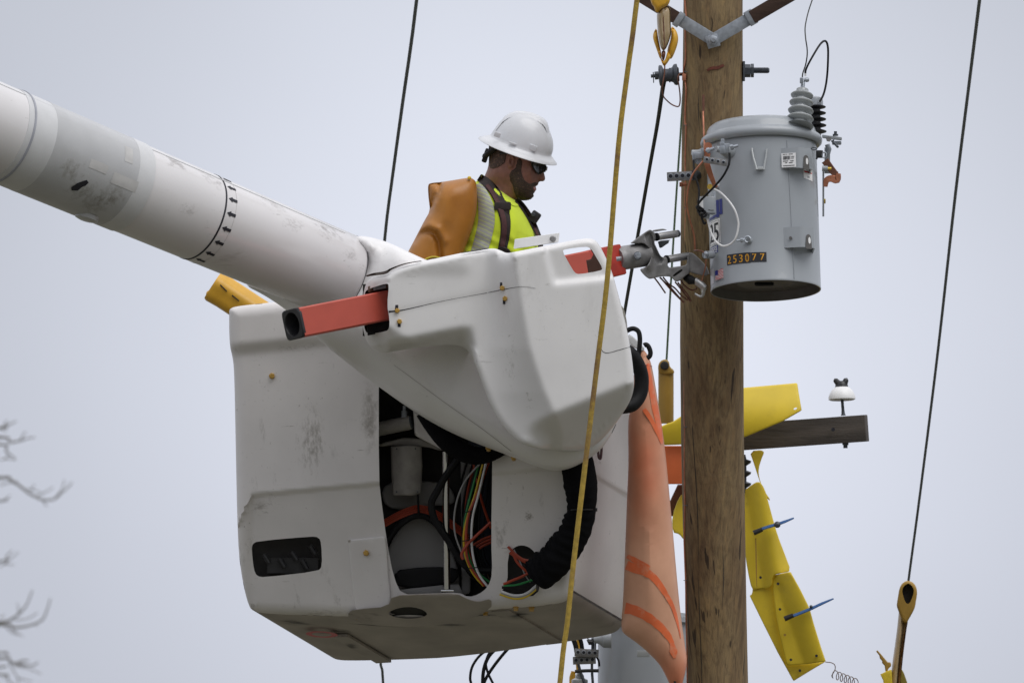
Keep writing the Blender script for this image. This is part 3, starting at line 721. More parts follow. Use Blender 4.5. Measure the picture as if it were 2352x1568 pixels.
q = MB(); q.lathe(bb + bax * 455 * k6, bax, [(26 * k6, 0), (26 * k6, 100 * k6)], 12); q.box(P(*C6(470, 672), ZT - .02), RGT * 20 * k6, UPV * 36 * k6, FWD * .008, .003)
q.build('terminal', M['galv'], bush)
q = MB(); q.lathe(P(*C6(495, 665), ZT - .0), (RGT + UPV * .05), [(24 * k6, 0), (24 * k6, 26 * k6), (30 * k6, 30 * k6), (26 * k6, 58 * k6), (14 * k6, 68 * k6)], 12); q.build('clamp_bolt', M['galv'], bush)
q = MB(); q.cyl(P(*C6(517, 620), ZT - .01), P(*C6(517, 578), ZT - .01), 12 * k6, n=10); q.build('lead_sleeve', M['white_label'], bush)
# arrester
ab = P(*C6(647, 1330), ZT - .19); aax = TW
prof = [(60 * k6, 0)]
for i in range(5):
    hh = 30 + i * 76
    prof += [(58 * k6, (hh - 12) * k6), (126 * k6, (hh + 8) * k6), (129 * k6, (hh + 14) * k6), (120 * k6, (hh + 20) * k6), (62 * k6, (hh + 40) * k6)]
q = MB(); q.lathe(ab, aax, prof, 36); arr = q.build('arrester', M['blackplastic'], tr)
q = MB(); q.lathe(ab + aax * 352 * k6, aax, [(80 * k6, 0), (96 * k6, 6 * k6), (98 * k6, 60 * k6), (92 * k6, 100 * k6), (60 * k6, 120 * k6), (5 * k6, 124 * k6)], 32); q.build('cap', M['tank'], arr)
for i in range(4):
    q = MB(); q.box(P(*C6(684, 938 + i * 13), ZT - .19 + .032), RGT * 24 * k6, UPV * 2 * k6, FWD * .002); q.build('cap_mark', M['ink'], arr)
# arrester mounting lugs, right of the lid
q = MB(); a_, b_ = P(*C6(720, 1345), ZT - .14), P(*C6(955, 1375), ZT - .14)
q.box((a_ + b_) / 2, (b_ - a_) / 2, UPV * 20 * k6, FWD * .03, .003); lug = q.build('lug_plate', M['tank'], tr)
q = MB(); q.box(P(*C6(895, 1425), ZT - .15), RGT * 55 * k6, UPV * 22 * k6, FWD * .028, .004); q.build('lug_clamp', M['galv'], lug)
q = MB(); q.lathe(P(*C6(880, 1340), ZT - .12), UPV, [(34 * k6, 0), (34 * k6, 24 * k6), (19 * k6, 26 * k6), (19 * k6, 58 * k6)], 10); q.build('bolt', M['darksteel'], lug)
q = MB(); q.lathe(P(*C6(798, 1378), ZT - .02), toc, [(34 * k6, 0), (34 * k6, 20 * k6)], 6); q.build('bolt', M['steel'], lug)
q = MB(); q.cyl(P(*C6(840, 1400), ZT - .03), P(*C6(908, 1472), ZT + .01), 15 * k6, n=10); q.lathe(P(*C6(850, 1395), ZT - .03), RGT, [(30 * k6, 0), (30 * k6, 14 * k6)], 12); q.build('bolt', M['darksteel'], lug)
q = MB(); q.tube(seq(C6, [(780, 1440), (800, 1500), (790, 1560)], ZT - .06), [30 * k6, 34 * k6, 26 * k6], 10); q.build('hinge', M['galv'], lug)
# hanger brackets (keyhole) - upper and lower
def bracket(ytop, ybot, name):
    hs = []
    for yy in (ytop, ybot): hs.append(((668 - yy) / PX - TR * .82 * ST) / CT)
    ht, hb = hs
    sec = [(R(19), TR), (R(30.5), .259), (R(33), .266), (R(43), .275), (R(45), .27), (R(60), TR)]
    o = MB()
    outer = [(T(a, ht, r_), T(a, hb, r_)) for a, r_ in sec]
    inner = [(T(a * .98 + .008, ht - .0, r_ - .006), T(a * .98 + .008, hb, r_ - .006)) for a, r_ in sec]
    vs = [v for pr in outer for v in pr] + [v for pr in inner for v in pr]; n = len(sec) * 2; fs = []
    for i in range(len(sec) - 1):
        a0, a1, b0, b1 = 2 * i, 2 * i + 1, 2 * i + 2, 2 * i + 3
        fs += [[a0, b0, b1, a1], [n + a0, n + a1, n + b1, n + b0], [a0, n + a0, n + b0, b0], [a1, b1, n + b1, n + a1]]
    o.add(vs, fs); br = o.build(name, M['tank'], tr, angle=50)
    # keyhole plates: a dark one paints its shade, a pale one the lit inside
    kk = MB(); c0 = T(R(38), hb + (ht - hb) * .30, .2715); tn = (T(R(43), 0, .275) - T(R(33), 0, .266)).normalized()
    pts = [c0 + tn * (.0105 * math.cos(a)) + TW * (.016 + .012 * math.sin(a)) for a in [i * math.pi / 8 for i in range(9)]] + [c0 - tn * .0135 - TW * .012, c0 - tn * .0135 - TW * .03, c0 + tn * .0135 - TW * .03, c0 + tn * .0135 - TW * .012]
    out = toc * .0015
    kk.add([p + out for p in pts] + [p - out for p in pts], [list(range(13)), list(range(13, 26))[::-1]] + [[i, (i + 1) % 13, 13 + (i + 1) % 13, 13 + i] for i in range(13)]); kk.build('keyhole', M['tank_in'], br)
    kk = MB(); pts2 = [c0 + tn * (.004 + .0055 * math.cos(a)) + TW * (.004 + .0135 * math.sin(a)) + out * 1.6 for a in [i * math.pi / 6 for i in range(12)]]
    kk.add(pts2 + [p - out for p in pts2], [list(range(12)), list(range(12, 24))[::-1]] + [[i, (i + 1) % 12, 12 + (i + 1) % 12, 12 + i] for i in range(12)]); kk.build('keyhole_lit_patch', M['white_label'], br)
    return br, ht, hb
br1, h1, h2 = bracket(344, 391, 'hanger_bracket')
br2, h3, h4 = bracket(526, 573, 'hanger_bracket')
kk = MB(); c0 = T(R(24), h3 - (h3 - h4) * .55, .239); tn = (T(R(30), 0, .259) - T(R(19), 0, TR)).normalized(); nn = tn.cross(TW)
kk.lathe(c0, -nn if nn.dot(toc) < 0 else nn, [(.006, -.002), (.006, .0035)], 12); kk.build('hole', M['tank_in'], br2)
def quad_label(p, name, m, parent, t=.0012):
    o = MB(); n_ = (p[1] - p[0]).cross(p[3] - p[0]).normalized()
    if n_.dot(toc) < 0: n_ = -n_
    o.add([v + n_ * t for v in p] + list(p), [[0, 1, 2, 3], [7, 6, 5, 4]] + [[i, (i + 1) % 4, 4 + (i + 1) % 4, 4 + i] for i in range(4)])
    return o.build(name, m, parent, smooth=False)
def onplane(a, b, c_, d, u, v): return (a * (1 - u) + b * u) * (1 - v) + (d * (1 - u) + c_ * u) * v
la = [T(R(19.2), h1 - .022, TR + .004), T(R(29.8), h1 - .022, .2575), T(R(29.8), h2 + .003, .2575), T(R(19.2), h2 + .003, TR + .004)]
off = (la[1] - la[0]).cross(la[3] - la[0]).normalized(); off = off if off.dot(toc) > 0 else -off
lab = quad_label([v + off * .003 for v in la], 'barcode_label', M['white_label'], br1)
qm = MB()
def lbar(u0, u1, v0, v1, dst):
    pp = [onplane(*la, u, v) + off * .0052 for u, v in ((u0, v0), (u1, v0), (u1, v1), (u0, v1))]
    dst.add(pp, [[0, 1, 2, 3]])
rb = random.Random(5); u = .12
while u < .62:
    w_ = rb.choice((.012, .02, .03)); lbar(u, u + w_, .2, .46, qm); u += w_ + rb.choice((.012, .02))
for v0, us in ((.06, ((.1, .3), (.34, .42), (.5, .8))), (.24, ((.68, .9),)), (.36, ((.68, .86),)), (.54, ((.1, .45), (.6, .85))), (.66, ((.25, .4), (.5, .78))), (.86, ((.1, .9),))):
    for a_, b_ in us: lbar(a_, b_, v0, v0 + .045, qm)
qm.build('barcode', M['ink'], lab, smooth=False)
# lifting lug
q = MB()
for pts in ([(1050, 612), (1062, 720), (1085, 820), (1098, 890)], [(1230, 622), (1215, 720), (1192, 820), (1180, 890)]):
    q.tube([TP(C4, x, y, .007 + .012 * (y - 600) / 290) for x, y in pts], .0042, 8, sub=3)
c0 = TP(C4, 1139, 868, .012); q.box(c0, RGT * .014, TW * .006, trad(C4, 1139, 868) * .008, .002)
q.build('lifting_lug', M['porcelain'], tr)
# secondary bushings with clamps
for (x, y, rr, nm) in ((770, 640, 17, 0), (520, 660, 15, 1)):
    a = TP(C4, x, y, -.01); d = trad(C4, x, y); d = (d + RGT * -.35).normalized()
    q = MB(); q.lathe(a, d, [(rr * 1.0 / PX, 0), (rr / PX, .02), (rr * .8 / PX, .032), (rr * .72 / PX, .04), (rr * .45 / PX, .058), (rr * .4 / PX, .08)], 24); q.build('secondary_bushing', M['tank'], tr)
def clampset(C, parts, name):
    root = None
    for i, (x, y, w_, h_, z, rot) in enumerate(parts):
        q = MB(); cs, sn = math.cos(rot), math.sin(rot)
        q.box(P(*C(x, y), z), (RGT * cs + UPV * sn) * w_, (UPV * cs - RGT * sn) * h_, FWD * .012, .003)
        o = q.build(name if i == 0 else 'clamp_jaw', M['galv'], tr if i == 0 else root)
        if i == 0: root = o
    return root
ZB = ZT + .27
clampset(C4, [(640, 605, .013, .018, ZB - .02, 0), (592, 625, .011, .015, ZB - .01, .1), (590, 560, .009, .01, ZB - .02, 0), (598, 525, .007, .012, ZB - .03, 0)], 'terminal_clamp')
q = MB(); q.cyl(P(*C4(690, 600), ZB - .01), P(*C4(790, 572), ZB - .01), .0058, n=10); q.lathe(P(*C4(690, 600), ZB - .01), (RGT + UPV * .28), [(.0105, 0), (.0105, .013)], 6); q.build('terminal_stud', M['galv'], tr)
clampset(C4, [(262, 725, .014, .022, ZB - .16, .1), (290, 700, .014, .012, ZB - .14, .1), (300, 770, .01, .012, ZB - .15, 0)], 'terminal_clamp')
clampset(C4, [(345, 655, .006, .016, ZB - .08, .1)], 'terminal_clamp')
q = MB(); q.cyl(P(*C4(390, 640), ZB - .04), P(*C4(496, 605), ZB - .03), .0065, n=10); q.lathe(P(*C4(400, 640), ZB - .04), (RGT + UPV * .28), [(.0115, 0), (.0115, .012)], 6); q.build('terminal_stud', M['galv'], tr)
# copper straps
q = MB(); ribbon(q, pic(C4, [(420, 545), (408, 600), (405, 680), (400, 780), (420, 860), (450, 950), (485, 1040), (490, 1090)]), [16, 16, 14, 13, 13, 12, 10, 7], lambda x, y: ZB - .07 - .0006 * max(0, y - 380), .003); q.build('copper_strap', M['copper'], tr)
q = MB(); q.lathe(P(*C4(415, 580), ZB - .068), toc, [(9 / PX, 0), (9 / PX, .004)], 16); q.build('strap_end', M['copper'], tr)
def hole_block(C, a, b, hh, z, dz, nh, name, parent, hz=.02):
    A, B = P(*C(*a), z), P(*C(*b), z + dz); ax_ = (B - A) / 2; c_ = (A + B) / 2
    n_ = ax_.normalized(); up_ = (UPV - n_ * UPV.dot(n_)).normalized(); fr = n_.cross(up_); fr = fr if fr.dot(toc) > 0 else -fr
    o = MB(); o.box(c_, ax_, up_ * hh, fr * hz, .002); bl = o.build(name, M['steel'], parent)
    for i in range(nh):
        p_ = A.lerp(B, (i + .6) / (nh + .25)) + fr * hz + up_ * .002
        o = MB(); o.lathe(p_, fr, [(hh * .62, -.002), (hh * .62, .0018), (hh * .45, .0025), (hh * .42, -.0005)], 16, True, False); o.build('screw_socket', M['galv'], bl)
        o = MB(); o.lathe(p_, fr, [(hh * .42, 0), (hh * .42, .0022)], 14); o.build('socket_hole', M['ink'], bl)
    return bl
hole_block(C4, (360, 745), (655, 795), .0125, ZB + .015, .005, 4, 'connector_block', tr)
# ground strap bolt and round brass bolt
q = MB(); q.lathe(P(*C7(312, 160), ZB - .13), (toc + RGT * -.7).normalized(), [(6.6 / PX, 0), (6.6 / PX, .005)], 20); q.build('brass_disc', M['brass'], tr)
q = MB(); q.cyl(P(*C7(318, 160), ZB - .13), P(*C7(392, 152), ZB - .16), 4 / PX, n=12); q.build('brass_bolt', M['copper'], tr)
q = MB(); q.lathe(P(*C7(380, 160), ZB - .17), RGT, [(8 / PX, 0), (8 / PX, 9 / PX)], 16); q.build('boss', M['tank'], tr)
# small grey control box with its side plate
BXZ = ZB - .10
bx = MB(); bx.box(P(*C7(262, 405), BXZ), (RGT * .98 + FWD * .2).normalized() * 17 / PX, TW * 19.5 / PX, (FWD * .98 - RGT * .2).normalized() * .028, .004); box_ = bx.build('control_box', M['tank'], tr)
q = MB(); q.box(P(*C7(285, 480), BXZ + .03), RGT * 12.5 / PX, TW * .6 / PX, FWD * .0012); q.build('box_seam', M['tank_in'], box_)
q = MB(); q.box(P(*C7(295, 477), BXZ + .031), RGT * 2.2 / PX, TW * .7 / PX, FWD * .0012); q.build('box_mark', M['ink'], box_)
q = MB(); q.box(P(*C7(190, 395), BXZ + .033), RGT * 4.4 / PX, TW * 9 / PX, FWD * .0012); bl_ = q.build('box_label', M['white_label'], box_)
q = MB(); q.box(P(*C7(371, 375), BXZ - .01), RGT * 2.2 / PX, TW * 26 / PX, FWD * .03, .001); q.build('side_plate', M['galv'], tr)
q = MB(); q.box(P(*C7(300, 532), BXZ), RGT * 12 / PX, TW * 1.6 / PX, FWD * .022, .001); q.build('shelf_plate', M['galv'], tr)
q = MB(); q.lathe(P(*C7(258, 545), BXZ), -TW, [(7.5 / PX, 0), (7.5 / PX, 6 / PX), (5.5 / PX, 8 / PX)], 16); q.build('cable_gland', M['tank'], box_)
# wires on the transformer
def wire(name, C, pts, r, m, parent=tr, sub=5, n=8):
    q = MB(); q.tube(seq(C, pts), r / PX, n, sub=sub); return q.build(name, m, parent)
wire('white_lead', C7, [(370, 195, ZB - .12), (430, 225, ZB - .09), (510, 295, ZB - .05), (590, 390, ZB - .03), (650, 490, ZB - .02), (690, 620, ZB - .02), (692, 720, ZB - .02), (660, 850, ZB - .02), (600, 930, ZB - .03), (510, 968, ZB - .04), (440, 950, ZB - .05), (370, 880, ZB - .08), (310, 750, ZB - .1), (270, 590, BXZ)], 2.3, M['white_wire'])
wire('black_lead', C4, [(683, 665, ZB), (684, 760, ZB + .01), (665, 840, ZB + .02), (600, 960, ZB + .02), (500, 1080, ZB + .0), (380, 1200, ZB - .03), (300, 1290, ZB - .05), (285, 1350, ZB - .05)], 2.6, M['black'])
wire('black_lead', C4, [(232, 755, ZB - .14), (240, 860, ZB - .12), (255, 960, ZB - .1), (295, 1080, ZB - .08), (302, 1200, ZB - .06), (285, 1290, ZB - .05)], 2.2, M['black'])
rc = random.Random(11)
for i in range(4):
    cx0, cy0 = C4(285 + i * 16 + rc.uniform(-6, 6), 1335 + i * 26)
    q = MB(); pts = []
    for j in range(15):
        a = j * .9 + i
        pts.append(P(cx0 + (5 + i * 1.1) * math.cos(a) + rc.uniform(-.8, .8) + j * .3, cy0 + (3.5 + i) * math.sin(a) + j * .35, ZB - .04 + .012 * math.sin(a * .7 + i)))
    q.tube(pts, 1.5 / PX, 7, sub=3); q.build('coiled_lead', M['black'], tr)
wire('black_lead', C7, [(185, 520, ZB - .05), (200, 600, ZB - .05), (230, 665, ZB - .05), (250, 640, ZB - .05)], 2.6, M['black'])
wire('copper_lead', C4, [(350, 770, ZB - .03), (290, 840, ZB - .04), (220, 940, ZB - .06), (172, 1080, ZB - .1), (152, 1220, ZB - .12), (152, 1340, ZB - .14), (185, 1500, ZB - .16), (215, 1600, ZB - .18), (242, 1720, ZB - .2), (250, 1880, ZB - .22)], 2.1, M['copper'])
q = MB(); q.tube([P(1615.5, 218, polez(1615, 218, .02)), P(1615.8, 258, polez(1615, 258, .025))], 2.9 / PX, 10); q.build('lead_sleeve', M['copper_dark'], tr)
wire('copper_lead', C19, [(970, 1050, ZP + .15), (975, 1200, ZP + .22), (980, 1320, ZP + .35), (985, 1420, ZB - .05)], 2.0, M['copper'])
wire('top_lead', C6, [(480, 632, ZT - .02), (487, 580, ZT - .02), (520, 480, ZT - .02), (538, 370, ZT), (537, 280, ZT), (522, 180, ZT), (513, 60, ZT - .05), (525, -40, ZT - .1), (560, -180, ZT - .15), (640, -420, ZT - .2), (700, -620, ZT - .2)], 1.5, M['cable'])
wire('jumper', C6, [(517, 580, ZT - .01), (522, 545, ZT), (560, 460, ZT + .02), (640, 320, ZT), (700, 230, ZT - .05), (745, 195, ZT - .08), (775, 215, ZT - .1), (790, 290, ZT - .13), (790, 420, ZT - .16), (782, 580, ZT - .18), (765, 720, ZT - .18), (735, 840, ZT - .17), (690, 925, ZT - .155)], 2.5, M['black'])
# lower ground stud with clamp, left stud
a = TP(C20, 1300, 385, -.005); d = trad(C20, 1300, 385)
q = MB(); q.lathe(a, d, [(8 / PX, 0), (7.5 / PX, .01), (5 / PX, .02)], 16); q.build('ground_boss', M['tank'], tr)
q = MB(); q.tube([a + d * .03 + RGT * .012 * math.cos(t_) + TW * (.012 * math.sin(t_)) for t_ in [0.2 + i * .5 for i in range(10)]], .0045, 8); q.cyl(a + d * .03 - RGT * .01, a + d * .035 - RGT * .042 - TW * .006, .0045, n=10); q.lathe(a + d * .03 - RGT * .018 - TW * .003, -RGT, [(.009, 0), (.009, .01)], 6); q.build('ground_clamp', M['galv'], tr)
q = MB(); q.cyl(P(*C20(935, 515), ZB - .2), P(*C20(875, 515), ZB - .15), 9 / PX, n=14); q.build('ground_boss', M['tank'], tr)
q = MB(); q.sphere(P(*C20(880, 505), ZB - .14), 6 / PX); q.cyl(P(*C20(870, 545), ZB - .14), P(*C20(890, 480), ZB - .14), 4 / PX, n=10); q.build('ground_clamp', M['galv'], tr)
wire('ground_lead', C20, [(868, 500, ZB - .14), (840, 482, ZB - .14), (800, 474, ZB - .15), (770, 476, ZB - .2)], 1.7, M['copper_dark'])
wire('ground_lead', C20, [(880, 560, ZB - .15), (872, 640, ZB - .2), (850, 720, ZB - .25), (830, 790, ZB - .25)], 1.5, M['copper'])
# right-hand fittings
q = MB(); ribbon(q, pic(C4, [(1880, 760), (1990, 905), (2045, 930)]), [18, 16, 10], lambda x, y: ZT - .05, .003); q.build('copper_strap', M['copper_dark'], tr)
q = MB(); ribbon(q, pic(C4, [(2052, 920), (2030, 1000), (1960, 985), (1900, 1010), (1888, 1090)]), [10, 18, 16, 14, 9], lambda x, y: ZT - .04, .003); q.build('copper_strap', M['copper'], tr)
q = MB(); q.box(P(*C4(1910, 760), ZT - .08), RGT * 6.5 / PX, UPV * 30 / PX, FWD * .004, .001); q.build('strip_plate', M['tank'], tr)
q = MB(); q.box(P(*C4(1860, 1180), ZT - .1), RGT * 2.0 / PX, UPV * 52 / PX, FWD * .02, .001); q.build('strip_plate', M['tank'], tr)
q = MB(); q.lathe(P(*C4(1870, 1270), ZT - .05), RGT, [(5.5 / PX, 0), (5.5 / PX, 3.5 / PX)], 6); q.build('bolt', M['brass'], tr)
q = MB(); q.cyl(P(*C4(1845, 860), ZT - .02), P(*C4(1915, 862), ZT - .02), 6.6 / PX, n=16); vo = q.build('valve', M['tank'], tr)
q = MB(); q.cyl(P(*C4(1912, 861), ZT - .02), P(*C4(1962, 861), ZT - .02), 3.6 / PX, n=10); q.build('brass_tip', M['brass'], vo)
q = MB(); q.box(P(*C4(1812, 680), ZT + .12), RGT * 8 / PX, UPV * 9 / PX, FWD * .012, .004); q.cyl(P(*C4(1775, 745), ZT + .12), P(*C4(1800, 640), ZT + .12), 2.2 / PX); rl = q.build('relief_valve', M['blackplastic'], tr)
q = MB(); q.tube([P(*C4(1872 + 28 * math.cos(a), 692 + 36 * math.sin(a)), ZT + .13) for a in [i * .45 for i in range(15)]], .0028, 6); q.build('pull_ring', M['galv'], rl)
q = MB(); q.tube([P(*C4(1745 + 36 * math.cos(a), 612 + 14 * math.sin(a)), ZT + .17) for a in [i * .45 for i in range(15)]], .0026, 6); q.build('wire_ring', M['darksteel'], tr)

# ------------------------------------------------ printed labels on the tank
def tpatch(u0, u1, h0, h1, r_, mb, n=10, skew=0.0):
    vs = []; fs = []
    for j in range(2):
        for i in range(n + 1):
            u = u0 + (u1 - u0) * i / n
            vs.append(T(u, (h0, h1)[j] + skew * (i / n), TR + r_))
    for i in range(n): fs.append([i, i + 1, n + 2 + i, n + 1 + i])
    mb.add(vs, fs)
def rect(x0, y0, x1, y1):
    xm, ym = (x0 + x1) / 2, (y0 + y1) / 2
    u0 = TS(x0, ym)[0]; u1 = TS(x1, ym)[0]
    return u0, u1, TS(xm, y1)[1], TS(xm, y0)[1]
def textmesh(body):
    cu = bpy.data.curves.new('lettering', 'FONT'); cu.body = body; cu.size = 1
    o = bpy.data.objects.new('lettering', cu); col.objects.link(o)
    dg = bpy.context.evaluated_depsgraph_get(); me = bpy.data.meshes.new_from_object(o.evaluated_get(dg))
    vs = [v.co.copy() for v in me.vertices]; fs = [list(p.vertices) for p in me.polygons]
    bpy.data.objects.remove(o); bpy.data.curves.remove(cu); bpy.data.meshes.remove(me)
    mnx = min(v.x for v in vs); mxx = max(v.x for v in vs); mny = min(v.y for v in vs); mxy = max(v.y for v in vs)
    return [((v.x - mnx) / (mxx - mnx), (v.y - mny) / (mxy - mny)) for v in vs], fs
def ttext(body, u0, u1, h0, h1, r_, mb, bold=0):
    uv, fs = textmesh(body)
    for dx in ([0] if not bold else [-bold, 0, bold]):
        mb.add([T(u0 + (u1 - u0) * u + dx, h0 + (h1 - h0) * v, TR + r_ + abs(dx) * .0) for u, v in uv], fs)
# "25"
u0, u1, hb_, ht_ = rect(1637.5, 507, 1660.5, 560)
q = MB(); tpatch(u0, u1, hb_ - .004, ht_, .0012, q, 10, .004); l25 = q.build('capacity_sticker', M['white_label'], tr, smooth=False)
q = MB()
fr_ = .0016
for (a0, a1, b0, b1) in ((.05, .95, .015, .03), (.05, .95, .965, .98), (.05, .075, .015, .98), (.925, .95, .015, .98)):
    tpatch(u0 + (u1 - u0) * a0, u0 + (u1 - u0) * a1, hb_ + (ht_ - hb_) * b0, hb_ + (ht_ - hb_) * b1, fr_, q, 4)
q.build('sticker_border', M['ink'], l25, smooth=False)
q = MB(); ttext('25', u0 + (u1 - u0) * .1, u0 + (u1 - u0) * .88, hb_ + (ht_ - hb_) * .1, hb_ + (ht_ - hb_) * .9, .0018, q, .01); q.build('numeral', M['ink'], l25, smooth=False)
# NON PCB
u0, u1, hb_, ht_ = rect(1638, 565.5, 1653, 582)
q = MB(); tpatch(u0, u1, hb_, ht_, .0012, q); lp = q.build('blue_sticker', M['blue_ink'], tr, smooth=False)
q = MB(); tpatch(u0 + (u1 - u0) * .08, u1 - (u1 - u0) * .08, hb_ + (ht_ - hb_) * .1, hb_ + (ht_ - hb_) * .2, .0016, q, 4); tpatch(u0 + (u1 - u0) * .08, u1 - (u1 - u0) * .08, hb_ + (ht_ - hb_) * .8, hb_ + (ht_ - hb_) * .9, .0016, q, 4)
ttext('NON PCB', u0 + (u1 - u0) * .08, u0 + (u1 - u0) * .92, hb_ + (ht_ - hb_) * .3, hb_ + (ht_ - hb_) * .72, .0016, q, .004); q.build('lettering', M['white_label'], lp, smooth=False)
# 253077
u0, u1, hb_, ht_ = rect(1672, 580.5, 1761.5, 604.5)
um = u0 + (u1 - u0) * .63
q = MB(); tpatch(u0, um, hb_, ht_, .0014, q, 10); tpatch(um + .004, u1, hb_ + .002, ht_ - .001, .0014, q, 8); ln = q.build('number_strip', M['decal_black'], tr, smooth=False)
q = MB()
for i, ch in enumerate('2530'):
    a = u0 + (um - u0) * (i + .12) / 4; b = u0 + (um - u0) * (i + .8) / 4
    ttext(ch, a + (b - a) * .1, b - (b - a) * .06, hb_ + .005, ht_ - .006, .0018, q, .0022)
for i, ch in enumerate('77'):
    a = um + (u1 - um) * (i + .16) / 2; b = um + (u1 - um) * (i + .78) / 2
    ttext(ch, a + (b - a) * .1, b - (b - a) * .06, hb_ + .009, ht_ - .007, .0018, q, .0015)
q.build('numeral', M['gold_ink'], ln, smooth=False)
# flag
u0, u1, hb_, ht_ = rect(1644, 620, 1662, 641)
q = MB(); tpatch(u0, u1, hb_, ht_, .0011, q, 8); fl = q.build('flag_sticker', M['white_label'], tr, smooth=False)
q = MB()
def wav(u): return .0016 * math.sin(u * 9)
def wpatch(a0, a1, b0, b1, r_, mb, n=8):
    vs = []; fs = []
    for j in (0, 1):
        for i in range(n + 1):
            uu = a0 + (a1 - a0) * i / n; vv = b0 if j == 0 else b1
            vs.append(T(u0 + (u1 - u0) * uu, hb_ + (ht_ - hb_) * vv + wav(uu), TR + r_))
    for i in range(n): fs.append([i, i + 1, n + 2 + i, n + 1 + i])
    mb.add(vs, fs)
for i in range(0, 13, 2): wpatch(0, 1, i / 13, (i + 1) / 13, .0016, q)
q.build('stripe', M['red_ink'], fl, smooth=False)
q = MB(); wpatch(0, .42, 6 / 13, 1, .002, q); q.build('canton', M['blue_ink'], fl, smooth=False)
u0, u1, hb_, ht_ = rect(1644, 642.5, 1662, 645.5); q = MB(); ttext('MADE IN THE U.S.A.', u0, u1, hb_, ht_, .0014, q); q.build('lettering', M['ink'], fl, smooth=False)
# blue curled logo strokes and small print, partly behind the box
q = MB()
def jstroke(xr, yt, yb, w_, hook):
    a = rect(xr - w_, yt, xr, yb); tpatch(*a, .0014, q, 3)
    a = rect(xr - w_ - hook, yb - w_ * .9, xr - w_ + .1, yb); tpatch(*a, .0014, q, 3)
jstroke(1668.3, 457, 492, 6.2, 2.2); jstroke(1660.5, 459, 499, 6, 8)
q.build('logo', M['blue_ink'], tr, smooth=False)
q = MB()
for (a, b, c_, d) in ((1643, 461, 1653, 470), (1643, 474, 1653, 487)): tpatch(*rect(a, b, c_, d), .0013, q, 3)
q.build('logo_block', mat('brown_print', (.12, .10, .09), .5), tr, smooth=False)
q = MB()
for (a, b, c_, d) in ((1638, 497, 1652, 499.5), (1638, 501, 1650, 503.5)): tpatch(*rect(a, b, c_, d), .0013, q, 3)
q.build('small_print', M['blue_ink'], tr, smooth=False)
# white notice on the right of the tank
u0, u1, hb_, ht_ = rect(1858, 383, 1879, 411)
q = MB(); tpatch(u0, u1, hb_, ht_, .0012, q, 5, -.004); nt_ = q.build('notice_label', M['white_label'], tr, smooth=False)
q = MB(); tpatch(u0 + .02, u1 - .02, hb_ + .024, hb_ + .03, .0016, q, 3); tpatch(u0 + .18, u1 - .1, hb_ + .015, hb_ + .018, .0016, q, 3); q.build('notice_print', M['red_ink'], nt_, smooth=False)
q = MB()
for hh in (.005, .009, .038): tpatch(u0 + .1, u1 - .1, hb_ + hh, hb_ + hh + .0015, .0016, q, 3)
q.build('notice_text', M['ink'], nt_, smooth=False)
# faint print column at the left rim
u0, u1, hb_, ht_ = rect(1634, 618, 1641, 652); q = MB(); tpatch(u0, u1, hb_, ht_, .001, q, 3); q.build('clear_sticker', mat('pale_print', (.5, .5, .52), .3), tr, smooth=False)
# mount arms at the back that hold the tank to the pole
q = MB()
for h_ in (.2, .5):
    a = TB + TW * h_; b = P(1650, 668 - h_ * PX, ZP); d = (b - a).normalized()
    q.cyl(a + d * TR * .95, a + d * (TR + .12), .03, n=12)
q.build('mount_arm', M['galv'], tr)

# connector block bolted to the pole
pb = thing('connector_block', 'silver drilled connector block bolted to the edge of the pole', 'connector', P(1562, 404, ZP + .13))
hole_block(C4, (-100, 965), (215, 950), .018, ZP + .13, 0, 4, 'block_body', pb, .015)
q = MB(); q.cyl(P(1590, 403, ZP + .13), P(1601, 403, ZP + .10), .02, n=14); q.build('block_neck', M['darksteel'], pb)
q = MB(); q.lathe(P(*C4(55, 1060), ZP + .1), RGT, [(.0095, 0), (.0095, .012), (.0065, .014), (.0065, .03)], 8); q.build('copper_bolt', M['copper'], pb)

def V3(x, y, z): return RGT * x + UPV * y - FWD * z

# ================================================================== lift bucket
EDG = [(526, 716), (528, 708), (545, 703), (600, 697), (870, 668), (1100, 645), (1300, 625), (1322, 640), (1330, 720), (1330, 1000), (1326, 1250), (1322, 1345), (1308, 1378), (1270, 1388), (1150, 1398), (900, 1416), (760, 1414), (620, 1409), (584, 1404), (571, 1392), (556, 1330), (546, 1250), (541, 1000), (538, 850), (534, 818), (527, 792)]
def bz_front(x, y):
    z = -.32 + .33 * (x - 526) / PX
    yl = 800 - .10 * (x - 527); z = z + .028 * sstep(yl + 22, yl - 14, y)
    yc = 1136 - .09 * (x - 570) + np.maximum(0, 578 - x) * 2.2
    z = z - .015 * sstep(yc - 1, yc + 5, y) - np.maximum(0, y - yc) * .26 / PX
    return z
HOLE1 = [(870, 820), (870, 1100), (876, 1150), (888, 1240), (904, 1325), (924, 1367), (990, 1362), (1055, 1359), (1075, 1371), (1100, 1364), (1121, 1347), (1131, 1318), (1128, 1240), (1131, 1050), (1131, 820), (1000, 810)]
HOLE2 = [(1166, 1275), (1180, 1256), (1200, 1250), (1222, 1259), (1236, 1282), (1240, 1330), (1236, 1366), (1190, 1372), (1152, 1368), (1149, 1360), (1166, 1340)]
HOLE3 = [(578, 1262), (580, 1248), (592, 1242), (714, 1231), (732, 1233), (738, 1246), (740, 1300), (730, 1311), (606, 1325), (590, 1322), (583, 1308)]
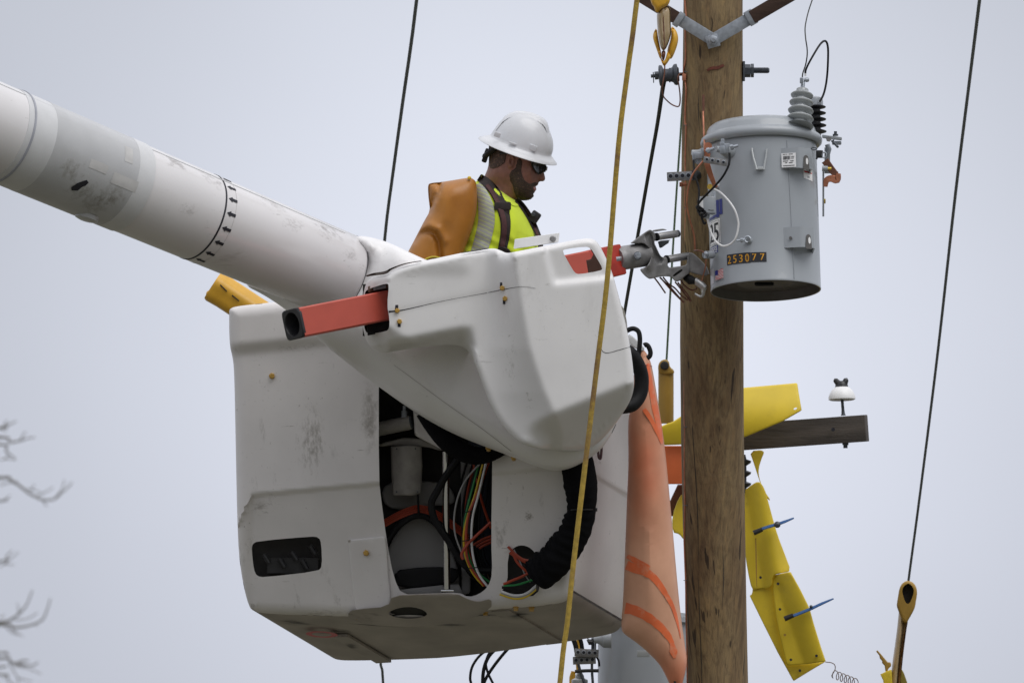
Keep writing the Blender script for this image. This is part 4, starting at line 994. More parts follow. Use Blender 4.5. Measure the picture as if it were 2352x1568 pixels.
add_spot(M['bucket_white'], (.17, .145, .115), [(P(715, 1010, -.2), (.11, .5, .25), 60, (1, 1, .4), .64, .86, .75), (P(850, 960, -.13), (.065, .5, .22), 26, (1, 1, .6), .60, .80, .65), (P(600, 1160, -.28), (.13, .3, .05), 40, (.4, 1, 1), .66, .82, .5), (P(575, 1385, -.3), (.06, .4, .06), 60, (1, 1, 1), .6, .78, .85), (P(700, 1400, -.25), (.35, .4, .035), 60, (.5, 1, 1), .62, .82, .6), (P(690, 800, -.25), (.28, .4, .03), 50, (.4, 1, 1), .68, .84, .5), (P(1215, 1180, .05), (.05, .4, .04), 70, (1, 1, 1), .66, .8, .8)], P(930, 1300, -.3))
bk = thing('lift_bucket', 'scuffed white two-person lift bucket with open compartment and small dark window', 'lift bucket', P(930, 1300, -.3))
shell = Sheet(EDG, 26, bz_front, 'edge', holes=[HOLE1, HOLE2, HOLE3], res=5.5, smooth_outline=2)
mb = MB(); shell.emit(mb, 'open', t=.004); front = mb.build('front_panel', M['bucket_white'], bk, angle=60)
def bV(x): return 1 - .38 * min(1, max(0, (x - 575) / 745))
# walls and bottom going back from the front panel's rim
loop = [(shell.p[i], shell.z[i]) for i in shell.bidx]
L = len(loop)
def wallpt(i, t):
    (x, y), z = loop[i % L]; s = bV(x) * t
    return P(float(x) + 185 * s, float(y) + 110 * s, float(z) - .004 * (t > 0) - .84 * s)
bot, side = MB(), MB()
for mbx, test in ((bot, lambda x, y: y > 1360 and 575 < x < 1316), (side, lambda x, y: not (y > 1360 and 575 < x < 1316) and not (y < 712 and 530 < x < 1325))):
    for i in range(L):
        (xa, ya), _ = loop[i]; (xb, yb), _ = loop[(i + 1) % L]
        if test(xa, ya) and (mbx is bot or test(xb, yb)):
            ks = 7
            vs = [wallpt(i, k / ks) for k in range(ks + 1)] + [wallpt(i + 1, k / ks) for k in range(ks + 1)]
            mbx.add(vs, [[k, k + 1, ks + 2 + k, ks + 1 + k] for k in range(ks)])
def weld(mb_):
    bm = bmesh.new()
    vv = [bm.verts.new(v) for v in mb_.v]
    for f in mb_.f:
        try: bm.faces.new([vv[i] for i in f])
        except ValueError: pass
    bmesh.ops.remove_doubles(bm, verts=bm.verts, dist=1e-4); bm.verts.index_update()
    o = MB(); o.add([v.co.copy() for v in bm.verts], [[v.index for v in f.verts] for f in bm.faces]); bm.free(); return o
bfl_spots = 1
def BB0(x, v): s = bV(x) * v; return P(x + 185 * s, 1415 - .05 * max(0, x - 760) + 110 * s, float(bz_front(np.array([x]), np.array([1400.]))[0]) - .03 - .84 * s)
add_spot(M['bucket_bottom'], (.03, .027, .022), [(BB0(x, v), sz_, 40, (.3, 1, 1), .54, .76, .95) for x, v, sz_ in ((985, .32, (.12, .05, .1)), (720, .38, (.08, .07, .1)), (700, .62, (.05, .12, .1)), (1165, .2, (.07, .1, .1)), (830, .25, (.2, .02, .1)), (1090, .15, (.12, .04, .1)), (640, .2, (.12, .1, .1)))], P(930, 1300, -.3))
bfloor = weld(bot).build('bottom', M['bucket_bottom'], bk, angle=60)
sides = [MB(), MB()]
for f in side.f:
    pts_ = [side.v[i] for i in f]; k_ = 0 if sum(project(p)[0] for p in pts_) / len(f) < 1050 else 1
    sides[k_].add(pts_, [list(range(len(f)))])
for sw in sides: weld(sw).build('side_wall', M['bucket_white'], bk, angle=60)
rear = MB(); rear.add([wallpt(i, 1.0) for i in range(L)], [list(range(L))]); rear.build('rear_wall', M['bucket_white'], bk)
def BB(x, v, off=0.0):
    """point on the bucket's underside: x along the near edge, v = 0 near .. 1 far"""
    yn = 1409 + (0 if x < 760 else -.05 * (x - 760)) ; s = bV(x) * v
    z = float(bz_front(np.array([x]), np.array([1400.]))[0]) - .03
    return P(x + 185 * s, yn + 6 + 110 * s, z - .84 * s) - Vector((0, 0, 1)) * off
def bstrip(x0, x1, v0, v1, off, m, name, parent):
    a = MB(); n = 5; vs = []
    for j in range(2):
        for i in range(n + 1): vs.append(BB((x0, x1)[j], v0 + (v1 - v0) * i / n, off))
    for j in range(2):
        for i in range(n + 1): vs.append(BB((x0, x1)[j], v0 + (v1 - v0) * i / n, -.004))
    fs = []
    N1 = n + 1
    for i in range(n): fs += [[i, i + 1, N1 + i + 1, N1 + i], [2 * N1 + i, i, i + 1, 2 * N1 + i + 1][::1], [N1 + i, 3 * N1 + i, 3 * N1 + i + 1, N1 + i + 1]]
    fs += [[0, N1, 3 * N1, 2 * N1], [n, N1 + n, 3 * N1 + n, 2 * N1 + n]]
    a.add(vs, fs); return a.build(name, m, parent, smooth=False)
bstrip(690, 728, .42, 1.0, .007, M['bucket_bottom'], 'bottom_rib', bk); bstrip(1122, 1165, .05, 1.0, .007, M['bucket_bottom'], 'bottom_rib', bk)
# oval drain opening and red ring underneath
q = MB(); el = [BB(905 + 0 * a, 0, 0) for a in (0,)]
def boval(xc, vc, rx, rv, off, m, name, r_in=None):
    a = MB(); n = 24; pts = [BB(xc + rx * math.cos(t), vc + rv * math.sin(t), off) for t in [2 * math.pi * i / n for i in range(n)]]
    if r_in is None: a.add(pts + [p + Vector((0, 0, .006)) for p in pts], [list(range(n))] + [[i, (i + 1) % n, n + (i + 1) % n, n + i] for i in range(n)])
    else:
        pin = [BB(xc + rx * r_in * math.cos(t), vc + rv * r_in * math.sin(t), off) for t in [2 * math.pi * i / n for i in range(n)]]
        a.add(pts + pin, [[i, (i + 1) % n, n + (i + 1) % n, n + i] for i in range(n)])
    return a.build(name, m, bk, smooth=False)
# flat rounded flange with the oval opening, below the compartment
FL = [(800, 1404), (818, 1398), (893, 1392), (900, 1366), (985, 1362), (1046, 1360), (1072, 1374), (1098, 1382), (1130, 1372), (1128, 1400), (1060, 1428), (960, 1440), (850, 1436), (800, 1420)]
OV = [(889, 1408), (905, 1398), (935, 1392), (965, 1396), (985, 1409), (970, 1417), (940, 1420), (908, 1417)]
fz = lambda x, y: -.105 + .33 * (x - 900) / PX - .004 - np.maximum(0, (y - 1366)) * 1.9 / PX
fsht = Sheet(FL, 2, fz, 'edge', holes=[OV], res=7, smooth_outline=1)
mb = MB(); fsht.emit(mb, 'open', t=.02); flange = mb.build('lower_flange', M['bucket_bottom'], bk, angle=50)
mb = MB(); Sheet(OV, 2, lambda x, y: fz(x, y) - .03, 'edge', res=6, smooth_outline=1).emit(mb, 'flat', t=.01); mb.build('oval_recess', M['hollow_shade'], flange)
mb = MB(); Sheet([(900, 1413.5), (935, 1411), (978, 1413), (966, 1418), (908, 1418)], 2, lambda x, y: fz(x, y) - .022, 'edge', res=5, smooth_outline=1).emit(mb, 'flat', t=.01); mb.build('oval_lining', M['bucket_white'], flange)
# sewn patch of skirt with a bolt, left of the compartment
PT = [(800, 1240), (884, 1231), (889, 1262), (893, 1330), (897, 1362), (893, 1400), (818, 1404), (808, 1330)]
psh = Sheet(PT, 3, lambda x, y: bz_front(x, y) + .012, 'edge', res=8, smooth_outline=0)
mb = MB(); psh.emit(mb, 'shell', t=.012); mb.build('skirt_patch', M['bucket_white'], front, angle=40)
def bolt(x, y, z, parent, r=6.5, n=6, ax=None):
    b = MB(); ax = ax or (toc + RGT * .05)
    b.lathe(P(x, y, z), ax, [(r * 1.15 / PX, -.004), (r * 1.15 / PX, .003), (r / PX, .004), (r / PX, .012), (r * .8 / PX, .0135)], n); return b.build('bolt', M['bolt_yellow'], parent, smooth=False)
bolt(624.6, 863, float(bz_front(np.array([624.]), np.array([863.]))[0]), bk)
bolt(841, 1269, float(bz_front(np.array([841.]), np.array([1269.]))[0]) + .012, bk)
for (x, v) in ((818, .02), (1104, .08), (1185, .0), (1216, .04)):
    b = MB(); p_ = BB(x, v, 0); b.lathe(p_ + Vector((0, 0, .01)), -Vector((0, 0, 1)), [(7.5 / PX, 0), (7.5 / PX, .012), (5.5 / PX, .013), (5.5 / PX, .024)], 8); b.build('bolt', M['bolt_yellow'], bfloor, smooth=False)
boval(676, .36, 36, .07, .006, M['red_ink'], 'red_ring', .62)
# ------------------------------------------------ compartment
def panel(pts, m, name, parent, z0, z1=None):
    z1 = z0 if z1 is None else z1
    zz = [z0] * len(pts) if not hasattr(z0, '__len__') else z0
    a = MB(); n = len(pts); fr = [P(x, y, z) for (x, y), z in zip(pts, zz)]; bk_ = [p + FWD * .012 for p in fr]
    a.add(fr + bk_, [list(range(n)), list(range(n, 2 * n))[::-1]] + [[i, (i + 1) % n, n + (i + 1) % n, n + i] for i in range(n)])
    return a.build(name, m, parent, smooth=False)
# fittings in the small window
panel([(570, 1222), (748, 1218), (750, 1336), (572, 1338)], M['hollow_shade'], 'window_recess', bk, -.42)  # dark panel painted as the shade behind the window
q = MB(); q.box(P(672, 1298, -.40), RGT * .10, UPV * .03, FWD * .01); q.build('valve_plate', M['blackplastic'], bk)
for x, y in ((612, 1282), (648, 1292), (676, 1276), (700, 1296), (718, 1262)):
    q = MB(); q.cyl(P(x - 6, y - 10, -.37), P(x + 6, y + 10, -.37), 6 / PX, n=10); q.build('fitting', M['blackplastic'], bk)
ZI = -.46
M['white_in_shade'] = mat('shaded_white_paint', (.30, .285, .265), .6, var=.25, scale=18)  # white fittings given a darker colour for the cavity's shade
inner_shaded = mat('shaded_white_liner', (.27, .265, .26), .6, var=.12, scale=6)  # white inner walls coloured grey to carry their shade
cav = panel([(840, 790), (1150, 790), (1150, 1385), (840, 1400)], M['hollow_shade'], 'compartment_back', bk, ZI)  # cavity panels are near-black so the colour supplies the shade
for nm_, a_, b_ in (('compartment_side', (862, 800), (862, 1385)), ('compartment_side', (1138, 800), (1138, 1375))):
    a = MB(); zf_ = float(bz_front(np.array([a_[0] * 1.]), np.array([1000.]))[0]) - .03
    a.add([P(*a_, zf_), P(*b_, zf_ - .17), P(*b_, ZI), P(*a_, ZI)], [[0, 1, 2, 3]]); a.build(nm_, M['hollow_shade'], bk, smooth=False)
a = MB(); a.add([P(855, 806, -.16), P(1145, 790, .0), P(1145, 792, ZI), P(855, 808, ZI)], [[0, 1, 2, 3]]); a.build('compartment_top', M['hollow_shade'], bk, smooth=False)
mb = MB(); Sheet(pic(C11, [(150, 1290), (170, 1120), (260, 990), (340, 930), (430, 950), (500, 1010), (570, 1120), (640, 1290), (640, 1440), (160, 1440)]), 6, ZI + .05, 'edge', res=9).emit(mb, 'flat', t=.02); mb.build('inner_wall', inner_shaded, bk)
mb = MB(); Sheet(pic(C11, [(120, 690), (530, 700), (600, 760), (620, 860), (420, 860), (140, 900)]), 6, ZI + .04, 'edge', res=9).emit(mb, 'flat', t=.02); mb.build('inner_wall', inner_shaded, bk)
mb = MB(); Sheet(pic(C11, [(190, 1290), (420, 1262), (640, 1270), (640, 1330), (590, 1380), (240, 1420)]), 4, ZI + .10, 'edge', res=8, smooth_outline=1).emit(mb, 'flat', t=.04); mb.build('black_tray', M['black'], bk)
mb = MB(); Sheet(pic(C11, [(240, 1415), (520, 1385), (640, 1380), (660, 1440), (250, 1450)]), 3, ZI + .14, 'edge', res=8, smooth_outline=0).emit(mb, 'flat', t=.02); mb.build('inner_ledge', inner_shaded, bk)
mb = MB(); Sheet(pic(C11, [(105, 452), (330, 398), (540, 480), (530, 505), (420, 470), (200, 462), (105, 475)]), 5, ZI + .14, 'edge', res=7, smooth_outline=1).emit(mb, 'flat', t=.1); mb.build('shelf_bracket', M['white_in_shade'], bk)
mb = MB(); Sheet(pic(C11, [(186, 470), (300, 462), (390, 470), (396, 600), (388, 780), (330, 795), (200, 795), (190, 640)]), 5, lambda x, y: ZI + .15 + .03 * np.sin(np.clip((x - 898) / 72, 0, 1) * math.pi), 'edge', res=5, smooth_outline=0).emit(mb, 'flat', t=.06); mb.build('valve_box', M['white_in_shade'], bk)
mb = MB(); mb.cyl(P(*C11(60, 365), ZI + .16), P(*C11(318, 312), ZI + .19), 47 * .34784 / PX, n=24); cy = mb.build('cylinder', M['white_in_shade'], bk)
mb = MB(); mb.lathe(P(*C11(318, 312), ZI + .19), (P(*C11(318, 312), ZI + .19) - P(*C11(60, 365), ZI + .16)), [(15 / PX, 0), (15.5 / PX, .004), (11 / PX, .006), (10 / PX, .002)], 24); mb.build('cylinder_cap', M['darksteel'], cy)
mb = MB(); mb.lathe(P(*C11(276, 262), ZI + .19), UPV, [(7 / PX, -.01), (7 / PX, .016), (4 / PX, .018), (4 / PX, .036)], 10); mb.build('fitting', M['galv'], cy)
mb = MB(); Sheet(pic(C11, [(334, 230), (350, 235), (560, 400), (620, 480), (540, 500), (345, 398)]), 5, ZI + .2, 'edge', res=7, smooth_outline=0).emit(mb, 'flat', t=.1); mb.build('side_bracket', M['bucket_white'], bk)
mb = MB(); mb.cyl(P(*C11(548, 505), ZI + .2), P(*C11(557, 1412), ZI + .2), 24 * .34784 / PX, n=20); mb.box(P(*C11(560, 1425), ZI + .2), RGT * .025, UPV * .005, FWD * .02, .001); rod = mb.build('chrome_rod', M['chrome'], bk)
mb = MB(); Sheet(pic(C11, [(648, 560), (720, 560), (712, 1440), (655, 1450)]), 3, ZI + .06, 'edge', res=9, smooth_outline=0).emit(mb, 'flat', t=.03); mb.build('inner_post', inner_shaded, bk)
def hose(pts, r, m, nm_='hose', C=C11, z=ZI + .2, sub=6, parent=bk):
    q = MB(); q.tube(seq(C, pts, z), r / PX, 8, sub=sub); return q.build(nm_, m, parent)
hose([(640, 540), (560, 650), (490, 770), (455, 850), (480, 960), (560, 1080), (640, 1210), (720, 1280), (860, 1290)], 8.5, M['black'], z=ZI + .22)
hose([(150, 1110), (220, 1010), (300, 950), (370, 925), (440, 945), (500, 1000), (560, 1080)], 7, M['black'], z=ZI + .13)
hose([(365, 780), (368, 850), (372, 920)], 2.6, M['black'], z=ZI + .15)
for i in range(4):
    hose([(140, 960 + i * 13), (260, 895 + i * 14), (380, 862 + i * 14), (500, 905 + i * 13), (640, 1000 + i * 15), (700, 1060 + i * 14)], 2.6, M['orange_w'], z=ZI + .11 + .006 * i)
hose([(800, 560), (690, 680), (632, 800), (606, 930), (612, 1050), (652, 1165)], 2.1, M['grey_w'], z=ZI + .27)
hose([(775, 560), (725, 750), (692, 880), (672, 1000), (690, 1150), (742, 1280), (850, 1372)], 2.7, M['green_w'], z=ZI + .26)
hose([(760, 560), (716, 750), (684, 880), (662, 1000), (680, 1150), (732, 1280), (850, 1385)], 3.2, M['black'], z=ZI + .25)
hose([(800, 560), (745, 780), (694, 930), (668, 1060), (682, 1200), (732, 1310), (800, 1390)], 2.6, M['yellow_w'], z=ZI + .275)
hose([(838, 560), (768, 760), (702, 920), (684, 1080), (702, 1240), (806, 1390)], 3.0, M['orange_w'], z=ZI + .28)
hose([(820, 560), (768, 780), (726, 950), (724, 1150), (762, 1300), (832, 1400)], 2.8, M['white_wire'], z=ZI + .29)
hose([(730, 560), (780, 800), (835, 970), (850, 1010)], 3.2, M['orange_w'], z=ZI + .2)
hose([(848, 970), (745, 1065), (690, 1120), (655, 1180), (665, 1215)], 3.4, M['orange_w'], z=ZI + .31)
for i in range(3): hose([(730 + i * 20, 1120 + i * 12), (800, 1080 + i * 22), (855, 1060 + i * 20)], 3, M['orange_w'], z=ZI + .22)
rh = random.Random(21)
for i in range(9):
    x0 = 660 + i * 19; dx = rh.uniform(-30, 30)
    hose([(x0 + 40, 545), (x0 + dx, 760), (x0 - 20 + dx, 980 + rh.uniform(-40, 40)), (x0 - 10, 1180), (x0 + 40 + rh.uniform(0, 30), 1330), (870, 1380)], rh.uniform(1.8, 3.4), M[rh.choice(('black', 'black', 'cloth', 'orange_w', 'grey_w'))], z=ZI + .10 + .008 * i)
for i in range(5):
    hose([(150 + i * 8, 300 + i * 24), (230, 290 + i * 26 + rh.uniform(-14, 14)), (330, 250 + i * 30)], 2.6, M['black'], z=ZI + .08)
for x_, y_ in ((225, 485), (350, 485), (225, 770), (365, 770)):
    b = MB(); b.lathe(P(*C11(x_, y_), ZI + .178), toc, [(2.2 / PX, 0), (2.2 / PX, .004)], 6); b.build('box_screw', M['darksteel'], bk)
for x_, y_, w_ in ((700, 900, 26), (690, 1090, 30), (735, 1270, 32)):
    b = MB(); b.tube([P(*C11(x_ - w_, y_ + 4), ZI + .30), P(*C11(x_, y_), ZI + .325), P(*C11(x_ + w_, y_ - 4), ZI + .30)], 1.2 / PX, 6); b.build('hose_tie', M['blackplastic'], bk)
# hoses bundled in the notch
ZN = -.02
panel([(1140, 1240), (1250, 1240), (1250, 1378), (1142, 1378)], M['hollow_shade'], 'notch_back', bk, -.13)
for pts, r, m in (([(960, 1130), (1010, 1180), (1060, 1215), (1130, 1230)], 3.2, 'orange_w'), ([(985, 1150), (1020, 1230), (1080, 1290), (1130, 1300)], 3.2, 'orange_w'), ([(970, 1170), (1040, 1215), (1090, 1240), (1130, 1255)], 3.0, 'orange_w'),
                  ([(930, 1380), (1000, 1350), (1070, 1320), (1140, 1270)], 3.2, 'orange_w'), ([(930, 1390), (1010, 1385), (1080, 1365), (1150, 1340)], 2.8, 'green_w'), ([(915, 1425), (1000, 1452), (1080, 1440), (1150, 1385)], 2.8, 'white_wire'),
                  ([(905, 1445), (1000, 1474), (1080, 1462), (1150, 1410)], 2.4, 'yellow_w'), ([(920, 1400), (1000, 1400), (1080, 1385), (1150, 1360)], 3.4, 'black'), ([(915, 1437), (1000, 1464), (1080, 1452), (1150, 1400)], 2.2, 'grey_w'), ([(1000, 1150), (1040, 1230), (1070, 1310), (1110, 1370)], 1.4, 'grey_w')):
    hose(pts, r, M[m], z=ZN - .02)

# ================================================================== boom, its end housing and the jib cover
M['residue'] = mat('sticker_residue', (.49, .485, .475), .5, var=.12, scale=20)
boom = thing('boom', 'long white tubular boom with grey wrap and ring of black arrows', 'boom', P(785, 650, .2))
A_img = Vector((.923, .3848))                    # picture direction towards the bucket
bend = P(785, 634, .22)
bfar = P(785 - 1700 * A_img.x, 634 - 1700 * A_img.y, .22 + 1700 * .60 / PX)
bax_ = (bend - bfar).normalized(); BR = 0.0
def bR(xc): return (98.5 + (785 - xc) * .0115) / PX
_bl = (bend - bfar).length
def bpt(xc):
    lo, hi = -.3, 1.2
    for _ in range(40):
        t = (lo + hi) / 2
        if project(bfar.lerp(bend, t))[0] < xc: lo = t
        else: hi = t
    return bfar.lerp(bend, lo)
def bpt_old(xc):
    """axis point of the boom under picture x"""
    y = 652 + (xc - 785) * A_img.y / A_img.x
    return P(xc, y, .22 + (785 - xc) / A_img.x * .60 / PX)
up_b = (UPV - bax_ * UPV.dot(bax_)).normalized(); sd_b = bax_.cross(up_b).normalized()
if sd_b.dot(toc) < 0: sd_b = -sd_b
def bring(c, r): return [c + (up_b * math.cos(a) + sd_b * math.sin(a)) * r for a in [2 * math.pi * j / 72 for j in range(72)]]
def btube(x0, x1, r, nm_, m, n=2, lip=.0):
    q = MB(); cs = [bpt(x0 + (x1 - x0) * i / n) for i in range(n + 1)]
    xs = [x0 + (x1 - x0) * i / n for i in range(n + 1)]; rg = [bring(c, bR(x) + r) for c, x in zip(cs, xs)]
    if lip: rg = [bring(cs[0], bR(x0) + r - lip)] + rg + [bring(cs[-1], bR(x1) + r - lip)]
    q.rings(rg, False); return q.build(nm_, m, boom)
add_spot(M['boom_white'], (.16, .14, .125), [(bpt(x) + (up_b * math.cos(R(w)) + sd_b * math.sin(R(w))) * bR(x), (sx, .12, sx * .55), sc_, (.35, 1, 1.1), .66, .86, k_) for x, w, sx, sc_, k_ in ((345, 40, .16, 34, .7), (430, 38, .2, 30, .6), (560, 36, .2, 30, .55), (690, 42, .22, 32, .75), (610, 60, .12, 60, .5), (745, 70, .1, 60, .5), (380, 100, .09, 60, .5), (520, 140, .2, 20, .35))], P(785, 650, .2))
add_spot(M['band_grey'], (.13, .115, .08), [(bpt(x) + (up_b * math.cos(R(w)) + sd_b * math.sin(R(w))) * bR(x), (.12, .12, .09), 40, (1, 1, .8), .62, .84, .6) for x, w in ((160, 128), (205, 138), (225, 120), (120, 110))], P(785, 650, .2))
q = MB(); q.rings([bring(bfar, bR(-784))] + [bring(bpt(x), bR(x)) for x in (-300, 0, 200, 400, 600, 780)] + [bring(bpt(785), bR(785) - .006), bring(bpt(785), bR(785) - .03)], True); bt_ = q.build('boom_tube', M['boom_white'], boom)
btube(783.4, 784.8, BR + .001, 'end_gap', M['ink'], lip=.0005)
btube(2, 67, BR + .0018, 'white_wrap', M['band_white'], lip=.0016); btube(67, 257, BR + .0024, 'grey_wrap', M['band_grey'], lip=.002); btube(257, 293, BR + .003, 'white_wrap', M['band_white'], lip=.0025)
btube(14, 18, BR + .005, 'wrap_seam', mat('grey_seam', (.33, .34, .38), .4), lip=.003)
rg_ = btube(455.5, 459, BR + .0012, 'marking_ring', M['ink'], lip=.001)
btube(480, 481, BR + .0008, 'faint_ring', mat('faint_line', (.5, .49, .48), .4), lip=.0006)
for i in range(9):
    a = R(8 + i * 20 - 4)
    def ap(u, w):     # u along the boom, w around it
        c = bpt(462 + u); aa = a + w / (bR(462) * PX)
        return c + (up_b * math.cos(aa) + sd_b * math.sin(aa)) * (bR(462 + u) + .0016)
    pts = [ap(0, 0), ap(9, -7), ap(9, -3.6), ap(20, -3.6), ap(20, 3.6), ap(9, 3.6), ap(9, 7)]
    q = MB(); q.add(pts, [[0, 1, 2, 5, 6], [2, 3, 4, 5]]); q.build('arrow_mark', M['ink'], rg_, smooth=False)
q = MB(); a = R(32)
q.tube([bpt(x) + (up_b * math.cos(a) + sd_b * math.sin(a)) * (bR(x) - .0008) for x in range(-300, 760, 40)], .0035, 6); q.build('top_rib', M['band_white'], boom)
q = MB(); a = R(150)
for x0 in (160,):
    q.add([bpt(x0 + u) + (up_b * math.cos(R(w)) + sd_b * math.sin(R(w))) * (bR(x0 + u) + .0036) for u, w in ((-16, 122), (-8, 117), (-2, 114), (4, 116), (2, 121), (-3, 124), (-6, 131), (-17, 134), (-22, 130), (-9, 124))], [[i, (i + 1) % 9, 9] for i in range(9)])
q.build('scuff_mark', M['ink'], boom, smooth=False)
for (x0_, x1_, w0_, w1_) in ((150, 190, 88, 99), (205, 262, 92, 106), (222, 240, 52, 74)):
    q = MB(); n_ = 6; vs_ = [bpt(x0_ + (x1_ - x0_) * i / n_) + (up_b * math.cos(R(w)) + sd_b * math.sin(R(w))) * (bR(x0_ + (x1_ - x0_) * i / n_) + .0034) for w in [w0_ + (w1_ - w0_) * j / 5 for j in range(6)] for i in range(n_ + 1)]
    q.add(vs_, [[j * 7 + i, j * 7 + i + 1, j * 7 + i + 8, j * 7 + i + 7] for j in range(5) for i in range(6)]); q.build('sticker_residue', M['residue'], boom)
q = MB(); q.lathe(bpt(222) - up_b * (bR(222) + .002) + sd_b * .02, -up_b, [(.05, -.012), (.045, .004), (.03, .009)], 20); q.build('underside_pad', M['band_grey'], boom)

# end housing of the boom (goes behind the jib cover)
TIP = [(812, 544), (832, 541), (870, 549), (905, 562), (950, 584), (1000, 606), (1100, 640), (1250, 655), (1390, 690), (1436, 780), (1440, 880), (1420, 970), (1385, 1030), (1345, 1058), (1310, 1076), (1275, 1082), (1235, 1072), (1180, 1050), (1110, 1024), (1045, 998), (985, 966), (930, 931), (870, 888), (800, 836), (720, 770), (660, 713), (620, 686), (594, 671), (575, 662), (562, 652), (600, 640), (690, 660), (780, 650), (838, 620), (840, 585)]
def ztip(x, y):
    z = .36 + .07 * sstep(820, 980, x) - .08 * sstep(760, 600, x)
    seam = (x - 880) * .80 + 812        # lower half turns under along a soft crease
    z = z - .24 * np.clip((y - seam + 20) / 190, 0, 1) ** 1.3 * sstep(700, 860, x)
    g = np.exp(-((x - 880) / 22) ** 2) * np.clip((640 - y) / 60, 0, 1)
    return z - .035 * g
tip = Sheet(TIP, 60, ztip, 'edge', res=9)
th = tag(None or MB(), 0, 0) if False else None
mb = MB(); tip.emit(mb, 'flat', t=.10); th = mb.build('boom_end_housing', M['gelcoat'], boom, angle=70)
q = MB(); ribbon(q, [(905, 838), (946, 868), (1020, 923), (1108, 985), (1174, 1036)], [.6, .9, .9, 1.0, 1.0], lambda x, y: float(tip.depth(x, y)[0]) + .0008, .0004, 6); q.build('seam', mat('seam_grey', (.30, .28, .26), .6), th)
for x, y in ((1122, 1027), (1180, 1049)):
    b = MB(); b.lathe(P(x, y - 3, .22), -UPV + FWD * -.3, [(6.5 / PX, 0), (6.5 / PX, .012), (4.5 / PX, .013), (4.5 / PX, .02)], 8); b.build('bolt', M['bolt_yellow'], th, smooth=False)

HOOD = [(893, 630), (906, 619), (960, 602), (1045, 584), (1075, 578), (1110, 573), (1135, 570), (1150, 575), (1163, 582), (1180, 579), (1240, 567), (1305, 554), (1345, 547), (1364, 549), (1377, 562), (1392, 592), (1405, 622), (1416, 660), (1432, 720), (1448, 795), (1456, 860), (1456, 895), (1446, 925), (1420, 965), (1392, 1000), (1366, 1024), (1335, 1036), (1290, 1038), (1240, 1032), (1195, 1018), (1158, 985), (1130, 940), (1108, 880), (1092, 838), (1078, 808), (1062, 795), (1030, 790), (960, 798), (900, 808), (872, 811), (852, 798), (838, 776), (832, 745), (832, 692), (837, 660), (846, 642), (862, 634)]
def zhood(x, y):
    z = .82 - .22 * (x - 890) / PX
    x1 = np.interp(y, [560, 620, 700, 800, 900, 1000], [1112, 1114, 1116, 1110, 1120, 1150]); x2 = np.interp(y, [560, 620, 700, 800, 850, 900, 950, 1000], [1178, 1184, 1196, 1216, 1232, 1250, 1272, 1290])
    t = np.clip((x - x1) / (x2 - x1), 0, 1); st_ = t ** 1.6
    z = z + .15 * st_
    z = z + .012 * sstep(1095, 1060, x) * sstep(640, 600, y)
    yb = 952 - .40 * (x - 1270)                 # front turns under
    low = np.maximum(0, y - yb) * sstep(1200, 1275, x)
    z = z - low * 1.5 / PX
    z = z - np.maximum(0, 893 - x) * 1.35 / PX
    yr = 786 - .20 * (x - 950)                  # lower edge of the arm cover rolls under
    z = z - np.maximum(0, y - (yr - 10)) * 2.0 / PX * sstep(1096, 1050, x)
    sg = -((x - 896) * 37 - (y - 752) * 52) / 63.8   # chamfered lower corner below the jib opening
    z = z - np.maximum(0, sg) * .9 / PX * sstep(985, 930, x)
    d1 = sstep(1246, 1256, x - (y - 570) * .28) * sstep(652, 643, y + (x - 1290) * .1)
    z = z - .016 * d1
    z = z - .02 * sstep(14, 0, np.abs(x - 1160) - 8) * sstep(606, 575, y)
    ys = 716 - .205 * (x - 893)
    return z + .0035 * sstep(1, -1, y - ys) * sstep(1180, 1100, x)
HW = [(1291, 576), (1300, 572), (1346, 566), (1358, 571), (1369, 590), (1385, 617), (1378, 622), (1330, 630), (1320, 627), (1306, 603)]
HB = [(836, 672), (842, 664), (860, 658), (889, 650), (894, 655), (892, 680), (888, 703), (892, 722), (895, 735), (893, 756), (884, 762), (848, 768), (838, 762), (833, 745), (834, 700)]
HB = [(836.5, 674), (844, 664), (889, 650), (893.5, 655), (889, 700), (895, 735), (894, 755), (886, 761), (848, 767), (838, 760), (835.5, 735)]
hood = Sheet(HOOD, 15, zhood, 'edge', holes=[HB, HW], res=5, smooth_outline=2, zsmooth=4)
jc = thing('jib_cover', 'moulded white cover wrapped around the red jib at the boom end', 'cover', P(1150, 820, .6))
add_spot(M['gelcoat'], (.2, .18, .15), [(P(1175, 850, .6), (.06, .5, .22), 55, (1, 1, .5), .68, .84, .6), (P(1215, 930, .6), (.05, .5, .12), 70, (1, 1, .6), .68, .82, .6), (P(1330, 640, .5), (.10, .4, .03), 60, (.5, 1, 1), .68, .82, .6), (P(1140, 590, .6), (.06, .4, .03), 50, (.5, 1, 1), .7, .84, .5)], P(1150, 820, .6))
mb = MB(); hood.emit(mb, 'open', t=.22); hm = mb.build('cover_shell', M['gelcoat'], jc, angle=70)
hz = lambda x, y: float(hood.depth(x, y)[0])
for x, y, sy in ((912, 713, -1), (917.5, 738, 1), (1153.5, 661.5, -1), (1160, 685.5, 1)):
    bolt(x, y, hz(x, y), hm, 5.4)
    q = MB(); q.box(P(x - 1.2, y + sy * 7.5, hz(x, y + sy * 7) - .0005), RGT * 4 / PX, UPV * 5.5 / PX, FWD * .002, .0018); q.build('bolt_slot', M['ink'], hm)
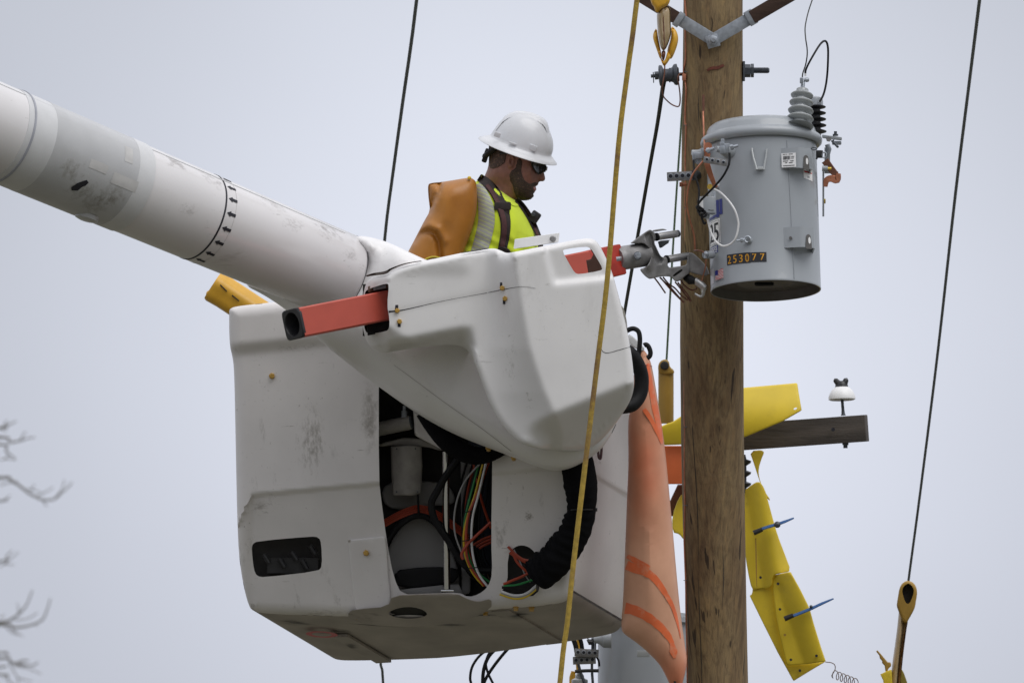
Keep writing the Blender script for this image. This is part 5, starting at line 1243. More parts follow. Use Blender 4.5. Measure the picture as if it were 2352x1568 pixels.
# fine parting line of the two halves
q = MB(); ln = [(893, 716), (930, 711), (1000, 695), (1060, 683), (1110, 674), (1160, 664), (1200, 658), (1230, 662)]
ribbon(q, ln, [4.5, 2.2, 1, .7, .8, 1.6, .6, .4], lambda x, y: hz(x, y) + .0012, .0006, 5); q.build('parting_line', M['ink'], hm)
q = MB(); ribbon(q, [(1381, 800), (1386, 808), (1398, 810), (1420, 804), (1449, 796)], [.8, 1.2, 1.2, 1.2, 1.2], lambda x, y: hz(x, y) + .0004, .0006, 5); q.build('parting_line', M['ink'], hm)
# dark slots and gaskets at the arm end and along the top
q = MB(); ribbon(q, [(841, 634), (858, 630), (885, 626), (900, 617), (930, 606), (968, 599)], [3, 6, 7, 4, 3, 1.5], lambda x, y: hz(x, y + 7) + .002, .001, 5); q.build('slot', mat('dark_brown_gap', (.045, .03, .022), .7), hm)
q = MB(); ribbon(q, [(1060, 581), (1095, 575), (1122, 570.5)], [1, 3, 2], lambda x, y: hz(x, y + 6) + .003, .001, 5); q.build('slot', M['ink'], hm)
# frame inside the arm opening
q = MB(); q.box(P(868, 660, .70), V3(.98, .2, -.6).normalized() * .045, UPV * .012, FWD * .02, .003); q.build('inner_frame', mat('rusty_frame', (.10, .06, .04), .6, var=.4, scale=60), jc)
q = MB(); q.box(P(872, 661, .725), V3(.98, .2, -.6).normalized() * .028, UPV * .006, FWD * .004, .001); q.build('inner_strip', M['galv'], jc)
q = MB(); q.box(P(872, 752, .68), V3(.98, .2, -.6).normalized() * .055, UPV * .022, FWD * .02, .003); q.build('inner_frame', M['black'], jc)
q = MB(); q.box(P(866, 712, .60), RGT * .055, UPV * .1, FWD * .01); q.build('inner_back', M['hollow_shade'], jc)
q = MB(); Sheet(pic(C18, [(1378, 300), (1418, 292), (1440, 250), (1405, 190), (1440, 190), (1540, 365), (1500, 420), (1398, 420)]), 2, .38, 'edge', res=4, smooth_outline=0).emit(q, 'flat', t=.02); q.build('dim_inner_wall', mat('dim_wall_brown', (.07, .03, .018), .7), jc)  # dark plate painting the dim inside wall of the cover
# white block with a bolt on top of the cover
wb = MB(); a_, b_ = P(1181, 563, .72), P(1284, 548, .70)
wb.box((a_ + b_) / 2 + UPV * .004, (b_ - a_) / 2, (UPV + RGT * .12).normalized() * .0185, FWD * .05, .003); wbo = wb.build('top_block', M['white_label'], jc)
q = MB(); q.lathe(P(1270, 548.5, .752), toc, [(.0125, -.003), (.0125, .004), (.009, .007), (.0085, .012)], 16); q.build('bolt', M['steel'], wbo)

# ================================================================== red jib through the cover, with its gripping head
JA = V3(.98, .198, -.75).normalized()
JW = V3(.72, .10, 0); JW = (JW - JA * JW.dot(JA)).normalized()
JU = JW.cross(JA).normalized(); JU = JU if JU.dot(UPV) > 0 else -JU
tilt = Matrix.Rotation(R(-7), 3, JA); JW, JU = tilt @ JW, tilt @ JU
J0 = P(671, 745, .95)
hsz = .0585
def J(s_, w_=0, u_=0): return J0 + JA * s_ + JW * w_ + JU * u_
lo_, hi_ = 1.0, 2.4
for _ in range(40):
    sR = (lo_ + hi_) / 2
    if project(J(sR))[0] < 1413: lo_ = sR
    else: hi_ = sR
jib = thing('jib', 'square red jib bar with black hollow end and grey roller gripping head', 'jib', J(.0))
q = MB(); hb_ = hsz - .0015; sq = [(c * hb_ * k1, s_ * hb_ * k2) for c, s_, k1, k2 in ((1, 1, 1, .9), (1, 1, .9, 1), (-1, 1, .9, 1), (-1, 1, 1, .9), (-1, -1, 1, .9), (-1, -1, .9, 1), (1, -1, .9, 1), (1, -1, 1, .9))]
q.rings([[J(s_, *p) for p in sq] for s_ in (.008, .8, sR - .05)], False); q.f.append(list(range(16, 24))); q.m.append(0); bar = q.build('bar', M['red'], jib, angle=30)
n = 32; ring_o = []; ring_c = []
for i in range(n):
    a = 2 * math.pi * i / n; c_, s_ = math.cos(a), math.sin(a)
    kq = (abs(c_) ** 8 + abs(s_) ** 8) ** (-1 / 8); ring_o.append((c_ * kq, s_ * kq)); ring_c.append((c_, s_))
def rg(s_, pts, k_): return [J(s_, p[0] * k_, p[1] * k_) for p in pts]
q = MB(); q.rings([rg(.014, ring_o, hsz), rg(.004, ring_o, hsz), rg(0, ring_o, hsz - .004), rg(.0, ring_c, hsz * .80), rg(.004, ring_c, hsz * .76), rg(.3, ring_c, hsz * .74)], False)
q.f.append([len(q.v) - n + i for i in range(n)]); q.m.append(0); q.build('end_cap', M['blackplastic'], jib, angle=40)
# right end: red clevis, collar and head
def jx(x):   # bar length for picture x along the axis
    return (x - 671) / PX / (JA.dot(RGT)) * 1.012
q = MB(); q.box(J(sR - .08, 0, -.002), JA * .08, JW * (hsz + .0), JU * (hsz + .002), .008); q.build('end_block', M['redsteel'], jib)
q = MB(); q.cyl(P(*C3(70, 745), .10), P(*C3(140, 735), .10), 5.2 / PX, n=14); q.build('stub_pin', M['galv'], jib)
q = MB(); q.lathe(P(*C3(140, 735), .10), RGT, [(5.3 / PX, 0), (5.3 / PX, .004), (3.4 / PX, .005), (3.2 / PX, .001)], 16); q.build('stub_end', M['steel'], jib)
zA, zB = sR, 0
ca = P(*C3(120, 735), .03); cb = P(*C3(610, 658), -.05); cax = (cb - ca).normalized()
q = MB(); q.lathe(ca, cax, [(24 / PX, -.01), (27.2 / PX, 0), (27.6 / PX, .006), (27.6 / PX, (cb - ca).length - .006), (26.8 / PX, (cb - ca).length)], 48); head0 = q.build('collar', M['steel'], jib)
q = MB(); q.lathe(P(*C3(450, 680), .055), (toc + RGT * .15).normalized(), [(8 / PX, -.004), (8 / PX, .003), (6 / PX, .004), (5.4 / PX, .012)], 20); q.build('collar_pin', M['galv'], head0)
q = MB(); q.tube([P(*C3(450 + 62 * math.cos(t_), 685 + 70 * math.sin(t_)), .058) for t_ in [.4 + i * .4 for i in range(13)]], .0018, 6); q.build('cotter_ring', M['darksteel'], head0)
q = MB(); ribbon(q, pic(C3, [(430, 470), (500, 540), (560, 640), (590, 740)]), [4, 11, 12, 4], lambda x, y: .0 + .052, .0006, 4); 
def zc_at(C, x, y):
    px, py = C(x, y); return .0
YK = [(318, 472), (345, 435), (640, 222), (688, 216), (740, 262), (800, 300), (806, 345), (800, 392), (738, 432), (800, 560), (860, 690), (905, 712), (962, 702), (990, 745), (990, 905), (1130, 880), (1285, 862), (1335, 832), (1338, 700), (1352, 640), (1385, 632), (1395, 760), (1400, 980), (1290, 1060), (1190, 1148), (1122, 1148), (1070, 1085), (1000, 1050), (830, 1062), (700, 1098), (650, 1100), (560, 1030), (478, 920), (560, 905), (650, 840), (700, 700), (690, 590), (640, 520), (560, 460), (430, 462)]
def zyk(x, y):
    cx_, cy_ = (x - 1406.8) / .12817, (y - 499.6) / .12817
    z = .005 - .12 * (cx_ - 600) / 1000
    ins = polydist(np.stack([np.atleast_1d(cx_), np.atleast_1d(cy_)], 1), [(650, 330), (690, 520), (760, 680), (840, 760)])
    return z - .02 * sstep(80, 30, ins) + .02 * np.exp(-((cx_ - 640) / 60) ** 2) * sstep(1000, 850, cy_)
SL = [(1050, 1060), (1062, 1030), (1230, 905), (1275, 925), (1268, 955), (1100, 1070)]
mb = MB(); Sheet(pic(C3, YK), 2.6, zyk, 'edge', res=3.2, smooth_outline=1, holes=[pic(C3, [(1075, 1050), (1095, 1020), (1230, 920), (1262, 932), (1250, 958), (1110, 1060)])]).emit(mb, 'flat', t=.06); yoke = mb.build('gripper_frame', M['steel'], jib, angle=45)
mb = MB(); Sheet(pic(C3, [(1045, 1065), (1060, 1020), (1240, 895), (1285, 925), (1275, 970), (1090, 1085)]), 1, lambda x, y: -.17, 'edge', res=3, smooth_outline=1).emit(mb, 'flat', t=.01); mb.build('slot_back', M['hollow_shade'], yoke)
mb = MB(); Sheet(pic(C3, [(1350, 640), (1385, 622), (1440, 645), (1560, 750), (1680, 885), (1730, 1012), (1678, 1050), (1540, 1022), (1400, 990), (1300, 905), (1345, 830)]), 2, lambda x, y: -.10 - .1 * (x - 1600) / 60 * .3 - .025 * sstep(0, 12, -(y - (582 + (x - 1584) * .95)) + 4) * 0, 'edge', res=3.2, smooth_outline=1).emit(mb, 'flat', t=.03); horn = mb.build('guide_horn', M['steel'], jib, angle=45)
mb = MB(); ribbon(mb, pic(C3, [(1380, 630), (1450, 655), (1570, 760), (1685, 890), (1728, 1010)]), 2.4, lambda x, y: -.085 - .03 * (x - 1600) / 60, .004, 4); mb.build('horn_rim', M['roller'], horn)
def roll(x0, y0, x1, y1, r, z):
    a, b = P(*C3(x0, y0), z), P(*C3(x1, y1), z - .06); d = (b - a).normalized(); L_ = (b - a).length
    q = MB(); q.lathe(a, d, [(r * .98 / PX, 0), (r / PX, .003), (r / PX, L_ - .003), (r * .95 / PX, L_)], 28); o = q.build('roller', M['roller'], jib)
    q = MB(); q.lathe(a - d * .008, d, [(r * 1.1 / PX, 0), (r * 1.1 / PX, .007)], 24); q.build('roller_collar', M['black'], o)
    q = MB(); q.lathe(b, d, [(r * .96 / PX, 0), (r * .96 / PX, .010), (r * .7 / PX, .013)], 24); q.build('roller_end', M['darksteel'], o)
roll(805, 345, 1145, 292, 8.6, -.02); roll(985, 748, 1325, 692, 8.8, -.06)
q = MB(); Sheet(pic(C3, [(700, 232), (790, 212), (900, 198), (950, 208), (985, 225), (900, 232), (740, 262)]), 1.6, -.12, 'edge', res=3, smooth_outline=1).emit(q, 'flat', t=.02); q.build('rear_arm', M['steel'], jib, angle=45)
q = MB(); Sheet(pic(C3, [(800, 420), (1060, 395), (1000, 425), (1018, 452), (960, 485), (880, 545), (838, 548), (828, 480)]), 1.6, -.14, 'edge', res=3, smooth_outline=1).emit(q, 'flat', t=.03); q.build('rear_lug', M['darksteel'], jib, angle=45)
for (x, y) in ((700, 358), (880, 762)):
    q = MB(); px_, py_ = C3(x, y); q.lathe(P(px_, py_, float(zyk(np.array([px_]), np.array([py_]))[0]) - .003), toc, [(2.8 / PX, 0), (2.8 / PX, .0045)], 14); q.build('pin_end', M['darksteel'], yoke)
q = MB(); q.tube(seq(C3, [(1320, 1070, -.12), (1400, 1120, -.10), (1480, 1140, -.09)]), [9 / PX, 11 / PX, 7 / PX], 14); q.build('hook_neck', M['black'], jib)
q = MB(); q.tube(seq(C3, [(1470, 1125, -.10), (1530, 1160, -.10), (1600, 1215, -.10), (1655, 1262, -.10)]), [8 / PX, 8.4 / PX, 8.4 / PX, 7.6 / PX], 16)
hk = q.build('hook', M['roller'], jib)
q = MB(); q.tube(seq(C3, [(1640, 1250, -.10), (1625, 1310, -.10), (1618, 1380, -.10), (1590, 1415, -.10), (1545, 1405, -.10), (1475, 1362, -.10)]), [7 / PX, 5.5 / PX, 4.4 / PX, 3.6 / PX, 3.2 / PX, 2.6 / PX], 12, sub=5); q.build('hook_tip', M['roller'], hk)
# copper offcuts held in the gripping head
cw = thing('copper_offcuts', 'bunch of bent copper wire ends hanging under the roller gripping head', 'wire', P(*C3(1000, 1150), -.16))
for pts in ([(745, 1070), (830, 1180), (950, 1355)], [(845, 1070), (960, 1180), (1060, 1275), (1170, 1400), (1290, 1525)], [(905, 1065), (1010, 1190), (1120, 1265), (1230, 1390), (1345, 1482)], [(1120, 1150), (1210, 1260), (1310, 1390), (1392, 1502)], [(1170, 1160), (1270, 1290), (1340, 1370), (1412, 1500)], [(1215, 1110), (1270, 1195), (1360, 1275), (1440, 1300), (1505, 1270), (1500, 1250)], [(860, 1075), (1000, 1240), (1150, 1400), (1250, 1495), (1285, 1518)]):
    q = MB(); q.tube(seq(C3, pts, -.17), 1.9 / PX, 7, sub=4); q.build('wire_end', M['copper_dark'], cw)

# ================================================================== sleeved hoses of the bucket
sl = MB(); ctr = [(1395, 480), (1420, 590), (1440, 720), (1448, 860), (1420, 990), (1350, 1120), (1250, 1240), (1150, 1318)]
rad = [34, 38, 39, 33, 35, 38, 41, 40]
pts, rs = catmull([P(*C11(*c), .22 - i * .028) for i, c in enumerate(ctr)], [r / PX for r in rad], 14)
rr = random.Random(2)
rs0 = list(rs)
rs = [r * (1 + (.05 * math.sin(i * 1.9) + rr.uniform(-.03, .03)) * (.25 + .75 * min(1, i / 45))) for i, r in enumerate(rs)]
wr = [(rr.uniform(0, 6.28), rr.uniform(.5, 1.5)) for _ in pts]
tn0 = Vector((0, 0, 1)); sl_r = []
for i, p_ in enumerate(pts):
    t_ = (pts[min(i + 1, len(pts) - 1)] - pts[max(i - 1, 0)]).normalized(); u_ = (FWD - t_ * FWD.dot(t_)).normalized(); w_ = t_.cross(u_); ring = []
    fade = min(1, max(.1, (i - 18) / 40))
    for j in range(36):
        a_ = 2 * math.pi * j / 36
        inner = .5 + .5 * math.cos(a_ - 1.57 * (1 if w_.dot(RGT) < 0 else -1))
        fold = math.sin(i * 1.15 + 1.6 * math.sin(a_ * 2 + i * .13) + .8 * math.sin(a_ * 3 + i * .31)) * .055 + math.sin(i * .47 + 2.2 * math.sin(a_ + i * .07)) * .035
        ring.append(p_ + (u_ * math.cos(a_) + w_ * math.sin(a_)) * (rs0[i] * (1 + fold * fade * (.35 + .9 * inner))))
    sl_r.append(ring)
sl.rings(sl_r, True)
hs_ = sl.build('hose_bundle', M['cloth'], None, angle=180); tag(hs_, 'thick wrinkled black sleeved hose curving from the white housing into the bucket notch', 'hose')
tie = MB(); tie.tube([P(*C11(1365, 892), .13 + .02), P(*C11(1400, 886), .13 + .065), P(*C11(1450, 886), .13 + .07), P(*C11(1500, 886), .13 + .06), P(*C11(1540, 886), .13)], 1.6 / PX, 6, sub=3); tie.box(P(*C11(1543, 887), .14), RGT * 2.5 / PX, UPV * 4 / PX, FWD * .006, .001); tie.build('cable_tie', M['blackplastic'], hs_)
cf = MB(); cf.tube([P(*C11(1152, 1205 + i * 24), .03 + .06 * math.sin(i / 9 * math.pi)) for i in range(10)], 2.2 / PX, 6); cf.build('sleeve_hem', M['blackplastic'], hs_)
s2 = MB(); s2.tube([P(*C18(x, y), z) for x, y, z in ((1640, 1030, .3), (1740, 1085, .3), (1815, 1180, .28), (1852, 1300, .26), (1838, 1440, .26), (1770, 1535, .28), (1660, 1560, .3))], [15 / PX, 16 / PX, 16 / PX, 16.5 / PX, 17 / PX, 16.5 / PX, 15 / PX], 20, sub=6)
tag(s2.build('hose', M['black'], None), 'smooth black hose looping out behind the right edge of the white cover', 'hose')
s3 = MB(); s3.tube(seq(C11, [(400, 240), (470, 340), (560, 440), (680, 515), (790, 530), (900, 490), (980, 430)], .06), [18 / PX, 20 / PX, 22 / PX, 22 / PX, 20 / PX, 18 / PX, 16 / PX], 18, sub=5)
tag(s3.build('hose', M['cloth'], None), 'black hose sagging under the boom end housing above the open bucket compartment', 'hose')
hk = MB(); hk.tube(seq(C11, [(1545, 440), (1555, 490), (1560, 540), (1572, 550), (1578, 500), (1578, 470)], .16), 3.0 / PX, 10, sub=4)
tag(hk.build('ring_hook', mat('maroon_steel', (.10, .05, .055), .5, .3), None), 'small dark maroon hook hanging below the white cover by the bucket', 'hook')

# ================================================================== insulating blanket and its hooks
C22 = lin(1263.3, 717.8, .5423)
BL = [(385, 148), (405, 165), (421, 192), (433, 232), (450, 330), (474, 480), (490, 600), (505, 760), (520, 920), (540, 1150), (556, 1300), (572, 1410), (581, 1470), (576, 1508), (562, 1568), (552, 1596), (530, 1600), (508, 1576), (485, 1525), (462, 1485), (420, 1442), (370, 1398), (325, 1368), (303, 1348), (302, 1310), (309, 1225), (316, 1050), (322, 900), (326, 780), (333, 640), (330, 480), (336, 420), (350, 300), (365, 190)]
zbl = lambda x, y: .06 - .16 * (y - 800) / 770 + .006 * np.sin(y * .021 + x * .05) * np.sin(x * .06 - y * .009) + .012 * np.exp(-(((x - 1475) - (y - 1000) * .06) / 20.0) ** 2) * np.clip((y - 900) / 300, 0, 1)
bs = Sheet(pic(C22, BL), 62, zbl, 'puff', .10, res=3.4, smooth_outline=2, )
mb = MB(); k0 = len(bs.p); bs.emit(mb, 'mirror', zc=zbl)
bp = bs.p; cp = np.stack([(bp[:, 0] - 1263.3) / .5423, (bp[:, 1] - 717.8) / .5423], 1)
STRIPES = [([(324, 1068), (352, 1079), (400, 1096), (440, 1122), (480, 1175), (520, 1245), (542, 1320), (554, 1378)], [40, 38, 34, 30, 24, 17, 9, 3]),
           ([(326, 1030), (342, 1038), (375, 1056), (420, 1082)], [16, 20, 22, 24]),
           ([(318, 1250), (360, 1260), (420, 1292), (470, 1332), (503, 1372), (520, 1404)], [46, 42, 38, 34, 28, 14]),
           ([(416, 215), (426, 300), (444, 400), (462, 480), (474, 556)], [12, 20, 26, 24, 10]),
           ([(398, 408), (424, 446), (452, 500), (470, 548)], [18, 18, 16, 8]), ([(516, 1395), (523, 1430), (528, 1462)], [14, 34, 10])]
tan = np.array((.72, .395, .255)); org = np.array((.70, .145, .045)); mid = np.array((.74, .25, .135))
g1 = np.exp(-(((cp[:, 0] - 390) / 95) ** 2 + ((cp[:, 1] - 650) / 270) ** 2)) * 1.0
g2 = np.exp(-(((cp[:, 1] - 1570) / 130) ** 2)) * .95
g3 = sstep(420, 150, cp[:, 1]) * .15
nz = .5 + .5 * np.sin(cp[:, 0] * .045 + 1.3 * np.sin(cp[:, 1] * .019)) * np.sin(cp[:, 1] * .027 + .7)
wear = np.clip(g1 * (.75 + .4 * nz) + g2 + g3, 0, 1)
cc = tan[None] * (1 - wear[:, None]) + mid[None] * wear[:, None]
nv = len(mb.v); colr = [(float(c[0]), float(c[1]), float(c[2]), 1.0) for c in cc] + [(.5, .12, .045, 1.0)] * (nv - k0)
mb.c = colr
blk = thing('insulating_blanket', 'long rolled orange and tan rubber blanket hanging beside the bucket from black hooks', 'blanket', P(1500, 1150, .05))
blo = mb.build('rubber_sheet', M['blanket'], blk, angle=180)
M['stripe'] = mat('orange_stripe', (.80, .165, .055), .42, var=.16, scale=12, dark=(.72, .33, .2), dscale=16, dlo=.52, dhi=.72)
for pth_, ws_ in STRIPES:
    pth_, ws_ = catmull([Vector(p_) for p_ in pth_], ws_, 3); pth_ = [(p_.x, p_.y) for p_ in pth_]; ws_ = [w_ * rr.uniform(.88, 1.1) for w_ in ws_]
    q = MB(); ribbon(q, pic(C22, pth_), [w_ * .5423 for w_ in ws_], lambda x, y: float(bs.depth(x, y)[0]) + .0016, .0, 2); q.build('stripe', M['stripe'], blo, angle=180)
q = MB(); ex, ey = C22(529, 1562); q.lathe(P(ex, ey, float(bs.depth(ex, ey)[0]) - .001), toc, [(3.2 / PX, 0), (3.2 / PX, .002)], 14); q.build('eyelet', M['hollow_shade'], blk)
q = MB(); ribbon(q, pic(C22, [(392, 222), (412, 222), (433, 228)]), 1.6, lambda x, y: float(bs.depth(x, y)[0]), .002, 3); q.build('fold_line', M['red'], blo)
for i, (pp, lb) in enumerate((([(1725, 905), (1760, 888), (1795, 888), (1828, 915), (1838, 980), (1832, 1060), (1822, 1130)], 'tall bent black rubber hook standing up behind the white cover'), ([(1872, 1030), (1890, 1022), (1912, 1040), (1928, 1085), (1922, 1120), (1898, 1138)], 'short black rubber hook curling over the top of the orange blanket'))):
    q = MB(); q.tube(seq(C18, pp, .17 + i * .02), 5.6 / PX, 12, sub=4)
    tag(q.build('blanket_hook', M['black'], None), lb, 'hook')
pl = MB(); Sheet(pic(C18, [(1735, 925), (1790, 960), (1850, 1020), (1885, 1060), (1850, 1085), (1760, 1030), (1735, 990)]), 3, .10, 'edge', res=5, smooth_outline=1).emit(pl, 'flat', t=.03)
tag(pl.build('hanger_plate', M['band_white'], None), 'worn white hanger plate between the two black hooks over the blanket', 'plate')

# ================================================================== folded amber line hose standing in the bucket
lh = thing('line_hose', 'yellow amber plastic hose cover sticking up out of the bucket under the boom', 'line hose', P(545, 690, -.55))
A0, A1 = P(492, 658, -.62), P(660, 768, -.62); la_ = (A1 - A0).normalized(); ll = (A1 - A0).length
upn = (UPV - la_ * UPV.dot(la_)).normalized(); sdn = la_.cross(upn)
def flute(c, r):
    o = []
    for j in range(48):
        a = 2 * math.pi * j / 48; rr_ = r * (1 + .05 * math.cos(5 * a + .5) - .16 * math.exp(-((a - 4.2) / .16) ** 2))
        o.append(c + (upn * math.cos(a) + sdn * math.sin(a)) * rr_)
    return o
q = MB(); q.rings([flute(A0 + la_ * .03, 25 / PX), flute(A0, 33 / PX), flute(A0 - la_ * .008, 36 / PX), flute(A0 + la_ * .002, 39 / PX), flute(A0 + la_ * .025, 38 / PX), flute(A0 + la_ * .05, 37 / PX), flute(A0 + la_ * ll, 37 / PX)], True); q.build('tube', M['amber'], lh)
q = MB(); q.sphere(P(480, 676, -.60), 7 / PX, sc=(1, 1.3, 1)); q.build('lip_bead', M['amber'], lh)
for (x0, y0, x1, y1) in ((506, 654, 521, 669), (533, 678, 549, 691)):
    q = MB(); q.tube([P(x0, y0, -.62 + .066), P((x0 + x1) / 2, (y0 + y1) / 2, -.62 + .067), P(x1, y1, -.62 + .066)], 1.4 / PX, 6); q.build('dark_slit', M['hollow_shade'], lh)

# ================================================================== the lineworker
ZM = -.48
man = thing('person', 'lineworker in white hard hat, dark glasses, hi-vis yellow shirt and amber rubber sleeves', 'person', P(1130, 1330, ZM))
HD = pic(C2, [(440, 1000), (478, 910), (488, 800), (495, 640), (520, 480), (620, 350), (800, 280), (1000, 290), (1130, 380), (1190, 560), (1212, 720), (1206, 830), (1188, 880), (1176, 930), (1180, 970), (1190, 1010), (1198, 1045), (1192, 1072), (1168, 1088), (1122, 1086), (1110, 1096), (1112, 1112), (1100, 1138), (1068, 1146), (1066, 1152), (1080, 1172), (1082, 1190), (1070, 1212), (1044, 1238), (1046, 1275), (1022, 1305), (980, 1321), (900, 1322), (845, 1306), (822, 1335), (806, 1400), (815, 1500), (760, 1640), (420, 1640), (360, 1300), (385, 1120)])
def whead(x, y):
    cx_ = (x - 1033.6) / .18311; cy_ = (y - 218.2) / .18311
    w = .080 * (1 - .58 * sstep(1010, 1150, cx_) * sstep(780, 900, cy_))
    w = w - .018 * sstep(950, 1150, cy_) * sstep(860, 760, cx_)
    w = w - .010 * np.exp(-(((cx_ - 1120) / 60) ** 2 + ((cy_ - 900) / 50) ** 2))
    w = w + .007 * np.exp(-(((cx_ - 1010) / 70) ** 2 + ((cy_ - 980) / 60) ** 2))
    return w
class HeadSheet(Sheet):
    def depth(s, x, y):
        x = np.atleast_1d(np.asarray(x, float)); y = np.atleast_1d(np.asarray(y, float))
        u = s.soft(x, y, pdist(np.stack([x, y], 1), s.out))
        return ZM + whead(x, y) * np.sqrt(np.clip(1 - (1 - u) ** 2, 0, 1)) ** 1.08
head = HeadSheet(HD, 46, ZM, 'puff', .08, res=2.6, smooth_outline=1)
body = MB(); head.emit(body, 'mirror', zc=ZM)
hd = lambda x, y: float(head.depth(x, y)[0])
# ear
ear = Sheet(pic(C2, [(718, 775), (735, 738), (775, 724), (808, 738), (818, 780), (806, 830), (800, 890), (775, 938), (748, 945), (728, 905), (712, 850)]), 7, ZM + .078, 'puff', .026, res=1.8, smooth_outline=2,)
def zear(x, y):
    cx_, cy_ = (x - 1033.6) / .18311, (y - 218.2) / .18311
    return ZM + .074 - .020 * np.exp(-(((cx_ - 768) / 24) ** 2 + ((cy_ - 830) / 48) ** 2))
ear.zf = zear; ear.z = ear.depth(ear.p[:, 0], ear.p[:, 1]); ear.emit(body, 'flat', t=.008)
# trunk, limbs, hands (mostly hidden by clothing and the bucket)
def limb(pts, rs): body.tube([P(x, y, ZM + z) for x, y, z in pts], [r / PX for r in rs], 20, sub=5)
limb([(1140, 425, 0), (1138, 470, 0), (1124, 560, 0), (1112, 700, -.02), (1110, 800, -.03), (1112, 880, -.03)], [34, 44, 66, 72, 70, 68])
for s in (1, -1):
    hx = 0 if s > 0 else 26
    limb([(1112 + hx * .4, 470, s * .07), (1068 + hx, 480, s * .115), (1036 + hx, 510, s * .145), (1004 + hx, 575, s * .145), (990 + hx, 612, s * .15), (1040 + hx, 632, s * .16), (1085 + hx, 642, s * .165), (1100 + hx, 645, s * .165)], [26, 23, 24, 24, 22, 21, 17, 17])
    limb([(1112, 860, s * .085 - .03), (1120, 980, s * .10 - .05), (1130, 1080, s * .10 - .06), (1120, 1200, s * .10 - .1), (1112, 1300, s * .10 - .12), (1115, 1325, s * .1 - .12)], [52, 46, 36, 33, 24, 24])
    limb([(1100, 1325, s * .1 - .13), (1130, 1332, s * .1 - .1), (1175, 1338, s * .11 - .06), (1200, 1340, s * .12 - .04)], [22, 22, 20, 12])
    hz_ = s * .165; h0 = (1096 + hx, 645)
    limb([(h0[0], h0[1], hz_), (h0[0] + 22, h0[1] + 4, hz_), (h0[0] + 42, h0[1] + 9, hz_)], [16, 22, 20])
    for f, (ln_, dz) in enumerate(((34, .030), (40, .011), (37, -.009), (29, -.028))):
        limb([(h0[0] + 40, h0[1] + 8, hz_ + dz), (h0[0] + 40 + ln_ * .5, h0[1] + 12, hz_ + dz * 1.1), (h0[0] + 40 + ln_ * .85, h0[1] + 24, hz_ + dz * 1.1), (h0[0] + 40 + ln_, h0[1] + 38, hz_ + dz)], [6, 5.6, 5, 4.4])
    limb([(h0[0] + 12, h0[1] + 6, hz_ + s * .03), (h0[0] + 28, h0[1] + 20, hz_ + s * .045), (h0[0] + 44, h0[1] + 32, hz_ + s * .04)], [7, 6.5, 5])
bo = body.build('body', M['skin'], man, angle=180)
rm = bo.modifiers.new('one_surface', 'REMESH'); rm.mode = 'VOXEL'; rm.voxel_size = .0033; rm.use_smooth_shade = True
smo = bo.modifiers.new('soften', 'SMOOTH'); smo.factor = .5; smo.iterations = 3
def overlay(name, outline, m, off, res=2.6, R_=3, holes=(), k_=1, jag=0, seed=1, base=hd):
    o_ = pic(C2, outline)
    if jag:
        rj = random.Random(seed); rs_ = resample(chaikin(o_, 1), 2.2); o_ = [(a + rj.uniform(-jag, jag), b + rj.uniform(-jag, jag)) for a, b in rs_]; k_ = 0
    bf = lambda x, y: np.array([base(float(a), float(b)) for a, b in zip(x, y)]) + off
    mb_ = MB(); Sheet(o_, R_, bf, 'edge', res=res, smooth_outline=k_, holes=holes).emit(mb_, 'shell', t=off + .003); return mb_.build(name, m, man, angle=180)
overlay('beard', [(846, 800), (900, 805), (905, 880), (892, 960), (915, 1040), (960, 1095), (1010, 1115), (1050, 1098), (1090, 1092), (1106, 1100), (1106, 1118), (1085, 1132), (1055, 1138), (1044, 1158), (1052, 1195), (1048, 1215), (1066, 1222), (1046, 1242), (1050, 1275), (1024, 1306), (980, 1324), (900, 1326), (848, 1308), (810, 1240), (780, 1130), (750, 1060), (742, 985), (770, 952), (812, 930), (836, 870)], M['beard'], .0045, jag=.9)
overlay('hair', [(488, 560), (560, 480), (800, 500), (900, 640), (905, 800), (860, 800), (840, 745), (800, 718), (760, 700), (722, 716), (700, 780), (690, 850), (640, 890), (560, 925), (484, 930)], M['hair'], .0035, jag=1.2, seed=4)
overlay('lips', [(1052, 1150), (1072, 1146), (1083, 1175), (1084, 1192), (1070, 1200), (1052, 1185)], M['lip'], .003, res=1.6, R_=1.5)
# sunglasses
gl = overlay('sunglasses', [(1000, 800), (1060, 812), (1150, 840), (1206, 872), (1214, 905), (1204, 955), (1192, 972), (1172, 968), (1155, 985), (1120, 1002), (1085, 985), (1050, 930), (1020, 880)], M['lens'], .016, R_=4, res=2.2)
q = MB(); q.tube([P(*C2(x, y), z) for x, y, z in ((620, 738, ZM + .078), (700, 728, ZM + .084), (800, 742, ZM + .09), (900, 770, ZM + .088), (1000, 800, ZM + .082), (1060, 822, ZM + .07))], 2.4 / PX, 8, sub=3); q.build('temple_arm', M['blackplastic'], gl)
q = MB(); q.tube([P(*C2(x, y), z) for x, y, z in ((895, 766, ZM + .091), (940, 782, ZM + .09), (1010, 806, ZM + .086))], 2.6 / PX, 8, sub=3); q.build('red_trim', M['red_ink'], gl)
q = MB(); q.tube([P(*C2(1216, 900), ZM + .012), P(*C2(1207, 950), ZM + .012)], 2.0 / PX, 8); q.build('lens_highlight', M['white_label'], gl)  # white strip painting the highlight on the front of the lens
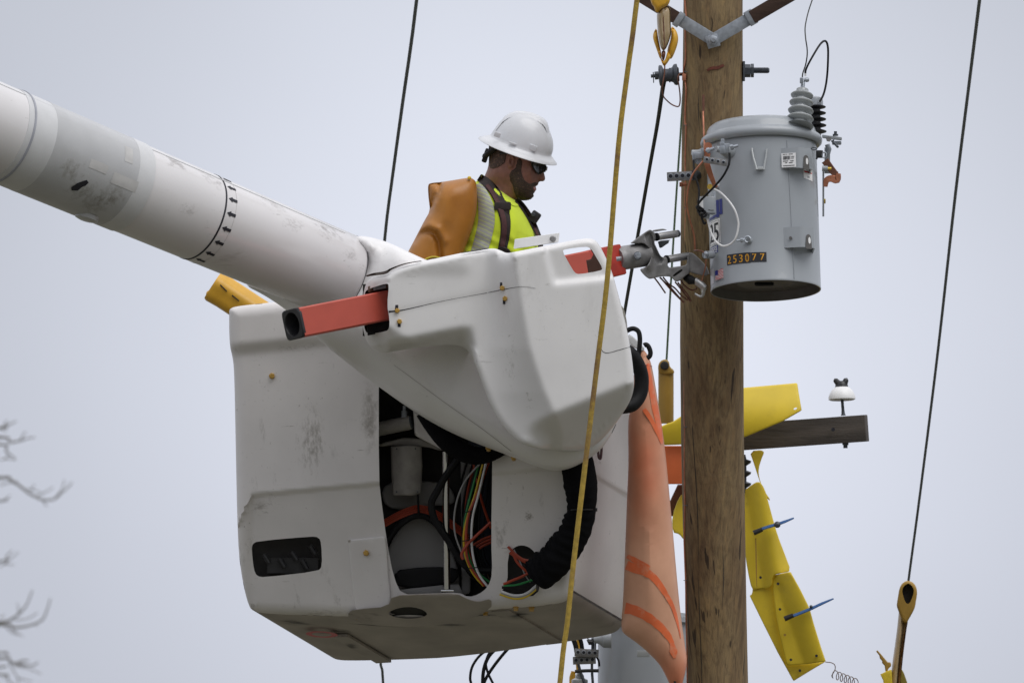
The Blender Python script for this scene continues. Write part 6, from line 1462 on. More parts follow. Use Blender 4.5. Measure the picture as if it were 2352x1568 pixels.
# hard hat
hx, hy = 1189, 348
HF = V3(.9465, -.3227, 0); HN0 = V3(.3227, .9465, 0); HZ = -FWD
rho = R(9.5); HNN = (HN0 * math.cos(rho) + HZ * math.sin(rho)); HL = (HZ * math.cos(rho) - HN0 * math.sin(rho))
HC = P(hx, hy - 1, ZM)
def hring(h, bk_, fr_, b_, n=56, e=2.0):
    cx_ = (bk_ + fr_) / 2; a_ = (fr_ - bk_) / 2; o = []
    for j in range(n):
        t_ = 2 * math.pi * j / n; c_, s_ = math.cos(t_), math.sin(t_)
        o.append(HC + (HF * (cx_ + a_ * math.copysign(abs(c_) ** (2 / e), c_)) + HNN * h + HL * (b_ * math.copysign(abs(s_) ** (2 / e), s_))) / PX)
    return o
hat = MB()
hat.rings([hring(8, -66, 68, 56), hring(-1.5, -94, 94, 80), hring(-.5, -96.5, 96.5, 82.5), hring(1, -96, 96, 82), hring(8, -84, 86, 71), hring(13.5, -74, 79, 62.5), hring(16, -71.5, 77.5, 60.5), hring(22, -70, 77.6, 59.5), hring(30, -68, 77, 58), hring(40, -65, 74, 55.5), hring(50, -61.5, 69.5, 52), hring(60, -57, 62.5, 47.5), hring(69, -51.5, 55, 42), hring(77, -45, 47.5, 35.5), hring(83, -37.5, 41, 28.5), hring(87.5, -29, 34, 21), hring(90.5, -18, 25, 13), hring(92, -6, 12, 6), hring(92.3, 0, 5, 2)], True)
ho = hat.build('hard_hat', M['hat'], man, angle=50)
rdg = MB(); pr = [(-64, 40), (-55, 66), (-46, 78.5), (-34, 87.5), (-18, 93), (2, 96), (22, 95), (36, 91), (44, 85.5), (52, 74), (62, 52)]
pts = []
for (f_, n_) in pr:
    wv_ = 15
    pts.append([HC + (HF * f_ + HNN * (n_ - dn) + HL * l_) / PX for l_, dn in ((-wv_ - 7, 10), (-wv_, 3.0), (-wv_ + 4, 1.2), (0, .8), (wv_ - 4, 1.2), (wv_, 3.0), (wv_ + 7, 10))])
k = 7; rdg.add([v for r_ in pts for v in r_], [[i * k + j, i * k + j + 1, (i + 1) * k + j + 1, (i + 1) * k + j] for i in range(len(pts) - 1) for j in range(k - 1)])
rdg.build('hat_ridge', M['hat'], ho, angle=180)
for (x, y, w_, h_) in ((595, 500, 7.5, 6), (1040, 665, 9.5, 7), (788, 608, 9, 2.2)):
    q = MB(); q.box(P(*C2(x, y), ZM + (.10 if h_ > 3 else .108)), HF * w_ / PX, HNN * h_ / PX, HL * .004, .003); q.build('slot_boss', M['hat'], ho)
q = MB()
for t0 in (0,):
    pts = [P(*C2(x, y), z) for x, y, z in ((590, 640, ZM + .085), (540, 690, ZM + .07), (470, 740, ZM + .045), (440, 770, ZM + .0), (470, 740, ZM - .045), (540, 690, ZM - .07))]
    q.tube(pts, [7 / PX] * 6, 10, sub=4)
q.box(P(*C2(452, 760), ZM), HF * 6 / PX, HNN * 15 / PX, HL * .03, .006)
q.build('hat_suspension', M['black'], ho)
# shirt
SH = [(1104, 412), (1110, 406), (1118, 412), (1138, 428), (1162, 446), (1180, 458), (1194, 465), (1206, 484), (1220, 508), (1232, 532), (1240, 552), (1244, 620), (1236, 760), (1220, 850), (1020, 850), (1015, 720), (1030, 620), (1060, 560), (1078, 500), (1084, 440), (1092, 416)]
def zsh(x, y):
    f1 = .006 * np.sin((x * .09 + y * .16)) * sstep(1120, 1085, x) * sstep(480, 540, y)
    return ZM + .045 - .05 * sstep(1150, 1235, x) + f1 + .016 * np.exp(-(((x - 1175) / 30) ** 2 + ((y - 520) / 40) ** 2)) + .004 * np.sin(x * .12 - y * .21) * sstep(520, 560, y)
shirt = Sheet(SH, 58, zsh, 'puff', .135, res=4.5, smooth_outline=1)
sz = lambda x, y: float(shirt.depth(x, y)[0])
mb = MB(); shirt.emit(mb, 'mirror', zc=ZM); so_ = mb.build('shirt', M['hivis'], man, angle=180)
q = MB(); ribbon(q, [(1106, 402), (1114, 414), (1134, 434), (1160, 456), (1182, 470), (1194, 468)], [7, 8, 7, 7, 7, 6], lambda x, y: max(sz(x, y), hd(x, y)) + .003, .004, 4); q.build('collar', M['hivis'], so_)
q = MB(); ribbon(q, [(1097, 422), (1108, 446), (1116, 476), (1117, 510), (1110, 545), (1100, 580), (1092, 620)], [16, 26, 36, 38, 38, 37, 37], lambda x, y: sz(x, y) + .005, .001, 6); q.build('reflective_band', M['reflective'], so_)
tr_ = MB(); tr_.tube([P(1112, 790, ZM - .02), P(1112, 880, ZM - .03)], [84 / PX, 80 / PX], 20)
for s in (1, -1): tr_.tube([P(1112, 870, ZM + s * .085 - .03), P(1120, 980, ZM + s * .10 - .05), P(1130, 1080, ZM + s * .10 - .06), P(1118, 1310, ZM + s * .10 - .12)], [58 / PX, 52 / PX, 44 / PX, 36 / PX], 18, sub=4)
tr_.build('trousers', M['trousers'], man)
# harness
hs = MB(); pth = [(1100, 407), (1118, 420), (1136, 440), (1148, 462), (1156, 484), (1161, 510), (1160, 540), (1154, 575), (1150, 640)]
ribbon(hs, pth, [17, 22, 24, 25, 26, 24, 22, 21, 22], lambda x, y: max(sz(x, y), hd(x, y) - .02) + .003, .007, 6); har = hs.build('harness', M['harness'], man)
q = MB(); ribbon(q, [(1118, 424), (1132, 444), (1143, 464), (1152, 486), (1158, 512), (1157, 545), (1151, 578)], [8, 9, 10, 11, 12, 12, 12], lambda x, y: sz(x, y) + .011, .002, 6); q.build('strap_webbing', M['harness_red'], har)
q = MB(); ribbon(q, [(1186, 458), (1198, 470), (1212, 490), (1224, 512), (1233, 532), (1240, 552), (1243, 580)], [11, 13, 14, 14, 13, 12, 12], lambda x, y: sz(min(x, 1226), y) + .006, .006, 5); q.build('far_strap', M['harness'], har)
q = MB(); ribbon(q, [(1204, 478), (1216, 496), (1228, 522), (1237, 545)], [4, 5, 5, 5], lambda x, y: sz(min(x, 1226), y) + .0135, .002, 5); q.build('strap_webbing', M['harness_red'], har)
def hblock(cx_, cy_, w_, h_, rot, dz, m, nm_, bev=.005):
    q = MB(); x, y = C2(cx_, cy_); cs, sn = math.cos(rot), math.sin(rot)
    q.box(P(x, y, sz(min(x, 1228), y) + dz), (RGT * cs + UPV * sn) * w_ / PX, (UPV * cs - RGT * sn) * h_ / PX, FWD * .011, bev); return q.build(nm_, m, har)
hblock(660, 1395, 19.5, 9, 0, .012, M['harness'], 'chest_pad'); hblock(715, 1425, 7, 16, -.1, .012, M['harness'], 'chest_pad')
hblock(1062, 1530, 11.5, 13.5, -.6, .012, M['blackplastic'], 'buckle', .008)
q = MB(); bx_, by_ = C2(1046, 1500); q.lathe(P(bx_, by_, sz(1224, by_) + .026), toc, [(4.6 / PX, -.004), (4.4 / PX, .002), (2.6 / PX, .003), (2.4 / PX, .0005)], 16); q.build('buckle_rivet', M['darksteel'], har)
mb = MB(); Sheet([(1138, 600), (1142, 572), (1148, 565), (1160, 567), (1172, 574), (1177, 590), (1176, 612)], 4, lambda x, y: np.array([sz(float(a), float(b)) for a, b in zip(x, y)]) + .016, 'edge', res=3.5, smooth_outline=1).emit(mb, 'flat', t=.02); mb.build('waist_pad', M['harness'], har)
# rubber sleeve on the near arm
SV = [(983, 424), (990, 420), (1015, 418), (1040, 414), (1064, 410), (1078, 408), (1088, 411), (1094, 420), (1096, 440), (1096, 470), (1092, 500), (1082, 535), (1068, 570), (1058, 600), (1050, 650), (1000, 668), (950, 650), (925, 612), (932, 588), (946, 562), (960, 535), (974, 508), (988, 484), (985, 462), (983, 440)]
def zsv(x, y):
    pt = np.stack([np.atleast_1d(x), np.atleast_1d(y)], 1)
    c1 = polydist(pt, [(952, 552), (966, 537), (984, 530), (999, 538), (1008, 556), (1011, 592)])
    c1b = polydist(pt, [(948, 540), (968, 524), (988, 518), (1008, 528), (1020, 552)])
    c2 = polydist(pt, [(988, 486), (996, 464), (1006, 444), (1012, 424)])
    z = ZM + .165 - .024 * np.exp(-(c1 / 7) ** 2) + .012 * np.exp(-(c1b / 11) ** 2)
    z = z - .018 * np.exp(-(c2 / 6) ** 2) - .04 * sstep(5, -9, (x - 999) + (y - 464) * .42) * sstep(490, 470, y)
    z = z + .012 * np.exp(-(polydist(pt, [(1040, 440), (1020, 500), (1000, 520)]) / 20) ** 2)
    return z
sv = Sheet(SV, 40, zsv, 'puff', .085, res=3.6, smooth_outline=1)
mb = MB(); sv.emit(mb, 'mirror', zc=ZM + .15); svo = mb.build('rubber_sleeve', M['sleeve'], man, angle=180)
vz = lambda x, y: float(sv.depth(x, y)[0])
q = MB(); q.sphere(P(1078, 409, vz(1078, 414) + .004), 4.6 / PX); q.build('sleeve_button', M['bolt_yellow'] if False else mat('yellow_button', (.62, .42, .03), .35), svo)
q = MB(); q.tube([P(x, y, vz(x, y + 4) + .006) for x, y in ((966, 603), (975, 597), (988, 591), (1000, 590), (1013, 593))], 2.2 / PX, 8, sub=3); q.build('glove_cuff', M['glove_edge'], svo)
mb = MB(); Sheet([(968, 606), (980, 599), (1000, 595), (1014, 597), (1020, 625), (1000, 650), (970, 640)], 6, lambda x, y: np.array([vz(float(a), float(b)) for a, b in zip(x, y)]) + .008, 'edge', res=4).emit(mb, 'flat', t=.02); mb.build('glove', M['black'], svo)
fv = MB(); fv.tube([P(1100, 455, ZM - .13), P(1075, 470, ZM - .18), (P(1055, 510, ZM - .2)), P(1026, 570, ZM - .21), P(1024, 610, ZM - .21)], [40 / PX, 44 / PX, 38 / PX, 34 / PX, 30 / PX], 18, sub=4); fv.build('rubber_sleeve', M['sleeve'], man)

# ================================================================== ropes and lines
def line(name, pts, r, m, label, cat, n=8, sub=4):
    q = MB(); q.tube([P(x, y, z) for x, y, z in pts], [k_ / PX for k_ in r] if hasattr(r, '__len__') else r / PX, n, sub=sub)
    o = q.build(name, m, None); return tag(o, label, cat)
line('rope', [(1545, -700, 1.3), (1463, 0, 1.25), (1442, 160, 1.23), (1421, 330, 1.22), (1395, 640, 1.2), (1370, 850, 1.18), (1320, 1270, 1.15), (1303, 1430, 1.14), (1286, 1568, 1.13), (1230, 2200, 1.1)], 6.1, M['rope'], 'thick mustard yellow rope hanging in front of the bucket and white cover', 'rope', 12)
line('cable', [(1000, -420, -3), (957, 0, -3), (925, 235, -3), (905, 380, -3), (883, 556, -3), (868, 800, -3), (866, 1200, -3), (873, 1500, -3), (880, 1568, -3), (890, 1900, -3)], [4.6, 4.4, 4.2, 4, 3.8, 3.6, 3.4, 3.2, 3.2, 3], M['cable'], 'black cable rising behind the boom to the left of the hard hat', 'cable')
q = MB(); q.tube([P(x, y, z) for x, y, z in ((1526, 185, ZP), (1522, 205, ZP - .02), (1510, 285, ZP - .1), (1493, 380, ZP - .2), (1466, 535, ZP - .35), (1435, 715, ZP - .5), (1405, 900, ZP - .7), (1370, 1120, ZP - .9))], [k_ / PX for k_ in (5.6, 5.2, 4.6, 4.4, 4.2, 4, 4, 4)], 8, sub=8)
tag(q.build('cable', M['cable'], None), 'dark stranded cable running down from the spool insulator behind the gripping head', 'cable')
line('rope', [(1590, -120, -3.2), (1582, 0, -3.2), (1567, 250, -3.2), (1552, 470, -3.2), (1541, 650, -3.2), (1530, 845, -3.2)], 2.6, M['green_rope'], 'thin green rope beside the pole, ending in the yellow tube', 'rope')
line('cable', [(2275, -200, -3), (2250, 0, -3), (2225, 200, -3), (2194, 450, -3), (2155, 800, -3), (2115, 1120, -3), (2087, 1330, -3), (2079, 1400, -3)], [4.6, 4.4, 4, 3.8, 3.4, 3.2, 3, 3], M['cable'], 'long dark cable running down the open sky into the teardrop cover', 'cable')

# ================================================================== background pole top: crossarm, covers, insulators
ZX = -2.0
def sh(C, outline, R_, z, m, name, parent, t=.02, res=5, sm=1, holes=(), back='flat'):
    mb_ = MB(); s_ = Sheet(pic(C, outline), R_, z, 'edge', res=res, smooth_outline=sm, holes=[pic(C, h) for h in holes]); s_.emit(mb_, back, t=t); return mb_.build(name, m, parent, angle=50)
cx = thing('crossarm', 'weathered dark wooden crossarm poking out behind the pole, carrying a white insulator', 'crossarm', P(*C10(1500, 780), ZX))
a_, b_ = P(*C10(500, 842), ZX - .1), P(*C10(2040, 732), ZX); ax_ = (b_ - a_) / 2; u_ = (UPV - ax_ * UPV.dot(ax_) / ax_.length_squared).normalized()
q = MB(); q.box((a_ + b_) / 2, ax_, u_ * .0545, ax_.normalized().cross(u_) * .05, .004); q.build('beam', M['grey_wood'], cx)
q = MB(); q.lathe(P(*C10(1722, 745), ZX + .058), toc, [(4.6 / PX, -.01), (4.6 / PX, .004)], 14); q.build('bolt_hole', M['ink'], cx)
q = MB(); q.lathe(P(*C10(1838, 870), ZX), -UPV, [(.013, 0), (.013, .008), (.009, .01), (.009, .022)], 10); q.build('pin_nut', M['darksteel'], cx)
pi_ = thing('pin_insulator', 'white bell insulator with dark crown standing on the crossarm', 'insulator', P(*C10(1820, 600), ZX))
kx = .24424 / PX * 1.04
q = MB(); q.lathe(P(*C10(1818, 615), ZX), P(*C10(1805, 440), ZX) - P(*C10(1818, 615), ZX), [(24 * kx, 0), (17 * kx, 20 * kx), (14 * kx, 60 * kx), (14 * kx, 190 * kx)], 14); q.build('pin', M['darksteel'], pi_)
ib = P(*C10(1806, 470), ZX); iax = (UPV + RGT * -.03 + FWD * .1).normalized()
q = MB(); q.lathe(ib, iax, [(60 * kx, 8 * kx), (112 * kx, 0), (127 * kx, 8 * kx), (127 * kx, 28 * kx), (116 * kx, 62 * kx), (95 * kx, 98 * kx), (70 * kx, 118 * kx), (60 * kx, 126 * kx)], 36); q.build('bell', M['white_label'], pi_)
q = MB(); q.lathe(ib + iax * 118 * kx, iax, [(64 * kx, 0), (58 * kx, 30 * kx), (52 * kx, 52 * kx), (40 * kx, 62 * kx)], 24)
q.tube([P(*C10(1770, 310), ZX), P(*C10(1745, 285), ZX), P(*C10(1728, 278), ZX)], [30 * kx, 26 * kx, 14 * kx], 10); q.tube([P(*C10(1830, 310), ZX), P(*C10(1845, 280), ZX), P(*C10(1860, 272), ZX)], [30 * kx, 26 * kx, 14 * kx], 10); q.build('crown', M['blackplastic'], pi_)
yc = sh(C10, [(95, 720), (160, 690), (215, 672), (290, 622), (600, 420), (890, 352), (1385, 308), (1398, 400), (1427, 566), (1250, 668), (890, 818), (500, 880), (130, 893), (105, 800)], 4, lambda x, y: ZX + .12 + .05 * np.sin((y - 890) * .02), M['yellow'], 'arm_cover', None, t=.015, sm=0, holes=[[(1348, 560), (1352, 545), (1376, 536), (1386, 545), (1370, 560)]], back='shell')
tag(yc, 'broad yellow plastic cover draped over the crossarm behind the pole', 'cover')
oc = MB(); oc.box(P(*C10(210, 1078), ZX + .06), RGT * .09, UPV * .0775, FWD * .05, .006); tag(oc.build('orange_cover', M['orange'], None), 'orange block cover visible between the blanket and the pole', 'cover')
bb_ = sh(C10, [(120, 1560), (260, 1262), (330, 1262), (330, 1560)], 4, ZX - .02, mat('brown_orange', (.14, .045, .018), .6), 'brown_cover', None, t=.03, sm=0); tag(bb_, 'dark brown strip below the orange block cover beside the pole', 'cover')
yb = sh(C10, [(205, 1560), (275, 1370), (330, 1340), (330, 1800), (270, 1720), (215, 1720)], 4, ZX + .03, M['yellow'], 'line_guard', None, t=.03, sm=1); tag(yb, 'sliver of yellow line guard between the orange blanket and the pole', 'line cover')
# yellow tube on the green rope
tb = thing('line_hose', 'short amber tube with dark open top beside the pole on the green rope', 'line hose', P(*C10(150, 680), ZX))
t0, t1 = P(*C10(150, 205), -2.35), P(*C10(150, 690), -2.35); td = (t1 - t0).normalized(); tl = (t1 - t0).length; kr = 1.05
q = MB(); q.lathe(t0, td, [(15.5 * kr / PX, .03), (16 * kr / PX, .0), (17.8 * kr / PX, .0), (17.8 * kr / PX, tl), (16 * kr / PX, tl)], 28, False, True); q.build('tube', M['brownamber'], tb)
q = MB(); s_ = Sheet(pic(C10, [(75, 170), (80, 125), (110, 92), (150, 84), (180, 105), (186, 160), (226, 185), (230, 230), (80, 225)]), 4, -2.31, 'edge', res=4, smooth_outline=2); s_.emit(q, 'flat', t=.04); q.build('flared_lip', M['brownamber'], tb)
q = MB(); s_ = Sheet(pic(C10, [(92, 150), (105, 112), (140, 100), (175, 120), (180, 165), (150, 188), (110, 180)]), 3, -2.296, 'edge', res=3, smooth_outline=2); s_.emit(q, 'flat', t=.02); q.build('bore', M['hollow_shade'], tb)
# black shed insulators behind the pole
bi = MB(); kx2 = .24424 / PX * 1.04
prof = [(40 * kx2, 0)]
for i in range(4):
    h_ = 20 + i * 105; prof += [(40 * kx2, h_ * kx2), (78 * kx2, (h_ + 25) * kx2), (86 * kx2, (h_ + 45) * kx2), (40 * kx2, (h_ + 62) * kx2)]
prof += [(30 * kx2, 440 * kx2)]
bi.lathe(P(*C10(868, 1420), ZX), UPV, prof, 24); tag(bi.build('shed_insulator', M['blackplastic'], None), 'black finned insulator half hidden behind the pole under the crossarm', 'insulator')
# hanging yellow blanket of two overlapping sheets, with neck
yk = thing('line_blanket', 'bent yellow plastic sheet cover hanging below the crossarm, pinned by blue clamps', 'line cover', P(*C8(420, 900), ZX))
def shade_cyl(amp, x0, x1):
    return lambda x, y: ZX + .05 + amp * np.sin(np.clip((x - x0) / (x1 - x0), 0, 1) * math.pi)
sh(C10, [(935, 948), (1085, 935), (1045, 1030), (1022, 1110), (1022, 1180), (1060, 1300), (1135, 1408), (1125, 1415), (1080, 1370), (1020, 1200), (975, 1060)], 2, ZX + .03, M['yellow'], 'neck_strip', yk, t=.01, sm=1)
up_ = sh(C8, [(140, 120), (200, 72), (258, 40), (300, 100), (330, 210), (362, 330), (400, 460), (450, 590), (500, 724), (440, 735), (360, 752), (357, 850), (245, 856), (205, 872), (170, 720), (140, 500)], 3, lambda x, y: ZX + .05 + .05 * np.sin(np.clip((x - 1705 - (y - 1100) * .2) / 75, 0, 1) * math.pi), M['yellow'], 'upper_sheet', yk, t=.01, sm=1, back='shell')
sh(C8, [(236, 470), (242, 700), (242, 852), (238, 852), (231, 700), (228, 470)], .6, ZX + .115, M['brownamber'], 'sheet_edge', up_, t=.01, sm=0)
sh(C8, [(186, 908), (205, 895), (215, 800), (300, 780), (400, 800), (400, 1000), (470, 1428), (600, 1424), (762, 1404), (650, 1470), (517, 1552), (400, 1340), (290, 1120)], 2, ZX + .04, M['yellow'], 'rear_sheet', yk, t=.01, sm=0)
lw = sh(C8, [(355, 755), (495, 726), (530, 790), (570, 862), (640, 1005), (668, 1110), (700, 1215), (730, 1310), (762, 1404), (620, 1424), (468, 1434), (440, 1320), (410, 1190), (388, 1080), (370, 930)], 3, lambda x, y: ZX + .075 + .04 * np.sin(np.clip((x - 1775 - (y - 1320) * .36) / 95, 0, 1) * math.pi), M['yellow'], 'lower_sheet', yk, t=.012, sm=0, back='shell')
for (x, y, z) in ((400, 817, .1), (415, 1010, .1), (452, 1203, .1), (497, 1390, .1), (690, 1360, .12), (565, 1472, .06), (268, 770, .09)):
    q = MB(); q.lathe(P(*C8(x, y), ZX + z - .006), toc, [(3.2 / PX, 0), (3.2 / PX, .016)], 12); q.build('grommet', M['ink'] if y != 1203 else M['brownamber'], lw)
for i, (pts, lb) in enumerate((([(222, 432), (290, 400), (385, 372), (450, 350), (520, 322)], 'upper blue clamp stuck across the hanging yellow sheet'), ([(455, 1080), (520, 1058), (640, 1010), (730, 968), (820, 930)], 'lower blue clamp stuck across the hanging yellow sheet'))):
    bc = thing('blanket_clamp', lb, 'clamp', P(*C8(*pts[2]), ZX + .13), 'blue clamps on the yellow sheet')
    q = MB(); q.tube([P(*C8(*p), ZX + .14) for p in pts], [w_ / PX for w_ in (5.5, 5, 5.2, 4.6, 2.4)], 10, sub=3, flat=.5); q.build('jaw', M['blue'], bc)
    q = MB(); q.tube([P(*C8(pts[0][0] - 6, pts[0][1] + 3), ZX + .145), P(*C8(pts[0][0] + 60, pts[0][1] - 24), ZX + .147)], [6.5 / PX, 5.5 / PX], 10); q.build('jaw_pad', M['blackplastic'], bc)
    q = MB(); q.sphere(P(*C8(pts[2][0] + 10, pts[2][1] + (0 if i == 0 else -20)), ZX + .145), (8 if i == 0 else 4) / PX); q.build('spring', M['darksteel'], bc)
# curly wire off the corner of the yellow sheet
pts = [(758, 1408), (800, 1412), (828, 1428), (832, 1462), (812, 1500), (806, 1512)]
wp = [P(*C8(*p), ZX + .05) for p in pts]
for j in range(70):
    a = j * .55; wp.append(P(*C8(822 + j * 2.6 + 16 * math.cos(a + 2), 1500 + j * 1.0 + 32 * math.sin(a + 2)), ZX + .05 + .012 * math.sin(a)))
q = MB(); q.tube(wp, 1.1 / PX, 6, sub=2); tag(q.build('curly_wire', mat('brown_wire', (.16, .10, .07), .5), None), 'thin curly wire springing from the lower corner of the yellow sheet', 'wire')

# teardrop cover, lower right
ZV = -2.6
tc_ = thing('line_cover', 'amber teardrop-mouthed line cover on a long stem under the sky cable', 'line cover', P(*C9(600, 1500), ZV))
q = MB(); s_ = Sheet(pic(C9, [(578, 700), (600, 640), (690, 640), (688, 830), (662, 960), (640, 1130), (622, 1300), (604, 1500), (590, 1900), (450, 1900), (480, 1500), (500, 1330), (530, 1120), (556, 930)]), 11, lambda x, y: ZV - .01 - .03 * sstep(0, 8, x - (2072 - (y - 1400) * .085)), 'puff', .04, res=5, smooth_outline=1, zsmooth=2); s_.emit(q, 'mirror', zc=ZV); q.build('stem', M['amber_pale'], tc_)
q = MB(); s_ = Sheet(pic(C9, [(668, 850), (690, 690), (684, 830), (664, 960), (642, 1130), (622, 1300), (604, 1500), (590, 1900), (545, 1900), (565, 1500), (592, 1250), (622, 1050)]), 4, ZV + .02, 'puff', .025, res=4, smooth_outline=1); s_.emit(q, 'mirror', zc=ZV + .02); q.build('stem_side', mat('dark_amber', (.16, .075, .02), .5), tc_)
TO = [(700, 356), (650, 362), (605, 400), (580, 460), (568, 540), (550, 640), (556, 675), (590, 760), (628, 852), (664, 866), (690, 820), (765, 690), (780, 600), (796, 500), (784, 430), (750, 380)]
TI = [(685, 388), (715, 400), (745, 435), (757, 475), (742, 540), (705, 628), (660, 628), (625, 530), (614, 465), (640, 415)]
q = MB(); s_ = Sheet(pic(C9, TO), 7, ZV + .04, 'edge', res=4, smooth_outline=2, holes=[pic(C9, TI)]); s_.emit(q, 'flat', t=.07); q.build('teardrop_mouth', M['brownamber'], tc_)
q = MB(); s_ = Sheet(pic(C9, [(600, 380), (770, 380), (770, 600), (700, 680), (640, 680), (600, 560)]), 3, ZV + .0, 'edge', res=5, smooth_outline=1); s_.emit(q, 'flat', t=.01); q.build('mouth_inside', M['hollow_shade'], tc_)
lv = thing('clamp_lever', 'ragged amber clamp lever beside the stem of the teardrop cover', 'clamp', P(*C9(450, 1400), ZV))
sh(C9, [(308, 1190), (325, 1176), (380, 1240), (445, 1318), (480, 1318), (490, 1360), (450, 1400), (440, 1440), (418, 1430), (410, 1360), (378, 1328), (380, 1300), (350, 1275), (350, 1245)], 2, ZV + .05, M['brownamber'], 'lever_arm', lv, t=.03, sm=0, res=4)
sh(C9, [(358, 1462), (420, 1430), (490, 1400), (500, 1568), (480, 1800), (400, 1800), (395, 1540)], 2, ZV + .06, M['yellow'], 'clamp_block', lv, t=.05, sm=0, res=5)
sh(C9, [(608, 1395), (640, 1450), (690, 1600), (700, 1800), (590, 1800), (595, 1500)], 2, ZV + .03, mat('olive_plastic', (.22, .17, .02), .5), 'clamp_block', lv, t=.04, sm=0, res=5)

# ================================================================== second transformer and its hardware under the bucket
Z2 = -1.45
TB2 = P(1500, 1900, Z2)
t2 = thing('transformer', 'second grey transformer partly hidden below the bucket behind the orange blanket', 'transformer', TB2)
q = MB(); R2 = .222; q.lathe(TB2, Vector((0, 0, 1)), [(R2 - .006, 0), (R2, .003), (R2, .4), (R2, .8), (R2 + .02, .805), (R2 + .02, .825), (R2 - .02, .85), (.1, .87), (.001, .88)], 72); q.build('tank', M['tank'], t2)
q = MB(); q.lathe(P(*C12(1470, 370), Z2 + .13), -RGT, [(20 / PX, -.02), (19 / PX, .012), (15 / PX, .02), (10 / PX, .03), (7 / PX, .05)], 22); q.build('secondary_bushing', M['tank'], t2)
q = MB(); q.box(P(*C12(1820, 500), Z2 + .225), RGT * .026, UPV * .013, FWD * .03, .003); q.build('lifting_lug', M['porcelain'], t2)
def blk2(x0, y0, x1, y1, z): return hole_block(C12, (x0, y0), (x1, y1), .0155, z, 0, 4, 'connector_block', t2, .02)
blk2(1172, 488, 1398, 498, Z2 + .1); blk2(1156, 566, 1372, 558, Z2 + .08)
for pts, r, m in (([(1345, 300), (1340, 460), (1335, 640), (1345, 790)], 3.2, 'darksteel'), ([(1330, 360), (1370, 372), (1420, 372)], 6, 'darksteel'), ([(1295, 395), (1310, 390), (1340, 392)], 7, 'blackplastic'), ([(1175, 668), (1280, 660), (1400, 660)], 4.2, 'blackplastic'), ([(1210, 335), (1255, 340), (1290, 350), (1310, 380)], 1.8, 'galv'), ([(1380, 530), (1400, 570), (1405, 620)], 2.6, 'black'), ([(1205, 590), (1230, 680), (1270, 790)], 3.4, 'darksteel'), ([(1365, 400), (1365, 520)], 3, 'galv')):
    q = MB(); q.tube([P(*C12(*p), Z2 + .09) for p in pts], r / PX, 8, sub=3); q.build('fitting', M[m], t2)
q = MB(); q.lathe(P(*C12(1220, 800), Z2 + .06), UPV, [(18 / PX, 0), (19.5 / PX, 8 / PX), (19 / PX, 14 / PX), (11 / PX, 18 / PX), (10 / PX, 24 / PX), (6 / PX, 30 / PX)], 24); q.build('bushing', M['porcelain'], t2)
ya = MB(); ya.tube([P(*C12(1150, 860), Z2 - .05), P(*C12(1152, 720), Z2 - .05), P(*C12(1160, 665), Z2 - .05)], [8 / PX, 7.5 / PX, 5 / PX], 14); tag(ya.build('line_hose', M['amber'], None), 'short amber tube end beside the second transformer under the bucket', 'line hose')
ya = MB(); ya.tube([P(*C12(1205, 300), Z2 - .02), P(*C12(1208, 400), Z2 - .02), P(*C12(1200, 540), Z2 - .02), P(*C12(1205, 650), Z2 - .02)], [4.6 / PX] * 4, 10, sub=3); tag(ya.build('line_hose', M['amber'], None), 'narrow amber sleeve behind the two drilled blocks below the bucket', 'line hose')
for pts, r, lb in (([(1210, 320), (1100, 340), (900, 350), (700, 370), (560, 385), (430, 430), (300, 500), (215, 610), (190, 720), (205, 800), (260, 1000)], 3.2, 'outermost black cable of the looped bunch under the bucket, bulging widest'),
                   ([(1212, 330), (1000, 352), (760, 372), (600, 392), (470, 430), (370, 520), (320, 640), (308, 790), (320, 1000)], 4.4, 'thick black cable in the middle of the looped bunch under the bucket'),
                   ([(1215, 325), (900, 345), (640, 385), (560, 440), (440, 580), (345, 720), (290, 850), (200, 1000)], 3.8, 'black cable of the looped bunch that crosses straight down to the other side'),
                   ([(1205, 335), (800, 365), (520, 395), (390, 470), (340, 570), (350, 660), (400, 770), (470, 900), (520, 1000)], 3.0, 'thin black cable of the looped bunch that curls back towards the second transformer')):
    q = MB(); q.tube([P(*C12(*p), Z2 + .02) for p in pts], r / PX, 9, sub=5); tag(q.build('cable', M['black'], None), lb, 'cable', 'black cables looped under the bucket')
for pts, r, lb in (([(1100, 318), (1150, 350), (1180, 420), (1195, 500)], 6, 'fat black cable bending down into the upper drilled block below the bucket'), ([(1190, 300), (1215, 340), (1235, 400), (1245, 470)], 5, 'shorter black cable beside the amber sleeve entering the drilled block')):
    q = MB(); q.tube([P(*C12(*p), Z2 + .08) for p in pts], r / PX, 10, sub=4); tag(q.build('cable', M['black'], None), lb, 'cable')

# ================================================================== bare tree, far behind on the left
ZTREE = -58.0; kt = (DIST - ZTREE) / DIST
trp = P(-900, 2600, ZTREE); trp = Vector((trp.x, trp.y, 0))
tree = thing('bare_tree', 'bare leafless tree reaching grey twigs into the pale sky', 'tree', trp)
def br(pts, r0, r1, name='branch', parent=tree):
    r0 *= .62; r1 *= .62; q = MB(); n_ = len(pts); q.tube([P(x, y, ZTREE + z) for x, y, z in pts], [(r0 + (r1 - r0) * i / (n_ - 1)) / PX * kt for i in range(n_)], 7, sub=3); return q.build(name, M['bark'], parent)
tz = P(-900, 1300, ZTREE).z
q = MB(); q.tube([trp, Vector((trp.x + .3, trp.y, tz * .35)), Vector((trp.x - .1, trp.y, tz * .75)), Vector((trp.x + .2, trp.y, tz * 1.12))], [.42, .34, .24, .1], 14, sub=5); q.build('trunk', M['bark'], tree)
rt = random.Random(8)
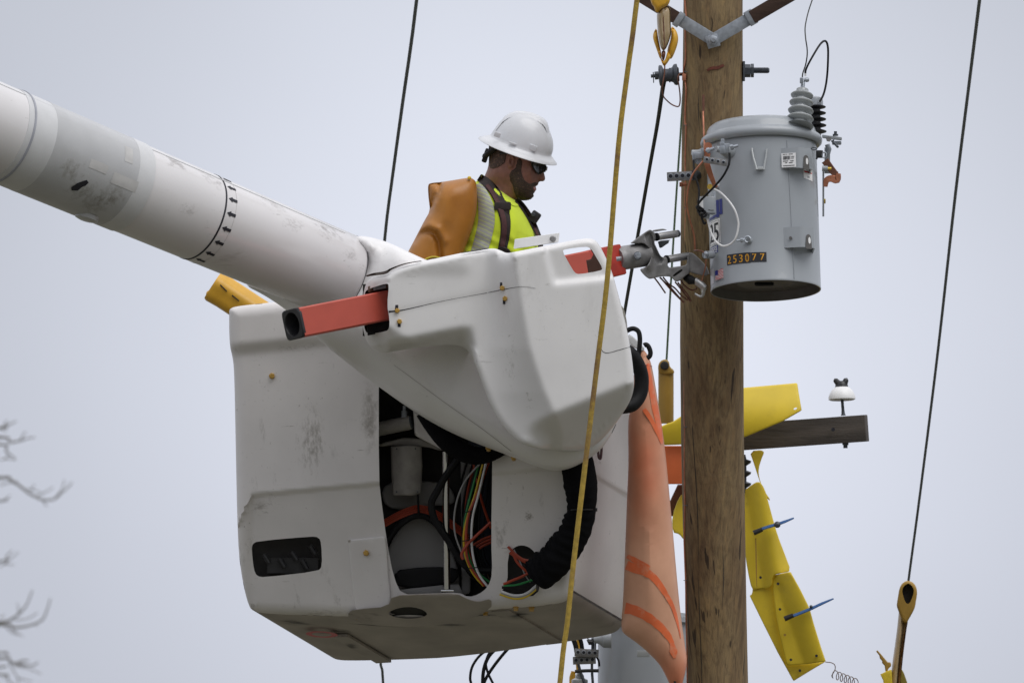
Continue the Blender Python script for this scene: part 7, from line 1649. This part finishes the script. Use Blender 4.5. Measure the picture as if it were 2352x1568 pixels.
for i in range(16):
    z0 = tz * (.45 + .04 * i); a = rt.uniform(0, 6.28); ln_ = rt.uniform(1.6, 3.4) * (1.2 - .03 * i); b0 = Vector((trp.x, trp.y, z0)); d_ = Vector((-abs(math.cos(a)) * .7, math.sin(a), 0))
    p_ = [b0, b0 + d_ * ln_ * .35 + Vector((0, 0, ln_ * .3)), b0 + d_ * ln_ * .7 + Vector((0, 0, ln_ * .75)), b0 + d_ * ln_ + Vector((0, 0, ln_ * 1.3))]
    q = MB(); q.tube(p_, [.07, .05, .03, .012], 7, sub=3); lb_ = q.build('branch', M['bark'], tree)
    for j in range(4):
        t_ = p_[1 + j % 3]; q = MB(); e_ = Vector((-rt.uniform(0, .8), rt.uniform(-.8, .8), rt.uniform(.4, 1.1))); q.tube([t_, t_ + e_ * .5 + Vector((0, 0, .1)), t_ + e_], [.022, .014, .006], 5, sub=2); q.build('twig', M['bark'], lb_)
def T13(pts, z=0): return [(*C13(*p), z) for p in pts]
lead_in = lambda x, y, k_: [(-860, y + 420 * k_, 0), (-520, y + 190 * k_, 0), (-200, y + 40 * k_, 0)]
mains = [([(0, 205), (50, 232), (110, 225), (150, 212), (195, 205)], [[(110, 225), (130, 190), (145, 172)]], 1.0),
         ([(0, 430), (60, 445), (110, 475), (160, 515), (235, 552), (300, 548), (340, 515), (385, 475), (400, 452)], [[(300, 548), (340, 500), (360, 440)], [(150, 490), (190, 500), (230, 510)], [(170, 500), (185, 478), (190, 465)], [(200, 535), (260, 505), (295, 482)], [(235, 552), (250, 575), (262, 592)], [(0, 470), (60, 455), (95, 447)]], 1.0),
         ([(0, 245), (30, 280), (60, 305), (88, 325)], [[(0, 330), (40, 325), (88, 330)], [(30, 325), (45, 305), (58, 298)]], .9),
         ([(0, 155), (30, 140), (60, 132), (92, 115)], [[(10, 165), (25, 130), (42, 108)], [(0, 145), (20, 165), (38, 172)]], .9),
         ([(0, 560), (30, 548), (58, 528)], [], .8), ([(0, 895), (35, 865), (68, 832)], [[(0, 925), (50, 885), (105, 842)], [(20, 905), (50, 910), (82, 912)]], .9),
         ([(0, 1230), (60, 1215), (110, 1180), (150, 1130), (180, 1052)], [[(100, 1190), (104, 1150), (95, 1125)], [(80, 1220), (150, 1212), (210, 1178)], [(0, 1205), (15, 1195), (28, 1188)]], 1.1),
         ([(0, 1245), (80, 1260), (160, 1250), (232, 1220), (262, 1160), (280, 1098)], [[(60, 1262), (95, 1292), (130, 1308)], [(150, 1252), (190, 1240), (205, 1255)], [(30, 1255), (70, 1290), (110, 1300)]], 1.1),
         ([(0, 1430), (60, 1452), (130, 1468), (185, 1470), (212, 1450)], [[(50, 1450), (75, 1500), (98, 1540), (105, 1600)], [(75, 1470), (150, 1485), (230, 1518)], [(95, 1538), (140, 1550), (178, 1558)], [(90, 1455), (120, 1442), (160, 1440)], [(100, 1462), (140, 1442), (158, 1448)]], 1.1),
         ([(0, 1400), (30, 1408), (55, 1412)], [], .8), ([(0, 1520), (40, 1550), (90, 1590)], [[(20, 1540), (35, 1525), (40, 1518)]], 1.0), ([(0, 1480), (10, 1478), (15, 1470)], [], .7)]
for i, (mn, subs, k_) in enumerate(mains):
    y0 = C13(*mn[0])[1]
    b_ = br(lead_in(0, y0, .6 + .1 * (i % 3)) + T13(mn), 8.0, 2.0 * k_)
    for s_ in subs: br(T13(s_), 2.6, 1.6, 'twig', b_)

bpy.context.view_layer.update()
